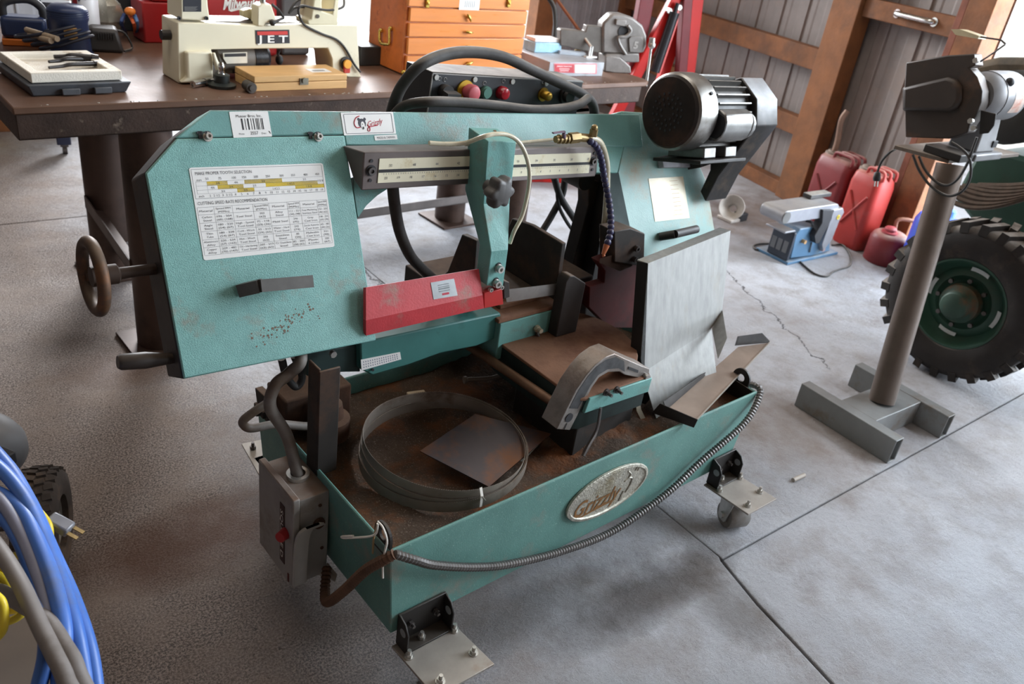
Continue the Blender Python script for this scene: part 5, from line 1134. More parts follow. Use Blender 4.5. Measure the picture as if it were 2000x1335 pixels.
g = lpr([(540, 478), (730, 472), (730, 500), (540, 505)], .011, .001); lm = obj('label_band', g, INK, mo, smooth=False)
P = LF.w(*lz(1610, 560, -.001)); g = G(); g.cyl(P, P-LF.A[1]*.008, .024, n=26); sw_ = obj('switch_plate', g, mat('switch_black', '#2c2826', .5), LATHE)
g = G(); P2_ = P-LF.A[1]*.008; g.fbox(Frame(P2_, LF.A), (-.014, -.008, -.034), (.014, 0, -.002)); obj('switch_paddle', g, mat('switch_red', '#c23a2c', .4), sw_, bevel=.003)
g = G(); g.cyl(P2_-LF.A[1]*.004, P2_-LF.A[1]*.012, .016, n=20); obj('switch_button', g, mat('switch_orange', '#e8a43c', .4), sw_)
g = G(); g.tube([LF.w(*lz(x, y, -.03)) for x, y in ((440, 470), (455, 530), (485, 612))], .009, 9, 3, rf=lambda i, N: .6+.6*i/N); obj('tension_lever', g, IVORY, LATHE)
g = G(); g.tube([LF.w(*lz(x, y, d)) for x, y, d in ((1600, -20, .05), (1590, 60, .02), (1480, 90, .0), (1350, 75, -.01), (1230, 50, -.01), (1195, 90, -.012), (1215, 170, -.012), (1260, 230, -.006), (1400, 300, -.006), (1530, 350, -.006), (1610, 430, -.006), (1690, 570, -.008), (1745, 640, -.012))], .0042, 7, 5); g.tube([LF.w(*lz(x, y, d)) for x, y, d in ((1250, 60, .06), (1160, 70, .05), (1110, 120, .04), (1170, 20, .05), (1260, -30, .06))], .0042, 7, 5); obj('power_cord', g, RUBBER, LATHE)
g = G(); g.tube([LF.w(*lz(1030, 440, .06)), LF.w(*lz(1015, 480, .06)), LF.w(*lz(1025, 520, .06))], .004, 6, 3); P = LF.w(*lz(1025, 530, .06)); g.ball(P, (.014, .014, .018)); obj('hanging_plug', g, RUBBER, LATHE)

# ---- flat wooden case with a clasp
a, b = TZ(497, 179), TZ(677, 172); yw = math.degrees(math.atan2((b-a)[1], (b-a)[0])); WC = sub(a[0], a[1], yw); ww_ = np.linalg.norm((b-a)[:2]); wdp = .15; wh_ = .050
BEECH = mat('pale_beech', '#d9ad74', .5, var=.12, vs=6, stretch=(1, 6, 6), bump=.05)
WBOX = thing('flat_wooden_case', 'small flat pale wooden case with a metal clasp, before the lathe', 'wooden case', WC.w(ww_/2, wdp/2, 0))
g = G(); g.fbox(WC, (0, 0, 0), (ww_, wdp, .027)); bx_ = obj('case_bottom', g, BEECH, WBOX, bevel=.002)
g = G(); g.fbox(WC, (0, 0, .029), (ww_, wdp, wh_)); ld = obj('case_lid', g, BEECH, WBOX, bevel=.002)
g = G(); u = ww_*.47; g.fbox(WC, (u, -.004, .018), (u+.032, 0, .040)); g.cyl(WC.w(u+.016, -.004, .034), WC.w(u+.016, -.010, .034), .009, n=14); obj('clasp', g, mat('old_clasp', '#8e8a7c', .4, .7, var=.2), WBOX)
g = G(); g.fbox(WC, (ww_*.66, .035, wh_), (ww_*.88, .085, wh_+.0006)); obj('paper_label', g, WHITE, ld, smooth=False)
g = G()
for k in range(8): g.fbox(WC, (ww_*.70+k*.006, .048, wh_+.0007), (ww_*.70+k*.006+.003, .065, wh_+.0009))
obj('barcode', g, GINK, ld, smooth=False)

# ---- lathe chuck with its chromed key, and a collet
CK = sub(*TZ(442, 172)[:2], 20)
CHK = thing('lathe_chuck', 'dark round chuck with a chrome stem standing before the lathe', 'lathe chuck', CK.w(0, .02, 0))
g = G(); g.lathe(CK.w(0, .02, 0), TF.A[2], [(0, .045), (.010, .046), (.014, .034), (.016, .026), (.040, .026), (.043, .020)], 26); obj('chuck_body', g, mat('gunmetal', '#3d4241', .4, .6, var=.15), CHK)
g = G(); g.lathe(CK.w(.0, .02, .043), TF.A[2], [(0, .012), (.012, .009), (.020, .012), (.030, .010), (.038, .006)], 16); obj('chuck_stem', g, mat('chrome', '#d0d0d0', .12, 1.0), CHK)
g = G(); a = TF.w(*TZ(377, 165, .012)); b = TF.w(*TZ(415, 157, .012)); c_ = TF.w(*TZ(440, 153, .012)); d = unit(b-a); g.ring(a, a+d*.03, .0115, .008, 18); g.cyl(a+d*.004, a+d*.055, .0112, n=18); g.cyl(a+d*.055, a+d*.075, .013, n=18); g.cyl(a+d*.075, a+d*.10, .009, n=14)
single('chrome_collet', g, mat('chrome', '#d0d0d0', .12, 1.0), 'chrome tubular tool lying left of the round chuck', 'collet')
g = G(); a = TF.w(*TZ(489, 170, .0185)); g.cyl(a+TF.A[1]*.03, a-TF.A[1]*.012, .0175, n=22); g.cyl(a-TF.A[1]*.012, a-TF.A[1]*.018, .010, n=16)
single('knurled_knob', g, mat('knurled_dark', '#5a544f', .5, .4, var=.3, vs=40), 'small dark knurled knob on its side against the wooden case', 'knob')

# ---- orange wooden tool chest with drawers
CHF = sub(*TZ(787, 148)[:2], 0)
bl = TF.l(Wpl(1024, 100, TF.A[1], CHF.O)); bR = CHF.on(1, 0, 1021, 100)
cw_ = bR[0]; chd = .27; chh = .46
ORW = mat('orange_varnished_wood', '#d4763a', .32, var=.14, vs=4, stretch=(.5, 5, 5), dirt='#a94f1f', da=.2, ds=5, coat=.3)
ORD = mat('orange_drawer_wood', '#e08a45', .3, var=.12, vs=4, stretch=(.5, 6, 6), coat=.3)
GOLD = mat('brass_fittings', '#cfb25a', .25, .9, var=.15, vs=30)
CHEST = thing('wooden_tool_chest', 'orange wooden chest of drawers with brass latches on the bench', 'tool chest', CHF.w(cw_/2, chd/2, 0))
g = G(); g.fbox(CHF, (0, .012, .004), (cw_, chd, chh)); obj('chest_body', g, ORW, CHEST, bevel=.004)
def cz(x, y): p = CHF.on(1, -.002, 730+x/6.06, y/6.06); return p
zs = [cz(900, y)[2] for y in (105, 275, 283, 447, 453, 650, 658, 865)]
for i in range(4):
    g = G(); g.fbox(CHF, (.012, -.002, zs[2*i+1]+.002), (cw_-.004, .012, zs[2*i])); dw = obj('drawer', g, ORD, CHEST, bevel=.003)
    p = cz(1110, (200, 375, 548, 745)[i]); g = G(); P = CHF.w(p[0], -.002, p[2]); g.cyl(P, P-CHF.A[1]*.010, .006, n=10)
    ang_ = (-.9, -.1, -.1, .35)[i]; d = CHF.A[0]*math.cos(ang_)+CHF.A[2]*math.sin(ang_); g.tube([P-CHF.A[1]*.010-d*.016, P-CHF.A[1]*.014, P-CHF.A[1]*.010+d*.020], .005, 8, 3, rf=lambda k, N: .7+.5*math.sin(PI*k/(N-1))); obj('drawer_pull', g, GOLD, dw)
g = G(); g.fbox(CHF, (0, -.004, zs[0]+.004), (cw_, .012, chh)); lidf = obj('lid_front', g, ORD, CHEST, bevel=.003)
for x in (630, 1590):
    p = cz(x, 30); g = G(); g.fbox(CHF, (p[0]-.010, -.012, p[2]-.018), (p[0]+.008, -.004, p[2]+.05)); g.ball(CHF.w(p[0]-.004, -.014, p[2]), .007); obj('latch', g, GOLD, CHEST, bevel=.002)
p0, p1 = cz(1020, -60), cz(1240, 122); g = G(); g.fbox(CHF, (p0[0], -.0046, p1[2]), (p1[0], -.004, p0[2])); lt = obj('lot_tag', g, WHITE, CHEST, smooth=False)
g = G()
for k in range(6): a = p0[0]+(p1[0]-p0[0])*(.27+.09*k); g.fbox(CHF, (a, -.005, p1[2]+.010), (a+.0022, -.0047, p1[2]+.035))
obj('barcode', g, GINK, lt, smooth=False)
sx_ = [CHF.on(0, 0, 730+x/6.06, y/6.06) for x, y in ((100, 360), (105, 500), (180, 525), (215, 510), (215, 340))]
g = G(); yy_ = [.21, .205, .13, .09, .09]; zz_ = [.215, .165, .155, .16, .215]
Pc = [CHF.w(-.012, min(max(s_[1], .04), .24), s_[2]) for s_ in sx_]; g.tube(Pc, .006, 8, 4)
for q_ in (Pc[0], Pc[-1]): g.ball(q_+CHF.A[0]*.006, .009)
obj('side_handle', g, GOLD, CHEST)
for x in (.006, cw_-.02): g = G(); g.ball(CHF.w(x, .006, .0115), .011); obj('corner_foot', g, GOLD, CHEST)

# ---- grey precision box with a red and white label, and small things on it
PF = sub(*TZ(1070, 149)[:2], 0); b_ = PF.on(2, 0, 1180, 153); PF = sub(*TZ(1070, 149)[:2], -5); pw = .27; pd_ = .26; ph = .065
ph = PF.on(1, 0, 1070, 121)[2]; pw = PF.on(1, 0, 1181, 120)[0]
PB = thing('grey_metal_box', 'light grey metal box with a red and white label on the bench', 'metal box', PF.w(pw/2, pd_/2, 0))
g = G(); g.fbox(PF, (0, 0, 0), (pw, pd_, ph)); obj('box_body', g, mat('pale_grey_metal', '#a9abb0', .45, .25, var=.08, dirt='#7c7670', da=.15), PB, bevel=.002)
def pz_(x, y, k=-.001): p = PF.on(1, k, 1000+x/5, y/5); return PF.w(*p)
g = G(); g.prism([pz_(408, 618), (pz_(830, 622)), pz_(828, 722), pz_(412, 706)], PF.A[1]*.001); lb = obj('box_label', g, mat('label_pink_edge', '#d98a8e', .5), PB, smooth=False)
g = G(); g.prism([pz_(420, 628, -.002), pz_(605, 630, -.002), pz_(605, 712, -.002), pz_(422, 700, -.002)], PF.A[1]*.001); obj('label_red', g, mat('label_red', '#c8414a', .5), lb, smooth=False)
g = G(); g.prism([pz_(615, 632, -.002), pz_(815, 634, -.002), pz_(812, 712, -.002), pz_(615, 712, -.002)], PF.A[1]*.001); obj('label_white', g, WHITE, lb, smooth=False)
g = G(); g.text('PRECISION', pz_(512, 648, -.0025), PF.A[0], PF.A[2], w=.085, h=.007, bold=.02); g.fbox(Frame(pz_(512, 672, -.0025), PF.A), (-.03, 0, -.002), (.03, .0004, .001)); g.fbox(Frame(pz_(512, 690, -.0025), PF.A), (-.025, 0, -.002), (.025, .0004, .001)); obj('lettering', g, mat('pale_pink_print', '#f0d4d4', .5), lb, smooth=False)
def on_box(x, y, h=0): return PF.on(2, ph+h, 1000+x/5, y/5)
p = on_box(215, 515); q_ = on_box(450, 510); p = p; bw = q_[0]-p[0]
g = G(); g.fbox(PF, (p[0], p[1], ph), (p[0]+bw, p[1]+.09, ph+.045)); single('blue_plastic_box', g, mat('translucent_blue', '#9cc6dd', .25, var=.08), 'small pale blue plastic box on the left of the grey metal box', 'plastic box', bevel=.004)
g = G(); g.fbox(PF, (p[0]+.005, p[1]+.01, ph+.046), (p[0]+bw-.01, p[1]+.085, ph+.062)); single('white_box', g, mat('white_card', '#e9e6e3', .6), 'thin white carton lying on the pale blue plastic box', 'carton', bevel=.002)
p = on_box(470, 505); q_ = on_box(690, 560); g = G(); g.box(PF.w((p[0]+q_[0])/2, (p[1]+q_[1])/2, ph+.008), (.13, .045, .014), yawframe((0, 0, 0), -22).A); single('folded_card', g, mat('blue_white_card', '#b8c4cf', .5), 'flat pale card lying across the middle of the grey metal box', 'card')
for k, (x, y, m_, lab) in enumerate(((640, 500, BRASS, 'small brass fitting on the grey metal box beside the brush rod'), (815, 498, mat('pale_brass', '#cfc29a', .3, .6), 'pale metal peg lying on the grey metal box near the vise'))):
    P = PF.w(*on_box(x, y)); g = G()
    if k == 0: g.lathe(P, TF.A[2], [(0, .016), (.006, .016), (.008, .009), (.022, .009), (.024, .013), (.032, .012)], 14)
    else: g.cyl(P+V(-.02, -.01, .006), P+V(.022, .006, .006), .006, n=12)
    single('brass_fitting' if k == 0 else 'metal_peg', g, m_, lab, 'fitting')
a = PF.w(*on_box(760, 560)); b = Wd(1084, -6, 3.95); g = G()
RODT = thing('long_handled_probe', 'thin brown rod with a white metal T foot leaning over the grey metal box', 'rod', a)
g.fbox(Frame(a, PF.A), (-.030, -.012, 0), (.034, .012, .006)); g.fbox(Frame(a, PF.A), (-.010, -.004, .006), (-.005, .004, .05)); g.fbox(Frame(a, PF.A), (.003, -.004, .006), (.008, .004, .05)); obj('probe_foot', g, mat('white_metal', '#e5e5e2', .3, .3), RODT)
m1 = a*.84+b*.16; m1 = a+V(0, 0, .045); g = G(); g.tube([m1, m1*.75+b*.25], .009, 8, 1); obj('probe_socket', g, STEEL, RODT)
g = G(); g.tube([m1*.78+b*.22, b], .008, 8, 1); obj('probe_rod', g, mat('brown_rod', '#7d4a30', .5, .2), RODT)

# ---- bench vise
VF = sub(*TZ(1222, 144)[:2], -22)
VI = mat('grey_vise_iron', '#85807c', .5, .45, var=.2, vs=14, dirt='#5d544c', da=.3, bump=.15, bs=150)
VISE = thing('bench_vise', 'grey cast iron bench vise with a raised 5, at the bench end', 'vise', VF.w(0, .06, 0))
vpl = 0.0
def vz(x, y, d=0.0): return VF.w(*VF.on(1, d, 1000+x/5, y/5))
def vpr(pts, d, dep_): g = G(); g.prism([vz(x, y, d) for x, y in pts], VF.A[1]*dep_); return g
g = vpr([(905, 700), (915, 540), (1060, 560), (1160, 650), (1168, 716), (1000, 716)], .0, .09); obj('vise_base', g, VI, VISE, bevel=.006)
g = vpr([(920, 530), (1245, 520), (1245, 610), (1100, 610), (1060, 570), (920, 580)], .01, .09); obj('swivel_ring', g, VI, VISE, bevel=.006)
body = [(885, 520), (885, 260), (895, 220), (985, 135), (1090, 140), (1190, 175), (1280, 250), (1318, 350), (1316, 450), (1290, 515), (1120, 540)]
g = vpr(body, .02, .07); vb = obj('vise_body', g, VI, VISE, bevel=.010)
g = vpr([(1140, 380), (1165, 355), (1270, 360), (1285, 400), (1270, 515), (1150, 512)], .012, .012); sz_ = obj('size_boss', g, VI, VISE, bevel=.003)
g = G(); g.text('5', vz(1212, 440, .010), VF.A[0], VF.A[2], h=.032, w=.024, bold=.04); obj('raised_number', g, mat('worn_bright_iron', '#b5b0aa', .4, .6), sz_, smooth=False)
P = vz(1085, 305, .019); g = G(); g.cyl(P, P+VF.A[1]*-.003, .026, n=22); obj('spindle_bore', g, INK, VISE)
g = G(); g.tube([vz(x, y, .008) for x, y in ((1130, 250), (1160, 300), (1110, 355), (1040, 365), (1050, 430), (1110, 530))], .008, 8, 4); obj('cast_rib', g, VI, VISE)
g = vpr([(1015, 245), (1020, 185), (1120, 200), (1110, 260)], .008, .02); obj('rear_anvil', g, VI, VISE, bevel=.003)
g = vpr([(475, 445), (470, 300), (490, 285), (720, 310), (735, 250), (890, 265), (885, 520), (720, 500)], .03, .05); obj('moving_jaw', g, mat('vise_side', '#6d6863', .55, .35, var=.2), VISE, bevel=.004)
g = G(); g.cyl(vz(1360, 450, .0), vz(1310, 840, .0), .006, n=10); g.ball(vz(1365, 440, .0), .018); g.cyl(vz(1365, 430, .0), vz(1370, 370, .0), .014, n=14); obj('vise_handle', g, mat('bright_handle', '#c2bfb9', .3, .8), VISE)

# ================================================================== RIGHT SIDE OF THE SHED
# ---- grinder pedestal
STUB = mat('grey_tube_steel', '#8b8d8d', .45, .35, var=.12, vs=8, dirt='#7b6a58', da=.25, ds=5)
PIPEM = mat('brown_pipe', '#65584f', .5, .4, var=.18, vs=6, dirt='#48382d', da=.3)
a, b = Wz(1566, 748, .1), Wz(1752, 861, .1); c_, d_ = Wz(1680, 708, .1), Wz(1858, 812, .1)
GFr = yawframe(((a+b)/2)*V(1, 1, 0), math.degrees(math.atan2((b-a)[1], (b-a)[0])))   # x along the tubes towards us
La = np.linalg.norm(b-a)/2; off = GFr.l((c_+d_)/2); Lb = np.linalg.norm(d_-c_)/2
PED = thing('grinder_pedestal', 'home-made steel pedestal with H-shaped tube base and leaning brown pipe', 'pedestal', GFr.w(0, off[1]/2, 0))
def rect_tube(F, x0, x1, yc_, w_, h_, name, wall=.005):
    g = G(); ring_ = [(-w_/2, 0), (w_/2, 0), (w_/2, h_), (-w_/2, h_)]; inn = [(-w_/2+wall, wall), (w_/2-wall, wall), (w_/2-wall, h_-wall), (-w_/2+wall, h_-wall)]
    vs = []
    for x in (x0, x1): vs += [F.w(x, yc_+p, q) for p, q in ring_]+[F.w(x, yc_+p, q) for p, q in inn]
    fs = []
    for i in range(4):
        j = (i+1) % 4; fs += [(i, j, 8+j, 8+i), (4+j, 4+i, 12+i, 12+j), (j, i, 4+i, 4+j), (8+i, 8+j, 12+j, 12+i)]
    g.add(vs, fs); return obj(name, g, STUB, PED, bevel=.003, smooth=False)
s_ = 1 if off[1] > 0 else -1
rect_tube(GFr, -La, La, s_*.024, .05, .10, 'base_tube'); rect_tube(GFr, off[0]-Lb, off[0]+Lb, off[1], .05, .10, 'base_tube')
g = G(); P = GFr.l(Wz(1722, 782, .1)); y0_, y1_ = sorted((s_*.05, off[1]-s_*.025)); g.fbox(GFr, (P[0]-.075, y0_, 0.0), (P[0]+.075, y1_, .099)); obj('cross_plate', g, STUB, PED, bevel=.003)
p0 = Wz(1722, 782, .1); p1 = Wz(1857, 321, .9605)
g = G(); g.cyl(p0-V(0, 0, .002), p1, .0475, n=28, caps=True); obj('pipe', g, PIPEM, PED)
zt = .975
n0_, n1_, f1_ = Wz(1747, 283, zt), Wz(1855, 312, zt), Wz(1992, 299, zt); f0_ = n0_+f1_-n1_
g = G(); g.prism([n0_, n1_, f1_, f0_], V(0, 0, -.014)); obj('top_plate', g, mat('plate_grey_brown', '#80766d', .5, .35, var=.15, dirt='#5f4c3d', da=.3, dust='#a79f96', dusta=.6), PED, bevel=.002)
# ---- the bench grinder on it
GG = Frame(n0_*.5+n1_*.5, [unit((f1_-n1_)*V(1, 1, 0)), unit(np.cross(V(0, 0, 1), (f1_-n1_)*V(1, 1, 0))), V(0, 0, 1)])   # x = along the plate away from us
GSIL = mat('grinder_silver', '#7c7c7e', .45, .3, var=.12, vs=12, dirt='#77706a', da=.2)
GRD = thing('bench_grinder', 'silver bench grinder with a big black wheel guard, on the pedestal', 'bench grinder', GG.w(.25, 0, 0))
GBK = mat('guard_dark_brown', '#3a322d', .5, .2, var=.2, vs=6, dirt='#5c4434', da=.3)
xg = .045                                                    # plane of the wheel guard
def gq(pts, x): return [GG.wn(0, x, *p) for p in pts]
sh = [(1769, 122), (1766, 170), (1762, 172), (1762, 214), (1767, 218), (1768, 268), (1852, 271), (1890, 259), (1893, 245), (1905, 228), (1916, 200), (1918, 178), (1908, 150), (1893, 133), (1905, 128), (1902, 105), (1850, 108)]
g = G(); g.prism(gq(sh, xg), GG.A[0]*.055); wg = obj('wheel_guard', g, GBK, GRD, bevel=.004)
bul = [(1764, 171), (1800, 162), (1855, 149), (1872, 154), (1883, 170), (1882, 196), (1872, 214), (1858, 219), (1764, 216)]
P0 = gq(bul, xg-.001); cen = sum(P0)/len(P0); P1 = [cen+(p-cen)*np.array([.9, .9, .9])-GG.A[0]*.022 for p in P0]; g = G(); g.hexa(P0, P1); obj('guard_bulge', g, GBK, GRD, bevel=.008)
mc = GG.wn(0, .20, 1935, 187); mx = GG.A[0]
g = G(); g.lathe(mc-mx*.10, mx, [(0, .03), (0, .060), (.02, .076), (.05, .082), (.05, .084), (.09, .085), (.19, .085), (.205, .078), (.23, .06), (.245, .03)], 32); gm = obj('motor_body', g, GSIL, GRD)
pl_d = unit(-GG.A[1]*.55+V(0, 0, .1)-GG.A[1]*.2)
sd_ = GG.A[1]*(-1 if (proj(mc-GG.A[1])[0] > 0) else 1)
g = G()
vw = unit(CAM-mc); ra = unit(vw-mx*(vw@mx)); tt_ = np.cross(mx, ra)
for k in range(6):
    t0_, t1_ = -.15+.9*k/6, -.15+.9*(k+1)/6; q = [mc+mx*x+(ra*math.cos(t)+tt_*math.sin(t))*.0858 for x, t in ((.00, t0_), (.075, t0_), (.075, t1_), (.00, t1_))]; g.quad(*q)
obj('rating_label', g, mat('faded_label', '#c9b8ae', .5, var=.2, dirt='#c27a66', da=.4, ds=20), gm, smooth=True)
q = G(); q.ball(mc-mx*.03+ra*.06+V(0, 0, .045), .016); obj('vent_opening', q, INK, gm)
base_c = GG.l(mc)
g = G(); lo = [GG.w(base_c[0]+a_, base_c[1]+b_, .026) for a_, b_ in ((-.06, -.055), (.07, -.055), (.07, .055), (-.06, .055))]; hi = [GG.w(base_c[0]+a_*.7, base_c[1]+b_*.75, base_c[2]-.05) for a_, b_ in ((-.06, -.055), (.07, -.055), (.07, .055), (-.06, .055))]
g.hexa(lo, hi); g2 = g; obj('column', g2, GSIL, GRD, bevel=.006)
g = G(); g.fbox(GG, (base_c[0]-.085, base_c[1]-.075, .0005), (base_c[0]+.10, base_c[1]+.075, .026)); obj('foot', g, GSIL, GRD, bevel=.005)
g = G(); P = GG.wn(1, base_c[1]-.045, 1939, 280); g.fbox(Frame(P, GG.A), (-.02, -.012, -.012), (.012, .006, .012)); obj('rocker_switch', g, INK, GRD, bevel=.002)
g = G(); g.fbox(GG, (.02, base_c[1]-.07, .0005), (base_c[0]-.09, base_c[1]+.07, .028)); obj('foot_block', g, BLACK, GRD, bevel=.003)
g = G(); g.prism(gq([(1915, 215), (1945, 222), (1941, 245), (1930, 260), (1912, 262)], .06), GG.A[0]*.006); obj('tool_rest', g, BLACK, GRD, bevel=.002)
for p in ((1908, 118), (1898, 236), (1904, 250)): q = G(); P = GG.wn(0, xg+.006, *p); q.bolt(P, -GG.A[0], .010, .012); obj('bolt', q, ZINC, GRD)
g = G(); g.tube([GG.wn(0, .07, *p) for p in ((1915, 120), (1945, 100), (1964, 86))], .003, 7, 1); g.tube([GG.wn(0, .07, *p) for p in ((1964, 86), (1955, 78), (1915, 72))], .003, 7, 1); sr = obj('shield_rod', g, DSTEEL, GRD)
q4 = gq([(1857, 57), (1875, 57), (1912, 70), (1910, 76), (1866, 68)], .055); g = G(); g.prism(q4, GG.A[0]*.05); obj('eye_shield', g, mat('yellowed_shield', '#c8bd9c', .3, var=.15, dirt='#e6e0d0', da=.3), GRD)
g = G(); g.tube([GG.wn(0, x_, *p) for x_, p in ((.10, (1760, 285)), (.0, (1745, 293)), (-.02, (1735, 300)), (-.02, (1722, 315)), (-.02, (1714, 335)))], .0045, 7, 4); co_ = obj('power_cord', g, RUBBER, GRD)
g = G(); P = GG.wn(0, -.02, 1714, 335); Q_ = GG.wn(0, -.02, 1712, 352); g.lathe(P, Q_-P, [(0, .006), (.004, .011), (.024, .014), (.034, .012)], 12); d_ = unit(Q_-P); s2 = unit(np.cross(d_, GG.A[0])); pg_ = obj('plug', g, INK, GRD, bevel=.0)
for k in (-1, 1): g = G(); g.box(P+d_*.045+s2*.006*k, (.003, .006, .020), np.array([s2, np.cross(d_, s2), d_])); obj('plug_prong', g, ZINC, pg_)
g = G(); g.tube([GG.wn(0, -.03, *p) for p in ((1783, 302), (1795, 332), (1817, 362), (1850, 382), (1878, 374), (1894, 350), (1896, 320), (1888, 300), (1870, 285), (1858, 278))], .0048, 7, 6); obj('power_cord', g, RUBBER, GRD)
g = G(); g.tube([GG.wn(0, -.028, *p) for p in ((1795, 305), (1806, 330), (1825, 352), (1848, 362), (1870, 350), (1890, 318), (1900, 290), (1908, 268))], .0048, 7, 6); obj('power_cord', g, RUBBER, GRD)

# ---- belt and disc sander on the floor
SO = Wz(1536, 516, 0); SB = Wz(1630, 496, 0)
SDF = yawframe(SO, math.degrees(math.atan2((SB-SO)[1], (SB-SO)[0]))); sl = np.linalg.norm(SB-SO)
BLU = mat('dusty_blue_enamel', '#4f7595', .45, var=.1, vs=8, dirt='#8b9aa3', da=.2, dust='#b8b4ac', dusta=.7)
SLV = mat('sander_silver', '#9a9ba0', .4, .5, var=.1, dust='#c4beb4', dusta=.7)
SND = thing('belt_sander', 'small blue and silver bench belt sander standing on the floor', 'belt sander', SDF.w(sl/2, .10, 0))
def sq(x, y, d=0.0): return SDF.wn(1, d, 1440+x/4.762, 280+y/4.762)
def sl_(x, y, d=0.0): return SDF.on(1, d, 1440+x/4.762, 280+y/4.762)
g = G(); g.fbox(SDF, (-.01, -.012, 0), (sl+.01, .21, .018)); obj('sander_base', g, BLU, SND, bevel=.003)
g = G(); q = [sq(*p) for p in ((495, 1070), (545, 850), (590, 795), (790, 760), (870, 830), (860, 1000), (700, 1045))]; g.prism(q, SDF.A[1]*.14); bd_ = obj('sander_body', g, BLU, SND, bevel=.006)
hh = sl_(495, 830)[2]
lf = SDF.l(sq(520, 850)); g = G(); g.fbox(SDF, (-.012, .0, .02), (.012, .14, hh*.95)); fr_ = obj('vent_panel', g, mat('dark_blue_grey', '#2f3642', .5), SND, bevel=.006)
for k in range(3): g = G(); g.fbox(SDF, (-.0135, .018+.040*k, .06), (-.012, .048+.040*k, .125)); obj('vent_slot', g, mat('vent_grey', '#6b6d70', .6), fr_)
for x, y in ((605, 905), (697, 885)): g = G(); P = sq(x, y, -.001); g.cyl(P, P-SDF.A[1]*.022, .011, n=14); obj('wing_knob', g, mat('brass_knob', '#c29a6a', .4, .4), SND)
g = G(); g.strip([sq(690, 920, -.004), sq(668, 1010, -.004)], SDF.A[0]*.004, -SDF.A[1]*.004); obj('slot', g, INK, SND)
g = G(); P = sq(778, 975, -.001); g.cyl(P, P-SDF.A[1]*.02, .012, n=14); obj('toggle_switch', g, mat('red_grey_switch', '#b08a84', .5), SND)
e0 = SDF.l(sq(455, 690, -.02)); e1 = SDF.l(sq(905, 620, -.02)); r_ = .036
g = G(); w0, w1 = SDF.w(e0), SDF.w(e1); dx_ = unit(w1-w0); upv = unit(np.cross(SDF.A[1], dx_)*-1)
pts = [w0+(-dx_*math.cos(t)+upv*math.sin(t))*r_ for t in np.linspace(-PI/2, PI/2, 9)]+[w1+(dx_*math.sin(t)+upv*math.cos(t))*r_ for t in np.linspace(0, PI, 9)]
g.prism(pts, SDF.A[1]*.145); obj('belt_arm', g, SLV, SND, bevel=.003)
g = G()
for w_ in (w0, w1): g.cyl(w_-SDF.A[1]*.004, w_+SDF.A[1]*.150, r_*.88, n=22)
g = G(); g.cyl(w0-SDF.A[1]*.004, w0+SDF.A[1]*.150, r_*.88, n=22); obj('belt_roller', g, mat('roller_grey', '#6d6c6a', .5, .3), SND)
g = G(); g.fbox(Frame(w1, [dx_, SDF.A[1], upv]), (-.16, -.01, r_+.002), (.045, .16, r_+.012)); g = G(); g.box(w1-dx_*.02+SDF.A[1]*.12+upv*(r_+.014), (.19, .055, .022), np.array([dx_, SDF.A[1], upv])); obj('work_stop', g, mat('stop_black', '#2e2c2b', .5, dust='#c4beb4', dusta=.9), SND, bevel=.003)
g = G(); q = [sq(*p, -.03) for p in ((900, 620), (985, 600), (995, 640), (950, 720), (880, 900), (800, 1000), (790, 940))]; g.prism(q, SDF.A[1]*.05); ar = obj('side_cover', g, SLV, SND, bevel=.003)
g = G(); q = [sq(*p, -.036) for p in ((800, 620), (890, 620), (880, 700), (760, 930), (730, 930), (720, 860), (790, 740))]; g.prism(q, SDF.A[1]*.05); obj('drive_guard', g, INK, SND, bevel=.002)
P = sq(940, 685, -.032); g = G(); g.cyl(P, P-SDF.A[1]*.002, .013, n=18); yb_ = obj('warning_dot', g, YELLOW, ar); g = G(); g.ring(P-SDF.A[1]*.002, P-SDF.A[1]*.0026, .0085, .004, 12); obj('dot_mark', g, INK, yb_)
g = G(); q = [sq(*p, -.01) for p in ((262, 735), (300, 712), (400, 712), (345, 780))]; g.prism([SDF.w(-.09, .01, hh*1.02), SDF.w(.0, .01, hh*1.02), SDF.w(.0, .14, hh*1.02), SDF.w(-.09, .14, hh*1.02)], V(0, 0, -.010)); obj('disc_table', g, SLV, SND, bevel=.002)
g = G(); g.tube([sq(640, 720, .03), sq(690, 735, .0), sq(700, 760, .0)], .007, 7, 3); obj('tension_lever', g, INK, SND)
def fl(x, y): return Wz(1440+x/4.762, 280+y/4.762, .006)
g = G(); g.tube([fl(*p) for p in ((300, 930), (200, 935), (150, 955), (170, 985), (260, 990), (330, 980))], .005, 7, 5); obj('power_cord', g, RUBBER, SND)
g = G(); g.tube([fl(*p) for p in ((510, 1045), (560, 1075), (640, 1150), (730, 1215), (830, 1235), (890, 1195), (950, 1170), (1040, 1140), (1060, 1080), (1030, 1000), (970, 940), (880, 945))], .0055, 7, 5); obj('power_cord', g, RUBBER, SND)

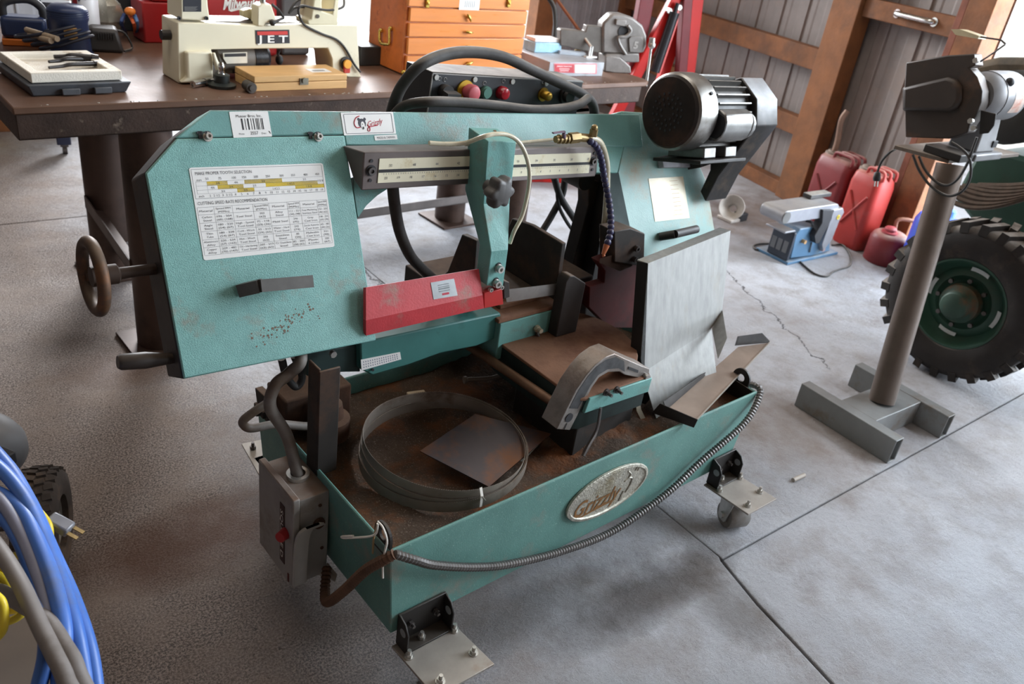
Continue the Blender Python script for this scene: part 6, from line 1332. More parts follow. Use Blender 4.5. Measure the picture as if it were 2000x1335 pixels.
# ---- fuel cans against the wall
CANR = mat('dusty_red_can', '#ad332c', .5, var=.12, vs=6, dirt='#9c5a50', da=.3, ds=4, dust='#cdb9ab', dusta=.8)
CANR2 = mat('dark_red_can', '#7c2628', .5, var=.12, vs=6, dirt='#6e3a36', da=.3, ds=4, dust='#c6b3a6', dusta=.85)
def kz(x, y): return 1440+x/4.762, 280+y/4.762
def jerry(F, w_, d_, h_, m, label, name='jerry_can', spout=False):
    t = thing(name, label, 'fuel can', F.w(w_/2, d_/2, 0), 'red steel jerry cans by the wall')
    def rr(x0, y0, x1, y1, r, z, n=4):
        o = []
        for cx_, cy_, a0 in ((x1-r, y0+r, -PI/2), (x1-r, y1-r, 0), (x0+r, y1-r, PI/2), (x0+r, y0+r, PI)):
            for k in range(n+1): tt = a0+PI/2*k/n; o.append(F.w(cx_+r*math.cos(tt), cy_+r*math.sin(tt), z))
        return o
    secs = [rr(.012, .012, w_-.012, d_-.012, .03, 0), rr(0, 0, w_, d_, .04, .02), rr(0, 0, w_, d_, .04, h_-.07), rr(.004, .012, w_-.004, d_-.012, .04, h_-.02), rr(.02, .03, w_-.02, d_-.03, .03, h_)]
    g = G(); n = len(secs[0]); vs = sum(secs, []); fs = [tuple(range(n))[::-1], tuple(range(4*n, 5*n))]
    for k in range(4): fs += [(k*n+i, k*n+(i+1) % n, (k+1)*n+(i+1) % n, (k+1)*n+i) for i in range(n)]
    g.add(vs, fs); obj('can_body', g, m, t, ang=50)
    for sx in (1, -1):      # pressed X on the broad face
        g = G(); a_ = F.w(w_/2-sx*w_*.30, -.001, h_*.28); b_ = F.w(w_/2+sx*w_*.30, -.001, h_*.72); g.tube([a_, (a_+b_)/2, b_], .008, 6, 2); obj('pressed_rib', g, m, t)
    for k in range(3):
        yy_ = d_*(.2+.3*k); g = G(); g.tube([F.w(w_*.42, yy_, h_-.012), F.w(w_*.45, yy_, h_+.026), F.w(w_*.7, yy_, h_+.030), F.w(w_*.95, yy_, h_+.026), F.w(w_*.97, yy_, h_-.02)], .010, 8, 3); obj('carry_handle', g, m, t)
    g = G(); P = F.w(w_*.2, d_*.5, h_); g.lathe(P-V(0, 0, .01), V(0, 0, 1), [(0, .05), (.018, .048), (.022, .036), (.030, .034), (.030, .024), (.012, .022)], 20); obj('filler_neck', g, mat('dusty_grey_neck', '#8f8176', .7, .2, var=.2), t)
    if spout:
        g = G(); g.tube([P, P+V(0, 0, .08), P+V(-.012, .012, .20), P+V(.0, .0, .26)], .017, 10, 5); obj('spout', g, mat('dirty_spout', '#8b6f5f', .6, .3), t)
    return t
JA = np.array([-WF.A[0], -WF.A[1], WF.A[2]])
jerry(Frame(WF.w(-.615, .215, 0), JA), .215, .165, .45, CANR, 'front bright red jerry can with open neck, behind the blue sander', spout=False)
jerry(Frame(WF.w(-.315, .205, 0), JA), .265, .165, .45, CANR2, 'rear dark red jerry can with a tall spout, nearest the wood post', spout=True)
SC_ = WF.w(-.965, .135, 0)
SCN = thing('small_fuel_can', 'small round dusty red fuel can with a brown handle on the floor', 'fuel can', SC_)
g = G(); g.lathe(SC_, V(0, 0, 1), [(0, .100), (.006, .107), (.14, .107), (.165, .095), (.178, .075), (.18, .0)], 30); obj('can_body', g, CANR2, SCN, ang=50)
g = G(); g.lathe(SC_+V(-.03, 0, .175), V(0, 0, 1), [(0, .045), (.012, .045), (.016, .032), (.030, .034), (.040, .026), (.044, .0)], 20); obj('can_cap', g, mat('pink_red_cap', '#a8464a', .5), SCN)
d = unit(V(.75, -.66, 0)); g = G(); g.tube([SC_+d*.02+V(0.02, .02, .185), SC_+d*.02+V(.02, .02, .25), SC_+d*.12+V(.02, .02, .245), SC_+d*.13+V(.02, .02, .15)], .011, 8, 4); obj('can_handle', g, mat('brown_handle', '#8a5c48', .6), SCN)
g = G(); P = SC_+d*.14+V(0, 0, .05); g.cyl(P, P+d*.03-V(0, 0, .015), .014, n=12); obj('pour_spout', g, mat('pale_spout', '#b8a79a', .5), SCN)
# blue drum behind the big wheel, by the door jamb
BP = WF.w(-.80, .17, 0); BP = WF.w(-1.19, .11, 0)
BDR = thing('blue_plastic_jug', 'bright blue plastic jug behind the tractor wheel near the doorway', 'jug', BP)
g = G(); hB = .375; g.lathe(BP, V(0, 0, 1), [(0, .10), (.01, .115), (hB-.05, .115), (hB-.015, .10), (hB, .05), (hB, 0)], 26); obj('jug_body', g, mat('blue_plastic', '#2f52c4', .35, var=.1), BDR)
g = G(); g.lathe(BP+V(.05, -.02, hB-.005), V(0, 0, 1), [(0, .035), (.03, .035), (.034, .028), (.034, 0)], 18); obj('jug_cap', g, mat('teal_blue_cap', '#3f6fae', .4), BDR)
# pale lamp reflector on the floor behind the saw
LP_ = Wz(1424, 428, 0)
LMP = thing('work_lamp', 'dusty white round lamp reflector with black clip on the floor', 'lamp', LP_)
g = G(); ax_ = unit(V(-.75, -.35, .35)); o_ = LP_+V(0, 0, .075); g.lathe(o_, ax_, [(-.05, .02), (-.045, .035), (-.01, .065), (.02, .078), (.022, .076), (-.005, .060), (-.03, .03)], 24, cap=False); obj('reflector', g, mat('dusty_white_enamel', '#c9c2ba', .5, .2, dirt='#8d8074', da=.2), LMP)
g = G(); g.fbox(Frame(LP_+V(.06, -.03, 0), I3), (-.03, -.03, 0), (.04, .03, .05)); obj('lamp_clip', g, INK, LMP, bevel=.006)
g = G(); g.fbox(Frame(LP_, I3), (-.06, -.06, 0), (.03, .05, .02)); obj('lamp_foot', g, mat('dusty_white_enamel', '#c9c2ba'), LMP, bevel=.004)

# ---- tractor: big front wheel, axle and part of its green chassis
TRC = thing('tractor', 'old green tractor whose big lugged front wheel fills the right edge', 'tractor', (3.62, 1.21, 0))
TC = V(3.50, 1.215, .345); TX = V(1, 0, 0)
TYR = mat('tyre_rubber', '#26211e', .8, var=.25, vs=12, dirt='#4a3d33', da=.3, ds=6, dust='#b2aaa2', dusta=.95)
GRN = mat('tractor_green', '#2a4a3b', .5, var=.18, vs=7, dirt='#3c4034', da=.35, ds=5)
g = G(); g.lathe(TC, TX, [(.0, .185), (-.012, .20), (-.022, .24), (-.012, .29), (.005, .318), (.02, .322), (.18, .322), (.195, .318), (.212, .29), (.222, .24), (.21, .19)], 56, True); tyre = obj('tyre', g, TYR, TRC, ang=60)
nl = 26
for i in range(nl):
    for sd in (0, 1):
        t = 2*PI*(i+.5*sd)/nl; w_ = .075
        e = lambda tt, r: V(0, math.cos(tt)*r, math.sin(tt)*r)
        x0, x1 = (-.010, .115) if sd == 0 else (.21, .085)
        g = G(); sk = .10*(1 if sd == 0 else 1)
        lo = [TC+TX*x0+e(t, .298), TC+TX*x1+e(t+sk, .318), TC+TX*x1+e(t+sk+w_*1.3, .318), TC+TX*x0+e(t+w_*1.5, .298)]
        hi = [TC+TX*(x0+(.01 if sd == 0 else -.01))+e(t+.008, .340), TC+TX*x1+e(t+sk+.008, .345), TC+TX*x1+e(t+sk+w_*1.3-.008, .345), TC+TX*(x0+(.01 if sd == 0 else -.01))+e(t+w_*1.5-.008, .340)]
        g.hexa(lo, hi); obj('tread_lug', g, TYR, tyre)
g = G(); g.lathe(TC, TX, [(.0, .19), (-.008, .192), (-.008, .184), (.025, .172), (.045, .160), (.055, .150), (.045, .135), (.040, .115), (.055, .100), (.060, .09), (.060, .0)], 48, cap=False); rim_ = obj('rim', g, GRN, TRC)
for k in range(4):
    t = .1+k*PI/2; g = G()
    pts = [TC+TX*.047+V(0, math.cos(t+u)*.146, math.sin(t+u)*.146) for u in np.linspace(-.26, .26, 7)]
    g.strip(pts, V(0, math.cos(t), math.sin(t))*.008, -TX*.002); obj('rim_slot', g, mat('slot_daylight', '#d3d6d4', .7), rim_)
g = G(); g.lathe(TC, TX, [(.03, .0), (.028, .085), (.0, .08), (-.012, .062), (-.045, .056), (-.05, .050), (-.05, .0)], 28); obj('hub', g, mat('hub_green_rust', '#31493d', .6, .2, var=.25, dirt='#6b4427', da=.4, ds=8), TRC)
for k in range(8): t = 2*PI*k/8; q = G(); q.bolt(TC+TX*.03+V(0, math.cos(t)*.10, math.sin(t)*.10)-TX*.002, -TX, .010, .012); obj('wheel_nut', q, DSTEEL, rim_)
g = G(); g.cyl(TC+TX*.2, TC+TX*1.4, .06, n=18); obj('axle', g, mat('oily_black', '#25231f', .6), TRC)
g = G(); g.prism([V(4.0, y, z) for y, z in ((1.60, .62), (1.58, .84), (1.45, .88), (.3, .93), (-.5, .93), (-.5, .50), (1.4, .50))], V(.55, 0, 0)); obj('chassis', g, GRN, TRC, bevel=.02)
g = G(); g.prism([V(3.92, y, z) for y, z in ((1.62, 1.06), (1.75, 1.19), (1.62, 1.25), (1.2, 1.34), (.2, 1.38), (.0, .95))], V(.6, 0, 0)); obj('hood', g, mat('hood_olive_brown', '#5f5240', .7, var=.25, dirt='#3c352a', da=.4), TRC, bevel=.03)
g = G(); g.lathe(V(3.82, 1.46, 1.08), V(1, 0, 0), [(0, .05), (.0, .13), (.02, .15), (.14, .15), (.16, .12)], 28); obj('belt_pulley', g, mat('oily_black', '#25231f', .6), TRC)
# ropes / hoses hung on the tractor
ROPE = mat('dusty_brown_rope', '#4f4034', .85, var=.25, vs=30, bump=.3, bs=250)
RPE = thing('rope_hank', 'dusty brown rope hank hung on the tractor above its wheel', 'rope', (3.84, 1.40, .60))
for k in range(7):
    g = G(); g.tube([V(3.90, 1.66-.03*k, .66+.012*k), V(3.88, 1.52-.03*k, .63+.025*k), V(3.87, 1.40-.03*k, .66+.03*k), V(3.87, 1.28-.03*k, .74+.03*k), V(3.89, 1.15-.03*k, .86+.02*k)], .012, 7, 5); obj('rope_strand', g, ROPE, RPE)

# ---- red shop crane beyond the end of the bench
RF_ = yawframe((3.7, 3.72, 0), -20)
CRR = mat('crane_red', '#b9201b', .45, var=.1, vs=6, dirt='#7b1f1c', da=.2, spec=.3)
CRD = mat('crane_dark_red', '#6b141b', .5, var=.12)
CRN = thing('shop_crane', 'red steel shop crane with a black hydraulic ram behind the vise', 'shop crane', RF_.w(.15, .1, 0))
def rq(x, y, d=0.0): return RF_.wn(1, d, 1000+x/5, y/5)
def beam_(p, q, w_, d_, m, name): g = G(); p = np.array(p); q = np.array(q); dd = unit(q-p); s2 = unit(np.cross(RF_.A[1], dd)); g.box((p+q)/2, (np.linalg.norm(q-p), w_, d_), np.array([dd, s2, RF_.A[1]])); return obj(name, g, m, CRN, bevel=.004)
ext = lambda p, q, z: p+(q-p)*((z-p[2])/((q-p)[2]))
a, b = rq(1790, 0), rq(1712, 690); beam_(ext(a, b, 1.75), ext(a, b, .0), .075, .07, CRR, 'mast')
a, b = rq(1700, 0, -.02), rq(1655, 600, -.02); beam_(ext(a, b, 1.6), ext(a, b, .0), .06, .06, CRD, 'mast_back')
a, b = rq(1585, 0), rq(1230, 690); beam_(ext(a, b, 1.45), ext(a, b, .06), .065, .05, CRR, 'strut')
a, b = rq(1640, 230, .06), rq(1480, 720, .06); beam_(ext(a, b, 1.2), ext(a, b, .06), .06, .05, CRR, 'strut')
a, b = rq(1300, 0, .05), rq(1195, 600, .05); beam_(ext(a, b, 1.5), ext(a, b, .0), .09, .06, CRD, 'leg_folded')
g = G(); a, b = rq(1590, 120, -.05), rq(1395, 700, -.05); g.cyl(a, b, .030, n=18); g.cyl(a, a+(a-b)*.15, .012, n=12); obj('hydraulic_ram', g, mat('ram_black', '#2e2d30', .35, .4), CRN)
for x, y in ((1625, 70), (1527, 100)): g = G(); P = rq(x, y, -.03); g.bolt(P, -RF_.A[1], .016, .02); obj('pivot_bolt', g, ZINC, CRN)
a = RF_.w(-.42, .02, .06); g = G(); g.fbox(RF_, (-.45, -.03, .0), (.40, .05, .08)); obj('base_leg', g, CRR, CRN, bevel=.004)

# ================================================================== CLUTTER ON THE LEFT OF THE BENCH
def bz(x, y): return x/6.06, y/6.06     # 330-px zoom to photo px
NAVY = mat('navy_tool_plastic', '#27365a', .4, var=.1, vs=8, dirt='#1a2138', da=.2)
P = Wz(141, 106, .887)
RT = thing('blue_router', 'upright navy blue power tool wrapped in its black cord, behind the foam tray', 'power tool', P)
sc_ = dep = (P-CAM) @ _fw; u_ = sc_/FPX
g = G(); g.lathe(P, V(0, 0, 1), [(0, 38*u_), (.008, 39*u_), (.012, 36*u_), (.06, 35*u_), (.11, 34*u_), (.118, 36*u_), (.150, 35*u_), (.162, 28*u_), (.166, 0)], 28); obj('tool_body', g, NAVY, RT)
for k in range(4): g = G(); g.ring(P+V(0, 0, .124+.007*k), P+V(0, 0, .127+.007*k), 36.6*u_, 34*u_, 28); obj('cooling_rib', g, NAVY, RT)
vw = unit((CAM-P)*V(1, 1, 0)); sd = np.cross(V(0, 0, 1), vw); g = G()
for k in range(5): t0_, t1_ = -.28+.13*k, -.28+.13*(k+1); g.quad(*[P+(vw*math.cos(t)+sd*math.sin(t))*35.6*u_+V(0, 0, z) for t, z in ((t0_, .062), (t1_, .062), (t1_, .10), (t0_, .10))])
obj('tool_label', g, mat('orange_white_label', '#c99a5c', .5, var=.25, vs=30), RT)
g = G()
for k in range(4):
    R_ = (40+3*k)*u_; pts = [P+V(-.015*k, .005*k, .04+.012*k)+(vw*math.cos(t)+sd*math.sin(t))*R_*(1+.35*(math.sin(t) < 0)*abs(math.sin(t)))+V(0, 0, .03*math.sin(t+.5)) for t in np.linspace(0, 2*PI, 13)[:-1]]
    g.tube(pts, .0055, 7, 3, True)
o = obj('wrapped_cord', g, mat('cord_navy_black', '#1d2130', .5), RT)
# horizontal planer to its left
P = Wz(52, 86, .887); dx_ = unit(sd*1)
PLN = thing('blue_planer', 'navy hand planer with an orange base lying at the far left of the bench', 'power tool', P)
A_ = np.array([sd, -vw, V(0, 0, 1)]); 
g = G(); g.box(P+V(0, 0, .012), (80*u_, .09, .022), A_); obj('planer_sole', g, mat('orange_sole', '#c56a24', .5), PLN, bevel=.003)
g = G(); g.box(P+V(0, 0, .060), (78*u_, .085, .072), A_); obj('planer_body', g, NAVY, PLN, bevel=.014)
g = G(); g.tube([P+A_[0]*a_+V(0, 0, z) for a_, z in ((-.06, .09), (-.05, .135), (.02, .150), (.06, .125), (.065, .09))], .014, 9, 4); obj('planer_handle', g, INK, PLN)
for k, (p, q) in enumerate((((52, 58), (112, 76)), ((58, 68), (100, 80)))):
    a = Wz(*p, .935); b = Wz(*q, .935); a = Wd(p[0], p[1], 2.80); b = Wd(q[0], q[1], 2.72); g = G(); g.tube([a, b], .0095, 8, 1)
    single('wooden_stick', g, mat('pale_stick', '#a3917c', .7, var=.15), ('upper of two pale sticks stuck in the blue cord', 'lower of two pale sticks stuck in the blue cord')[k], 'stick', 'pale sticks in the cord')
# spray can behind
P = Wz(127, 100, .887)+unit(V(.67, .74, 0))*.16
CAN_ = thing('spray_can', 'white and red spray can standing behind the navy power tool', 'spray can', P)
r_ = 24*u_; g = G(); g.lathe(P, V(0, 0, 1), [(0, r_), (.005, r_*1.03), (.22, r_*1.03), (.235, r_*.7), (.245, r_*.5), (.25, 0)], 26); obj('can_body', g, mat('white_can', '#dcdce0', .35, var=.06), CAN_)
g = G()
for k in range(4): t0_, t1_ = -1.15+.14*k, -1.15+.14*(k+1); g.quad(*[P+(vw*math.cos(t)+sd*math.sin(t))*r_*1.035+V(0, 0, z) for t, z in ((t0_, .0), (t1_, .0), (t1_, .22), (t0_, .22))])
obj('red_band', g, mat('can_red', '#a3222e', .4), CAN_)
g = G(); c_ = P+vw*r_*1.05+V(0, 0, .155); g.tube([c_+sd*a_+V(0, 0, b_)-vw*abs(a_)*.25 for a_, b_ in ((-.02, .0), (-.01, .016), (.002, .008), (.012, .02), (.022, .01))], .003, 5, 3); obj('can_emblem', g, mat('navy_print', '#2b3555', .5), CAN_)
# crumpled silver bag
P = Wz(178, 84, .887)+unit(V(.67, .74, 0))*.10
g = G(); n = 14; m_ = 9; vs = []; fs = []
for j in range(m_+1):
    t = PI*j/m_
    for i in range(n):
        ph_ = 2*PI*i/n; r_ = 1+.28*(rng.random()-.5); vs.append(P+V(0, 0, .085)+A_[0]*.075*r_*math.sin(t)*math.cos(ph_)+A_[1]*.05*r_*math.sin(t)*math.sin(ph_)+V(0, 0, 1)*.085*math.cos(t)*(1+.1*(rng.random()-.5)))
for j in range(m_): fs += [(j*n+i, j*n+(i+1) % n, (j+1)*n+(i+1) % n, (j+1)*n+i) for i in range(n)]
g.add(vs, fs); single('crumpled_bag', g, mat('silver_plastic', '#9b988c', .25, .3, var=.2), 'crumpled silvery plastic bag standing beside the spray can', 'plastic bag', ang=20)
# black charger and dark bits
P = Wz(206, 97, .887)
CHG = thing('battery_charger', 'black battery charger with grille beside the navy power tool', 'battery charger', P)
g = G(); lo = [P+A_[0]*a_+A_[1]*b_ for a_, b_ in ((-.065, -.055), (.060, -.055), (.060, .06), (-.065, .06))]; hi = [P+A_[0]*a_*.72+A_[1]*b_*.8+V(0, 0, .080) for a_, b_ in ((-.065, -.055), (.060, -.055), (.060, .06), (-.065, .06))]; g.hexa(lo, hi); obj('charger_body', g, mat('charger_black', '#2d2a2a', .5, var=.1, dust='#77706a', dusta=.4), CHG, bevel=.012)
for k in range(7): g = G(); g.box(P+A_[0]*(-.02+.008*k)-A_[1]*.050+V(0, 0, .056), (.003, .010, .020), A_); obj('grille_slot', g, INK, CHG)
g = G(); g.tube([P+A_[0]*.04+V(0, 0, .07), P+A_[0]*.07+V(0, 0, .06), P+A_[0]*.09+V(0, 0, .012), P+A_[0]*.06+A_[1]*-.04+V(0, 0, .006)], .004, 6, 4); obj('charger_lead', g, RUBBER, CHG)
for k, (x, y, w_, h_, m, lab, nm) in enumerate(((28, 22, .12, .11, mat('dark_navy_case', '#1f2433', .5), 'dark navy tool bag at the far left top of the bench', 'tool_bag'), (216, 22, .05, .17, mat('dark_navy_case', '#1f2433'), 'tall dark navy bottle standing behind the battery charger', 'dark_bottle'), (88, 22, .05, .12, mat('dark_navy_case', '#1f2433'), 'short dark navy tin standing left of the spray can', 'dark_tin'))):
    P = Wz(x, y+62, .887)+unit(V(.67, .74, 0))*.28; g = G()
    if k == 0: g.box(P+V(0, 0, h_/2), (w_, .10, h_), A_)
    else: g.lathe(P, V(0, 0, 1), [(0, w_*.9), (.005, w_), (h_*.7, w_), (h_*.85, w_*.5), (h_, w_*.45), (h_, 0)], 20)
    single(nm, g, m, lab, nm.split('_')[1], bevel=.012 if k == 0 else 0)
# loose wires with an orange plug
for k, (c, pts, lab) in enumerate((('#d8632e', ((250, 24), (256, 35), (262, 48), (264, 62)), 'orange wire hanging by the orange plug'), ('#4f7fb8', ((263, 30), (268, 45), (266, 64)), 'blue wire beside the orange one'), ('#34528c', ((243, 28), (237, 45), (246, 62)), 'dark blue wire left of the orange one'))):
    g = G(); q = [Wd(x, y, 3.12) for x, y in pts]; q[-1] = Wz(pts[-1][0], pts[-1][1]+3, .892); g.tube(q, .007, 7, 4)
    single('loose_wire', g, mat('wire_%d' % k, c, .45), lab+', on the bench', 'wire', 'coloured wires on the bench')
g = G(); P = Wd(254, 22, 3.10); g.ball(P, (.020, .02, .015), A_)
single('orange_plug', g, mat('orange_plug_m', '#f08a35', .4), 'bright orange plug on top of the coloured wires', 'plug')
# dark cabinet wall behind the wires
g = G(); P = Wz(255, 66, .887)+unit(V(.67, .74, 0))*.12; g.box(P+V(0, 0, .10), (.22, .10, .20), A_); single('dark_steel_cabinet', g, mat('dark_cabinet', '#33363a', .6, var=.2), 'dark grey metal case behind the coloured wires', 'metal case', bevel=.004)
# small red toolbox and the big red tool case behind the lathe
REDC = mat('red_plastic_case', '#a8272b', .4, var=.1, vs=6)
P = TF.w(*TZ(300, 84)); Q = TF.w(*TZ(335, 82)); 
RB = thing('red_toolbox', 'small red toolbox standing left of the lathe', 'toolbox', P+TF.A[0]*.04)
g = G(); g.box(P+TF.A[0]*.04+V(0, 0, .075)+TF.A[1]*.06, (.15, .13, .15), TF.A); obj('toolbox_body', g, REDC, RB, bevel=.006)
g = G(); g.box(P+TF.A[0]*.06+V(0, 0, .19)+TF.A[1]*.06, (.11, .13, .075), TF.A); obj('toolbox_lid', g, REDC, RB, bevel=.006)
g = G(); g.box(P+TF.A[0]*.105+V(0, 0, .075)-TF.A[1]*.008, (.012, .012, .06), TF.A); obj('toolbox_latch', g, INK, RB, bevel=.002)
x0, x1 = TF.on(1, .58, 402, 40)[0], TF.on(1, .58, 543, 40)[0]; z1 = TF.on(1, .58, 470, -60)[2]
RC = thing('red_tool_case', 'large red plastic tool case with white lettering behind the lathe', 'tool case', TF.w((x0+x1)/2, .66, 0))
g = G(); g.fbox(TF, (x0, .58, .0), (x1, .72, .27)); obj('case_body', g, REDC, RC, bevel=.015)
g = G(); Pm = TF.wn(1, .578, 478, 6); g.text('Milwaukee', Pm, unit(TF.A[0]+TF.A[2]*.06), TF.A[2], w=.17, h=.040, shear=.3, bold=.03)
b_ = [TF.wn(1, .578, x, y) for x, y in ((445, 20), (505, 4), (478, 14), (484, 15), (452, 23), (458, 17))]; g.add(b_, [(0, 1, 2), (0, 2, 3, 4)]); obj('lettering', g, WHITE, RC, smooth=False)
x0, x1 = TF.on(1, .62, 546, 20)[0], TF.on(1, .62, 602, 20)[0]
g = G(); g.fbox(TF, (x0, .60, 0), (x1, .74, .24)); single('grey_tool_case', g, mat('grey_case', '#5b5d62', .5, var=.1), 'dark grey tool case behind the lathe tailstock', 'tool case', bevel=.012)
# black box right of the lathe
x0, x1 = TF.on(1, .42, 700, 90)[0], TF.on(1, .42, 736, 90)[0]
g = G(); g.fbox(TF, (x0, .40, 0), (x1+.05, .52, .075)); single('black_flat_case', g, mat('flat_black', '#2b2d2f', .5), 'black flat case between the lathe and the wooden chest', 'case', bevel=.005)
# things under and beyond the bench
P = Wz(128, 300, 0)
FT = thing('blue_stand_foot', 'dark blue caster foot on the floor under the bench', 'stand', P)
g = G(); g.box(P+V(0, 0, .14), (.07, .09, .16), A_); obj('foot_post', g, mat('dark_blue_steel', '#262c46', .5, dirt='#4a3a30', da=.2), FT, bevel=.006)
g = G(); g.cyl(P+V(0, 0, .03)-A_[0]*.012, P+V(0, 0, .03)+A_[0]*.012, .03, n=16); g.box(P+V(0, 0, .055), (.04, .05, .02), A_); obj('foot_caster', g, DSTEEL, FT)
P = V(.545, 5.2, 0)
YB = thing('yellow_bucket', 'yellow bucket on the floor far behind the bench at the left border', 'bucket', P)
g = G(); g.lathe(P, V(0, 0, 1), [(0, .11), (.30, .14), (.31, .145), (.32, .14), (.30, .13), (.02, .10)], 24, True); obj('bucket_body', g, mat('yellow_paint', '#c9b52f', .4, var=.15), YB)
g = G(); g.tube([P+V(.14, 0, .29), P+V(.10, 0, .38), P+V(0, 0, .41), P+V(-.10, 0, .38), P+V(-.14, 0, .29)], .004, 6, 4); obj('bucket_handle', g, DSTEEL, YB)
g = G(); g.tube([Wd(1069, -8, 4.35), Wd(1082, 15, 4.35), Wd(1085, 45, 4.35), Wd(1083, 80, 4.35), Wd(1080, 110, 4.4)], .013, 8, 5)
HZ = single('hanging_black_hose', g, RUBBER, 'black hose hanging in front of the grey ribbed wall', 'hose')

# ================================================================== LOWER LEFT CORNER: wheeled tank with hoses on it
CORN = Wz(100, 1075, 0)
WP = Wz(138, 1098, 0); WX = unit(V(.93, -.35, 0)); WC_ = WP+V(0, 0, .134)-WX*.045
CMP = thing('portable_air_compressor', 'grey portable compressor with a knobbly black wheel at the lower left corner', 'air compressor', WC_*V(1, 1, 0)-WX*.15)
TY2 = mat('small_tyre', '#3a312b', .85, var=.3, vs=18, dirt='#6a5645', da=.4, ds=8)
g = G(); g.lathe(WC_, WX, [(-.044, .065), (-.050, .09), (-.044, .120), (-.028, .131), (.028, .131), (.044, .120), (.050, .09), (.044, .065)], 40, True); ty = obj('tyre', g, TY2, CMP, ang=60)
wu, wv = perp(WX)
for i in range(30):
    t = 2*PI*i/30
    for k, xo in enumerate((-.030, -.010, .010, .030)):
        tt = t+(.10 if k % 2 else 0); d = math.cos(tt)*wu+math.sin(tt)*wv; s_ = np.cross(WX, d); g = G(); sk = .25*(1 if k < 2 else -1); A3 = np.array([unit(WX+s_*sk), unit(s_-WX*sk), d]); g.box(WC_+WX*xo+d*(.132 if abs(xo) < .02 else .127), (.019, .015, .010), A3); obj('tread_block', g, TY2, ty)
g = G(); g.lathe(WC_, WX, [(.030, .065), (.020, .06), (.015, .03), (.035, .025), (.035, .0)], 24, cap=False); obj('wheel_hub', g, mat('hub_grey', '#77726c', .5, .3), CMP)
ta, tb_ = Wd(20, 880, 2.0), Wd(-190, 790, 2.15); tA = unit(tb_-ta)
g = G(); g.lathe(ta+V(0, 0, -.02), tA, [(0, .0), (.004, .035), (.02, .06), (.05, .078), (.09, .086), (.34, .086), (.37, .07), (.39, .03), (.392, 0)], 30); obj('tank', g, mat('tank_dusty_grey', '#6f7073', .5, .1, var=.12, vs=6, dirt='#59544f', da=.25), CMP)
g = G(); q = Wd(6, 892, 1.83); g.box(q, (.05, .03, .03), np.array([tA, np.cross(V(0, 0, 1), tA), V(0, 0, 1)])); obj('tank_bracket', g, INK, CMP, bevel=.003)
g = G(); g.cyl(WC_-WX*.35, WC_-WX*.04, .012, n=12); obj('axle', g, DSTEEL, CMP)
gq_ = [Wz(-60, 1190, .12), Wz(70, 1150, .12), Wz(120, 1330, .12), Wz(20, 1420, .12), Wz(-80, 1400, .12)]
g = G(); g.prism(gq_, V(0, 0, -.02)); obj('dusty_tray', g, mat('dusty_taupe', '#7d7268', .8, var=.12, vs=5), CMP, bevel=.004)
g = G(); c3 = sum(gq_)/5; g.box(V(c3[0], c3[1], .05), (.10, .10, .10)); obj('tray_support', g, DSTEEL, CMP)
g = G(); g.tube([ta+tA*.2+V(0, 0, .06), Wd(-230, 800, 1.75), Wd(-200, 840, 1.50), Wd(-170, 890, 1.44), Wd(-160, 860, 1.40)], .010, 10, 6); obj('carry_handle', g, DSTEEL, CMP)
# hose coil : loops hang over the compressor, running from the left border down past the lower border
HB = thing('blue_air_hose', 'bright blue air hose coiled in loops over the compressor, lower left corner', 'hose', Wd(60, 1100, 1.3))
HG = thing('grey_air_hose', 'grey air hose lying over the blue hose loops, lower left corner', 'hose', Wd(60, 1200, 1.25))
YC = thing('yellow_extension_cord', 'yellow extension cord with a clear plug, tangled in the hoses at lower left', 'cord', Wd(90, 1030, 1.45))
def run(name, pts, r, m, lab, cat, grp=None):
    k = len(HB.children)+len(HG.children)
    if name != 'yellow_cord': pts = pts+[(-60-6*k, 1480-5*k, 1.17), (-330-9*k, 1420, 1.24), (-420-8*k, 1180, 1.36), (-360, 960-8*k, 1.46), (-200, 850-6*k, 1.51)]
    P = [Wd(x, y, d) for x, y, d in pts]; g = G(); g.tube(P, r, 12, 8, True); return obj({'blue_hose': 'hose_loop', 'grey_hose': 'hose_loop', 'yellow_cord': 'cord_loop'}[name], g, m, {'blue_hose': HB, 'grey_hose': HG, 'yellow_cord': YC}[name])
BH = mat('blue_air_hose', '#4470bf', .4, var=.10, vs=14, dirt='#5a6b8c', da=.25, ds=6)
GH = mat('grey_air_hose', '#77716e', .55, var=.12, vs=14, dirt='#5f564f', da=.2, ds=6)
YH = mat('yellow_cord', '#e2c834', .4, var=.08, vs=10)
run('blue_hose', [(-60, 850, 1.50), (10, 905, 1.46), (60, 985, 1.40), (100, 1075, 1.34), (140, 1165, 1.28), (172, 1260, 1.24), (186, 1345, 1.22), (190, 1420, 1.21)], .0125, BH, 'blue hose loop on the outside of the coil, lowest at right', 'hose', 'hose loops of the coil')
run('blue_hose', [(-60, 880, 1.47), (0, 915, 1.43), (50, 975, 1.38), (90, 1060, 1.32), (125, 1150, 1.27), (150, 1240, 1.23), (168, 1345, 1.21), (172, 1420, 1.2)], .012, BH, 'second blue hose loop, running just inside the outermost loop', 'hose', 'hose loops of the coil')
run('blue_hose', [(-60, 940, 1.44), (0, 965, 1.40), (45, 1000, 1.36), (75, 1060, 1.31), (105, 1140, 1.26), (125, 1230, 1.22), (118, 1300, 1.20), (95, 1390, 1.18)], .0125, BH, 'third blue hose loop, bending back to the left at the bottom', 'hose', 'hose loops of the coil')
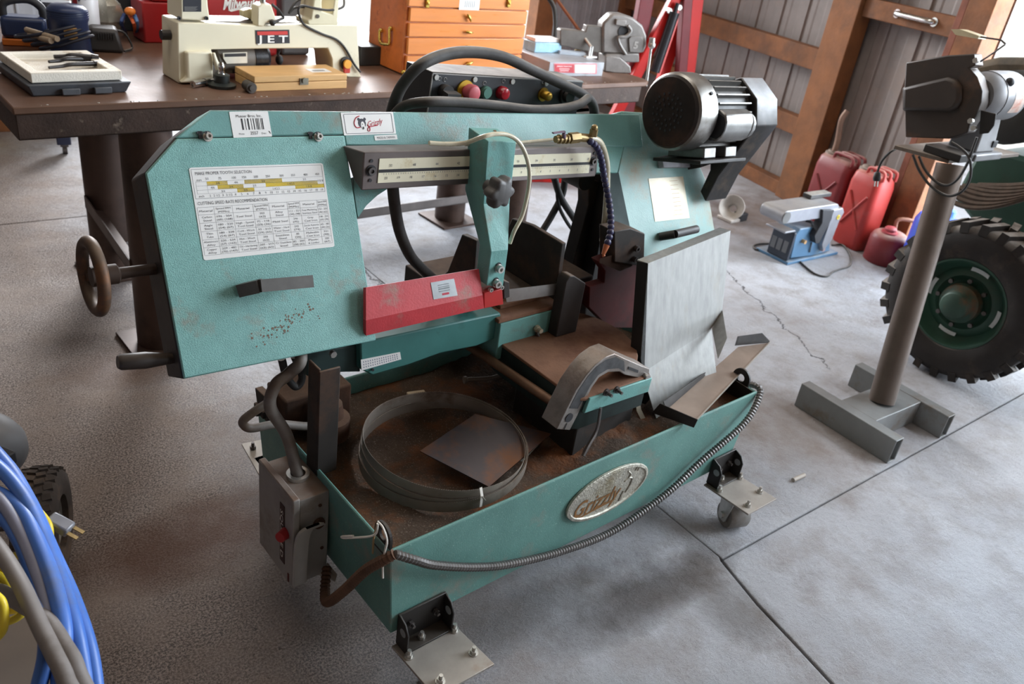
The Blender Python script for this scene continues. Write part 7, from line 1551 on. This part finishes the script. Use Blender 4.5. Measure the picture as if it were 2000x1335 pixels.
run('blue_hose', [(-60, 1040, 1.40), (0, 1010, 1.37), (35, 1050, 1.33), (60, 1110, 1.29), (85, 1190, 1.24), (90, 1270, 1.20), (75, 1345, 1.18), (60, 1420, 1.17)], .0115, mat('dark_blue_hose', '#3c66ae', .4, var=.12, vs=14), 'inner darker blue hose loop of the coil', 'hose', 'hose loops of the coil')
run('grey_hose', [(-60, 930, 1.43), (0, 975, 1.38), (40, 1035, 1.33), (72, 1110, 1.28), (95, 1190, 1.24), (112, 1270, 1.21), (135, 1345, 1.19), (150, 1420, 1.18)], .011, mat('bluish_grey_hose', '#7d7f92', .5, var=.12, vs=14), 'thin bluish grey hose between the blue loops', 'hose', 'hose loops of the coil')
run('grey_hose', [(-60, 1000, 1.34), (0, 1075, 1.29), (40, 1140, 1.24), (75, 1215, 1.20), (105, 1275, 1.17), (130, 1330, 1.15), (150, 1420, 1.13)], .0125, GH, 'thick grey hose crossing over the blue loops, upper one', 'hose', 'hose loops of the coil')
run('grey_hose', [(-60, 1120, 1.36), (0, 1155, 1.31), (45, 1180, 1.27), (90, 1210, 1.22), (125, 1260, 1.19), (150, 1310, 1.17), (168, 1420, 1.15)], .0125, GH, 'thick grey hose crossing under the other grey one', 'hose', 'hose loops of the coil')
run('yellow_cord', [(15, 1100, 1.34), (30, 1085, 1.34), (55, 1090, 1.33), (76, 1120, 1.32), (78, 1150, 1.31), (62, 1170, 1.31), (30, 1190, 1.32), (-20, 1180, 1.33)], .0065, YH, 'yellow cord loop curling up beside the grey hoses', 'cord', 'yellow cord loops')
run('yellow_cord', [(-30, 1110, 1.33), (0, 1125, 1.33), (18, 1145, 1.33), (8, 1165, 1.33), (-30, 1175, 1.33)], .0065, YH, 'small yellow cord curl at the left border', 'cord', 'yellow cord loops')
run('yellow_cord', [(-30, 1160, 1.2), (0, 1170, 1.2), (8, 1200, 1.2), (2, 1235, 1.2), (-30, 1250, 1.2)], .0065, YH, 'nearest yellow cord bend at the left border below the curl', 'cord', 'yellow cord loops')
run('yellow_cord', [(0, 1190, 1.3), (30, 1180, 1.3), (45, 1195, 1.3), (20, 1212, 1.3), (-10, 1215, 1.3)], .006, YH, 'yellow cord bend lying under the grey hoses', 'cord', 'yellow cord loops')
P0 = [Wd(x, y, d) for x, y, d in ((60, 985, 1.47), (78, 1000, 1.46), (94, 1022, 1.45), (98, 1045, 1.45), (94, 1060, 1.46))]
g = G(); g.tube(P0, .0065, 8, 5); obj('cord_end', g, YH, YC)
a = Wd(96, 1012, 1.47); b = Wd(138, 1035, 1.47); d = unit(b-a); s2 = unit(np.cross(d, V(0, 0, 1)))
g = G(); g.box((a+b)/2, (np.linalg.norm(b-a), .026, .020), np.array([d, s2, np.cross(d, s2)])); pgm = obj('plug_body', g, mat('clear_grey_plug', '#75757b', .2, var=.1), YC, bevel=.004)
for k in (-1, 1): g = G(); g.box(b+d*.010+s2*.008*k, (.020, .007, .0025), np.array([d, s2, np.cross(d, s2)])); obj('plug_prong', g, BRASS, pgm)
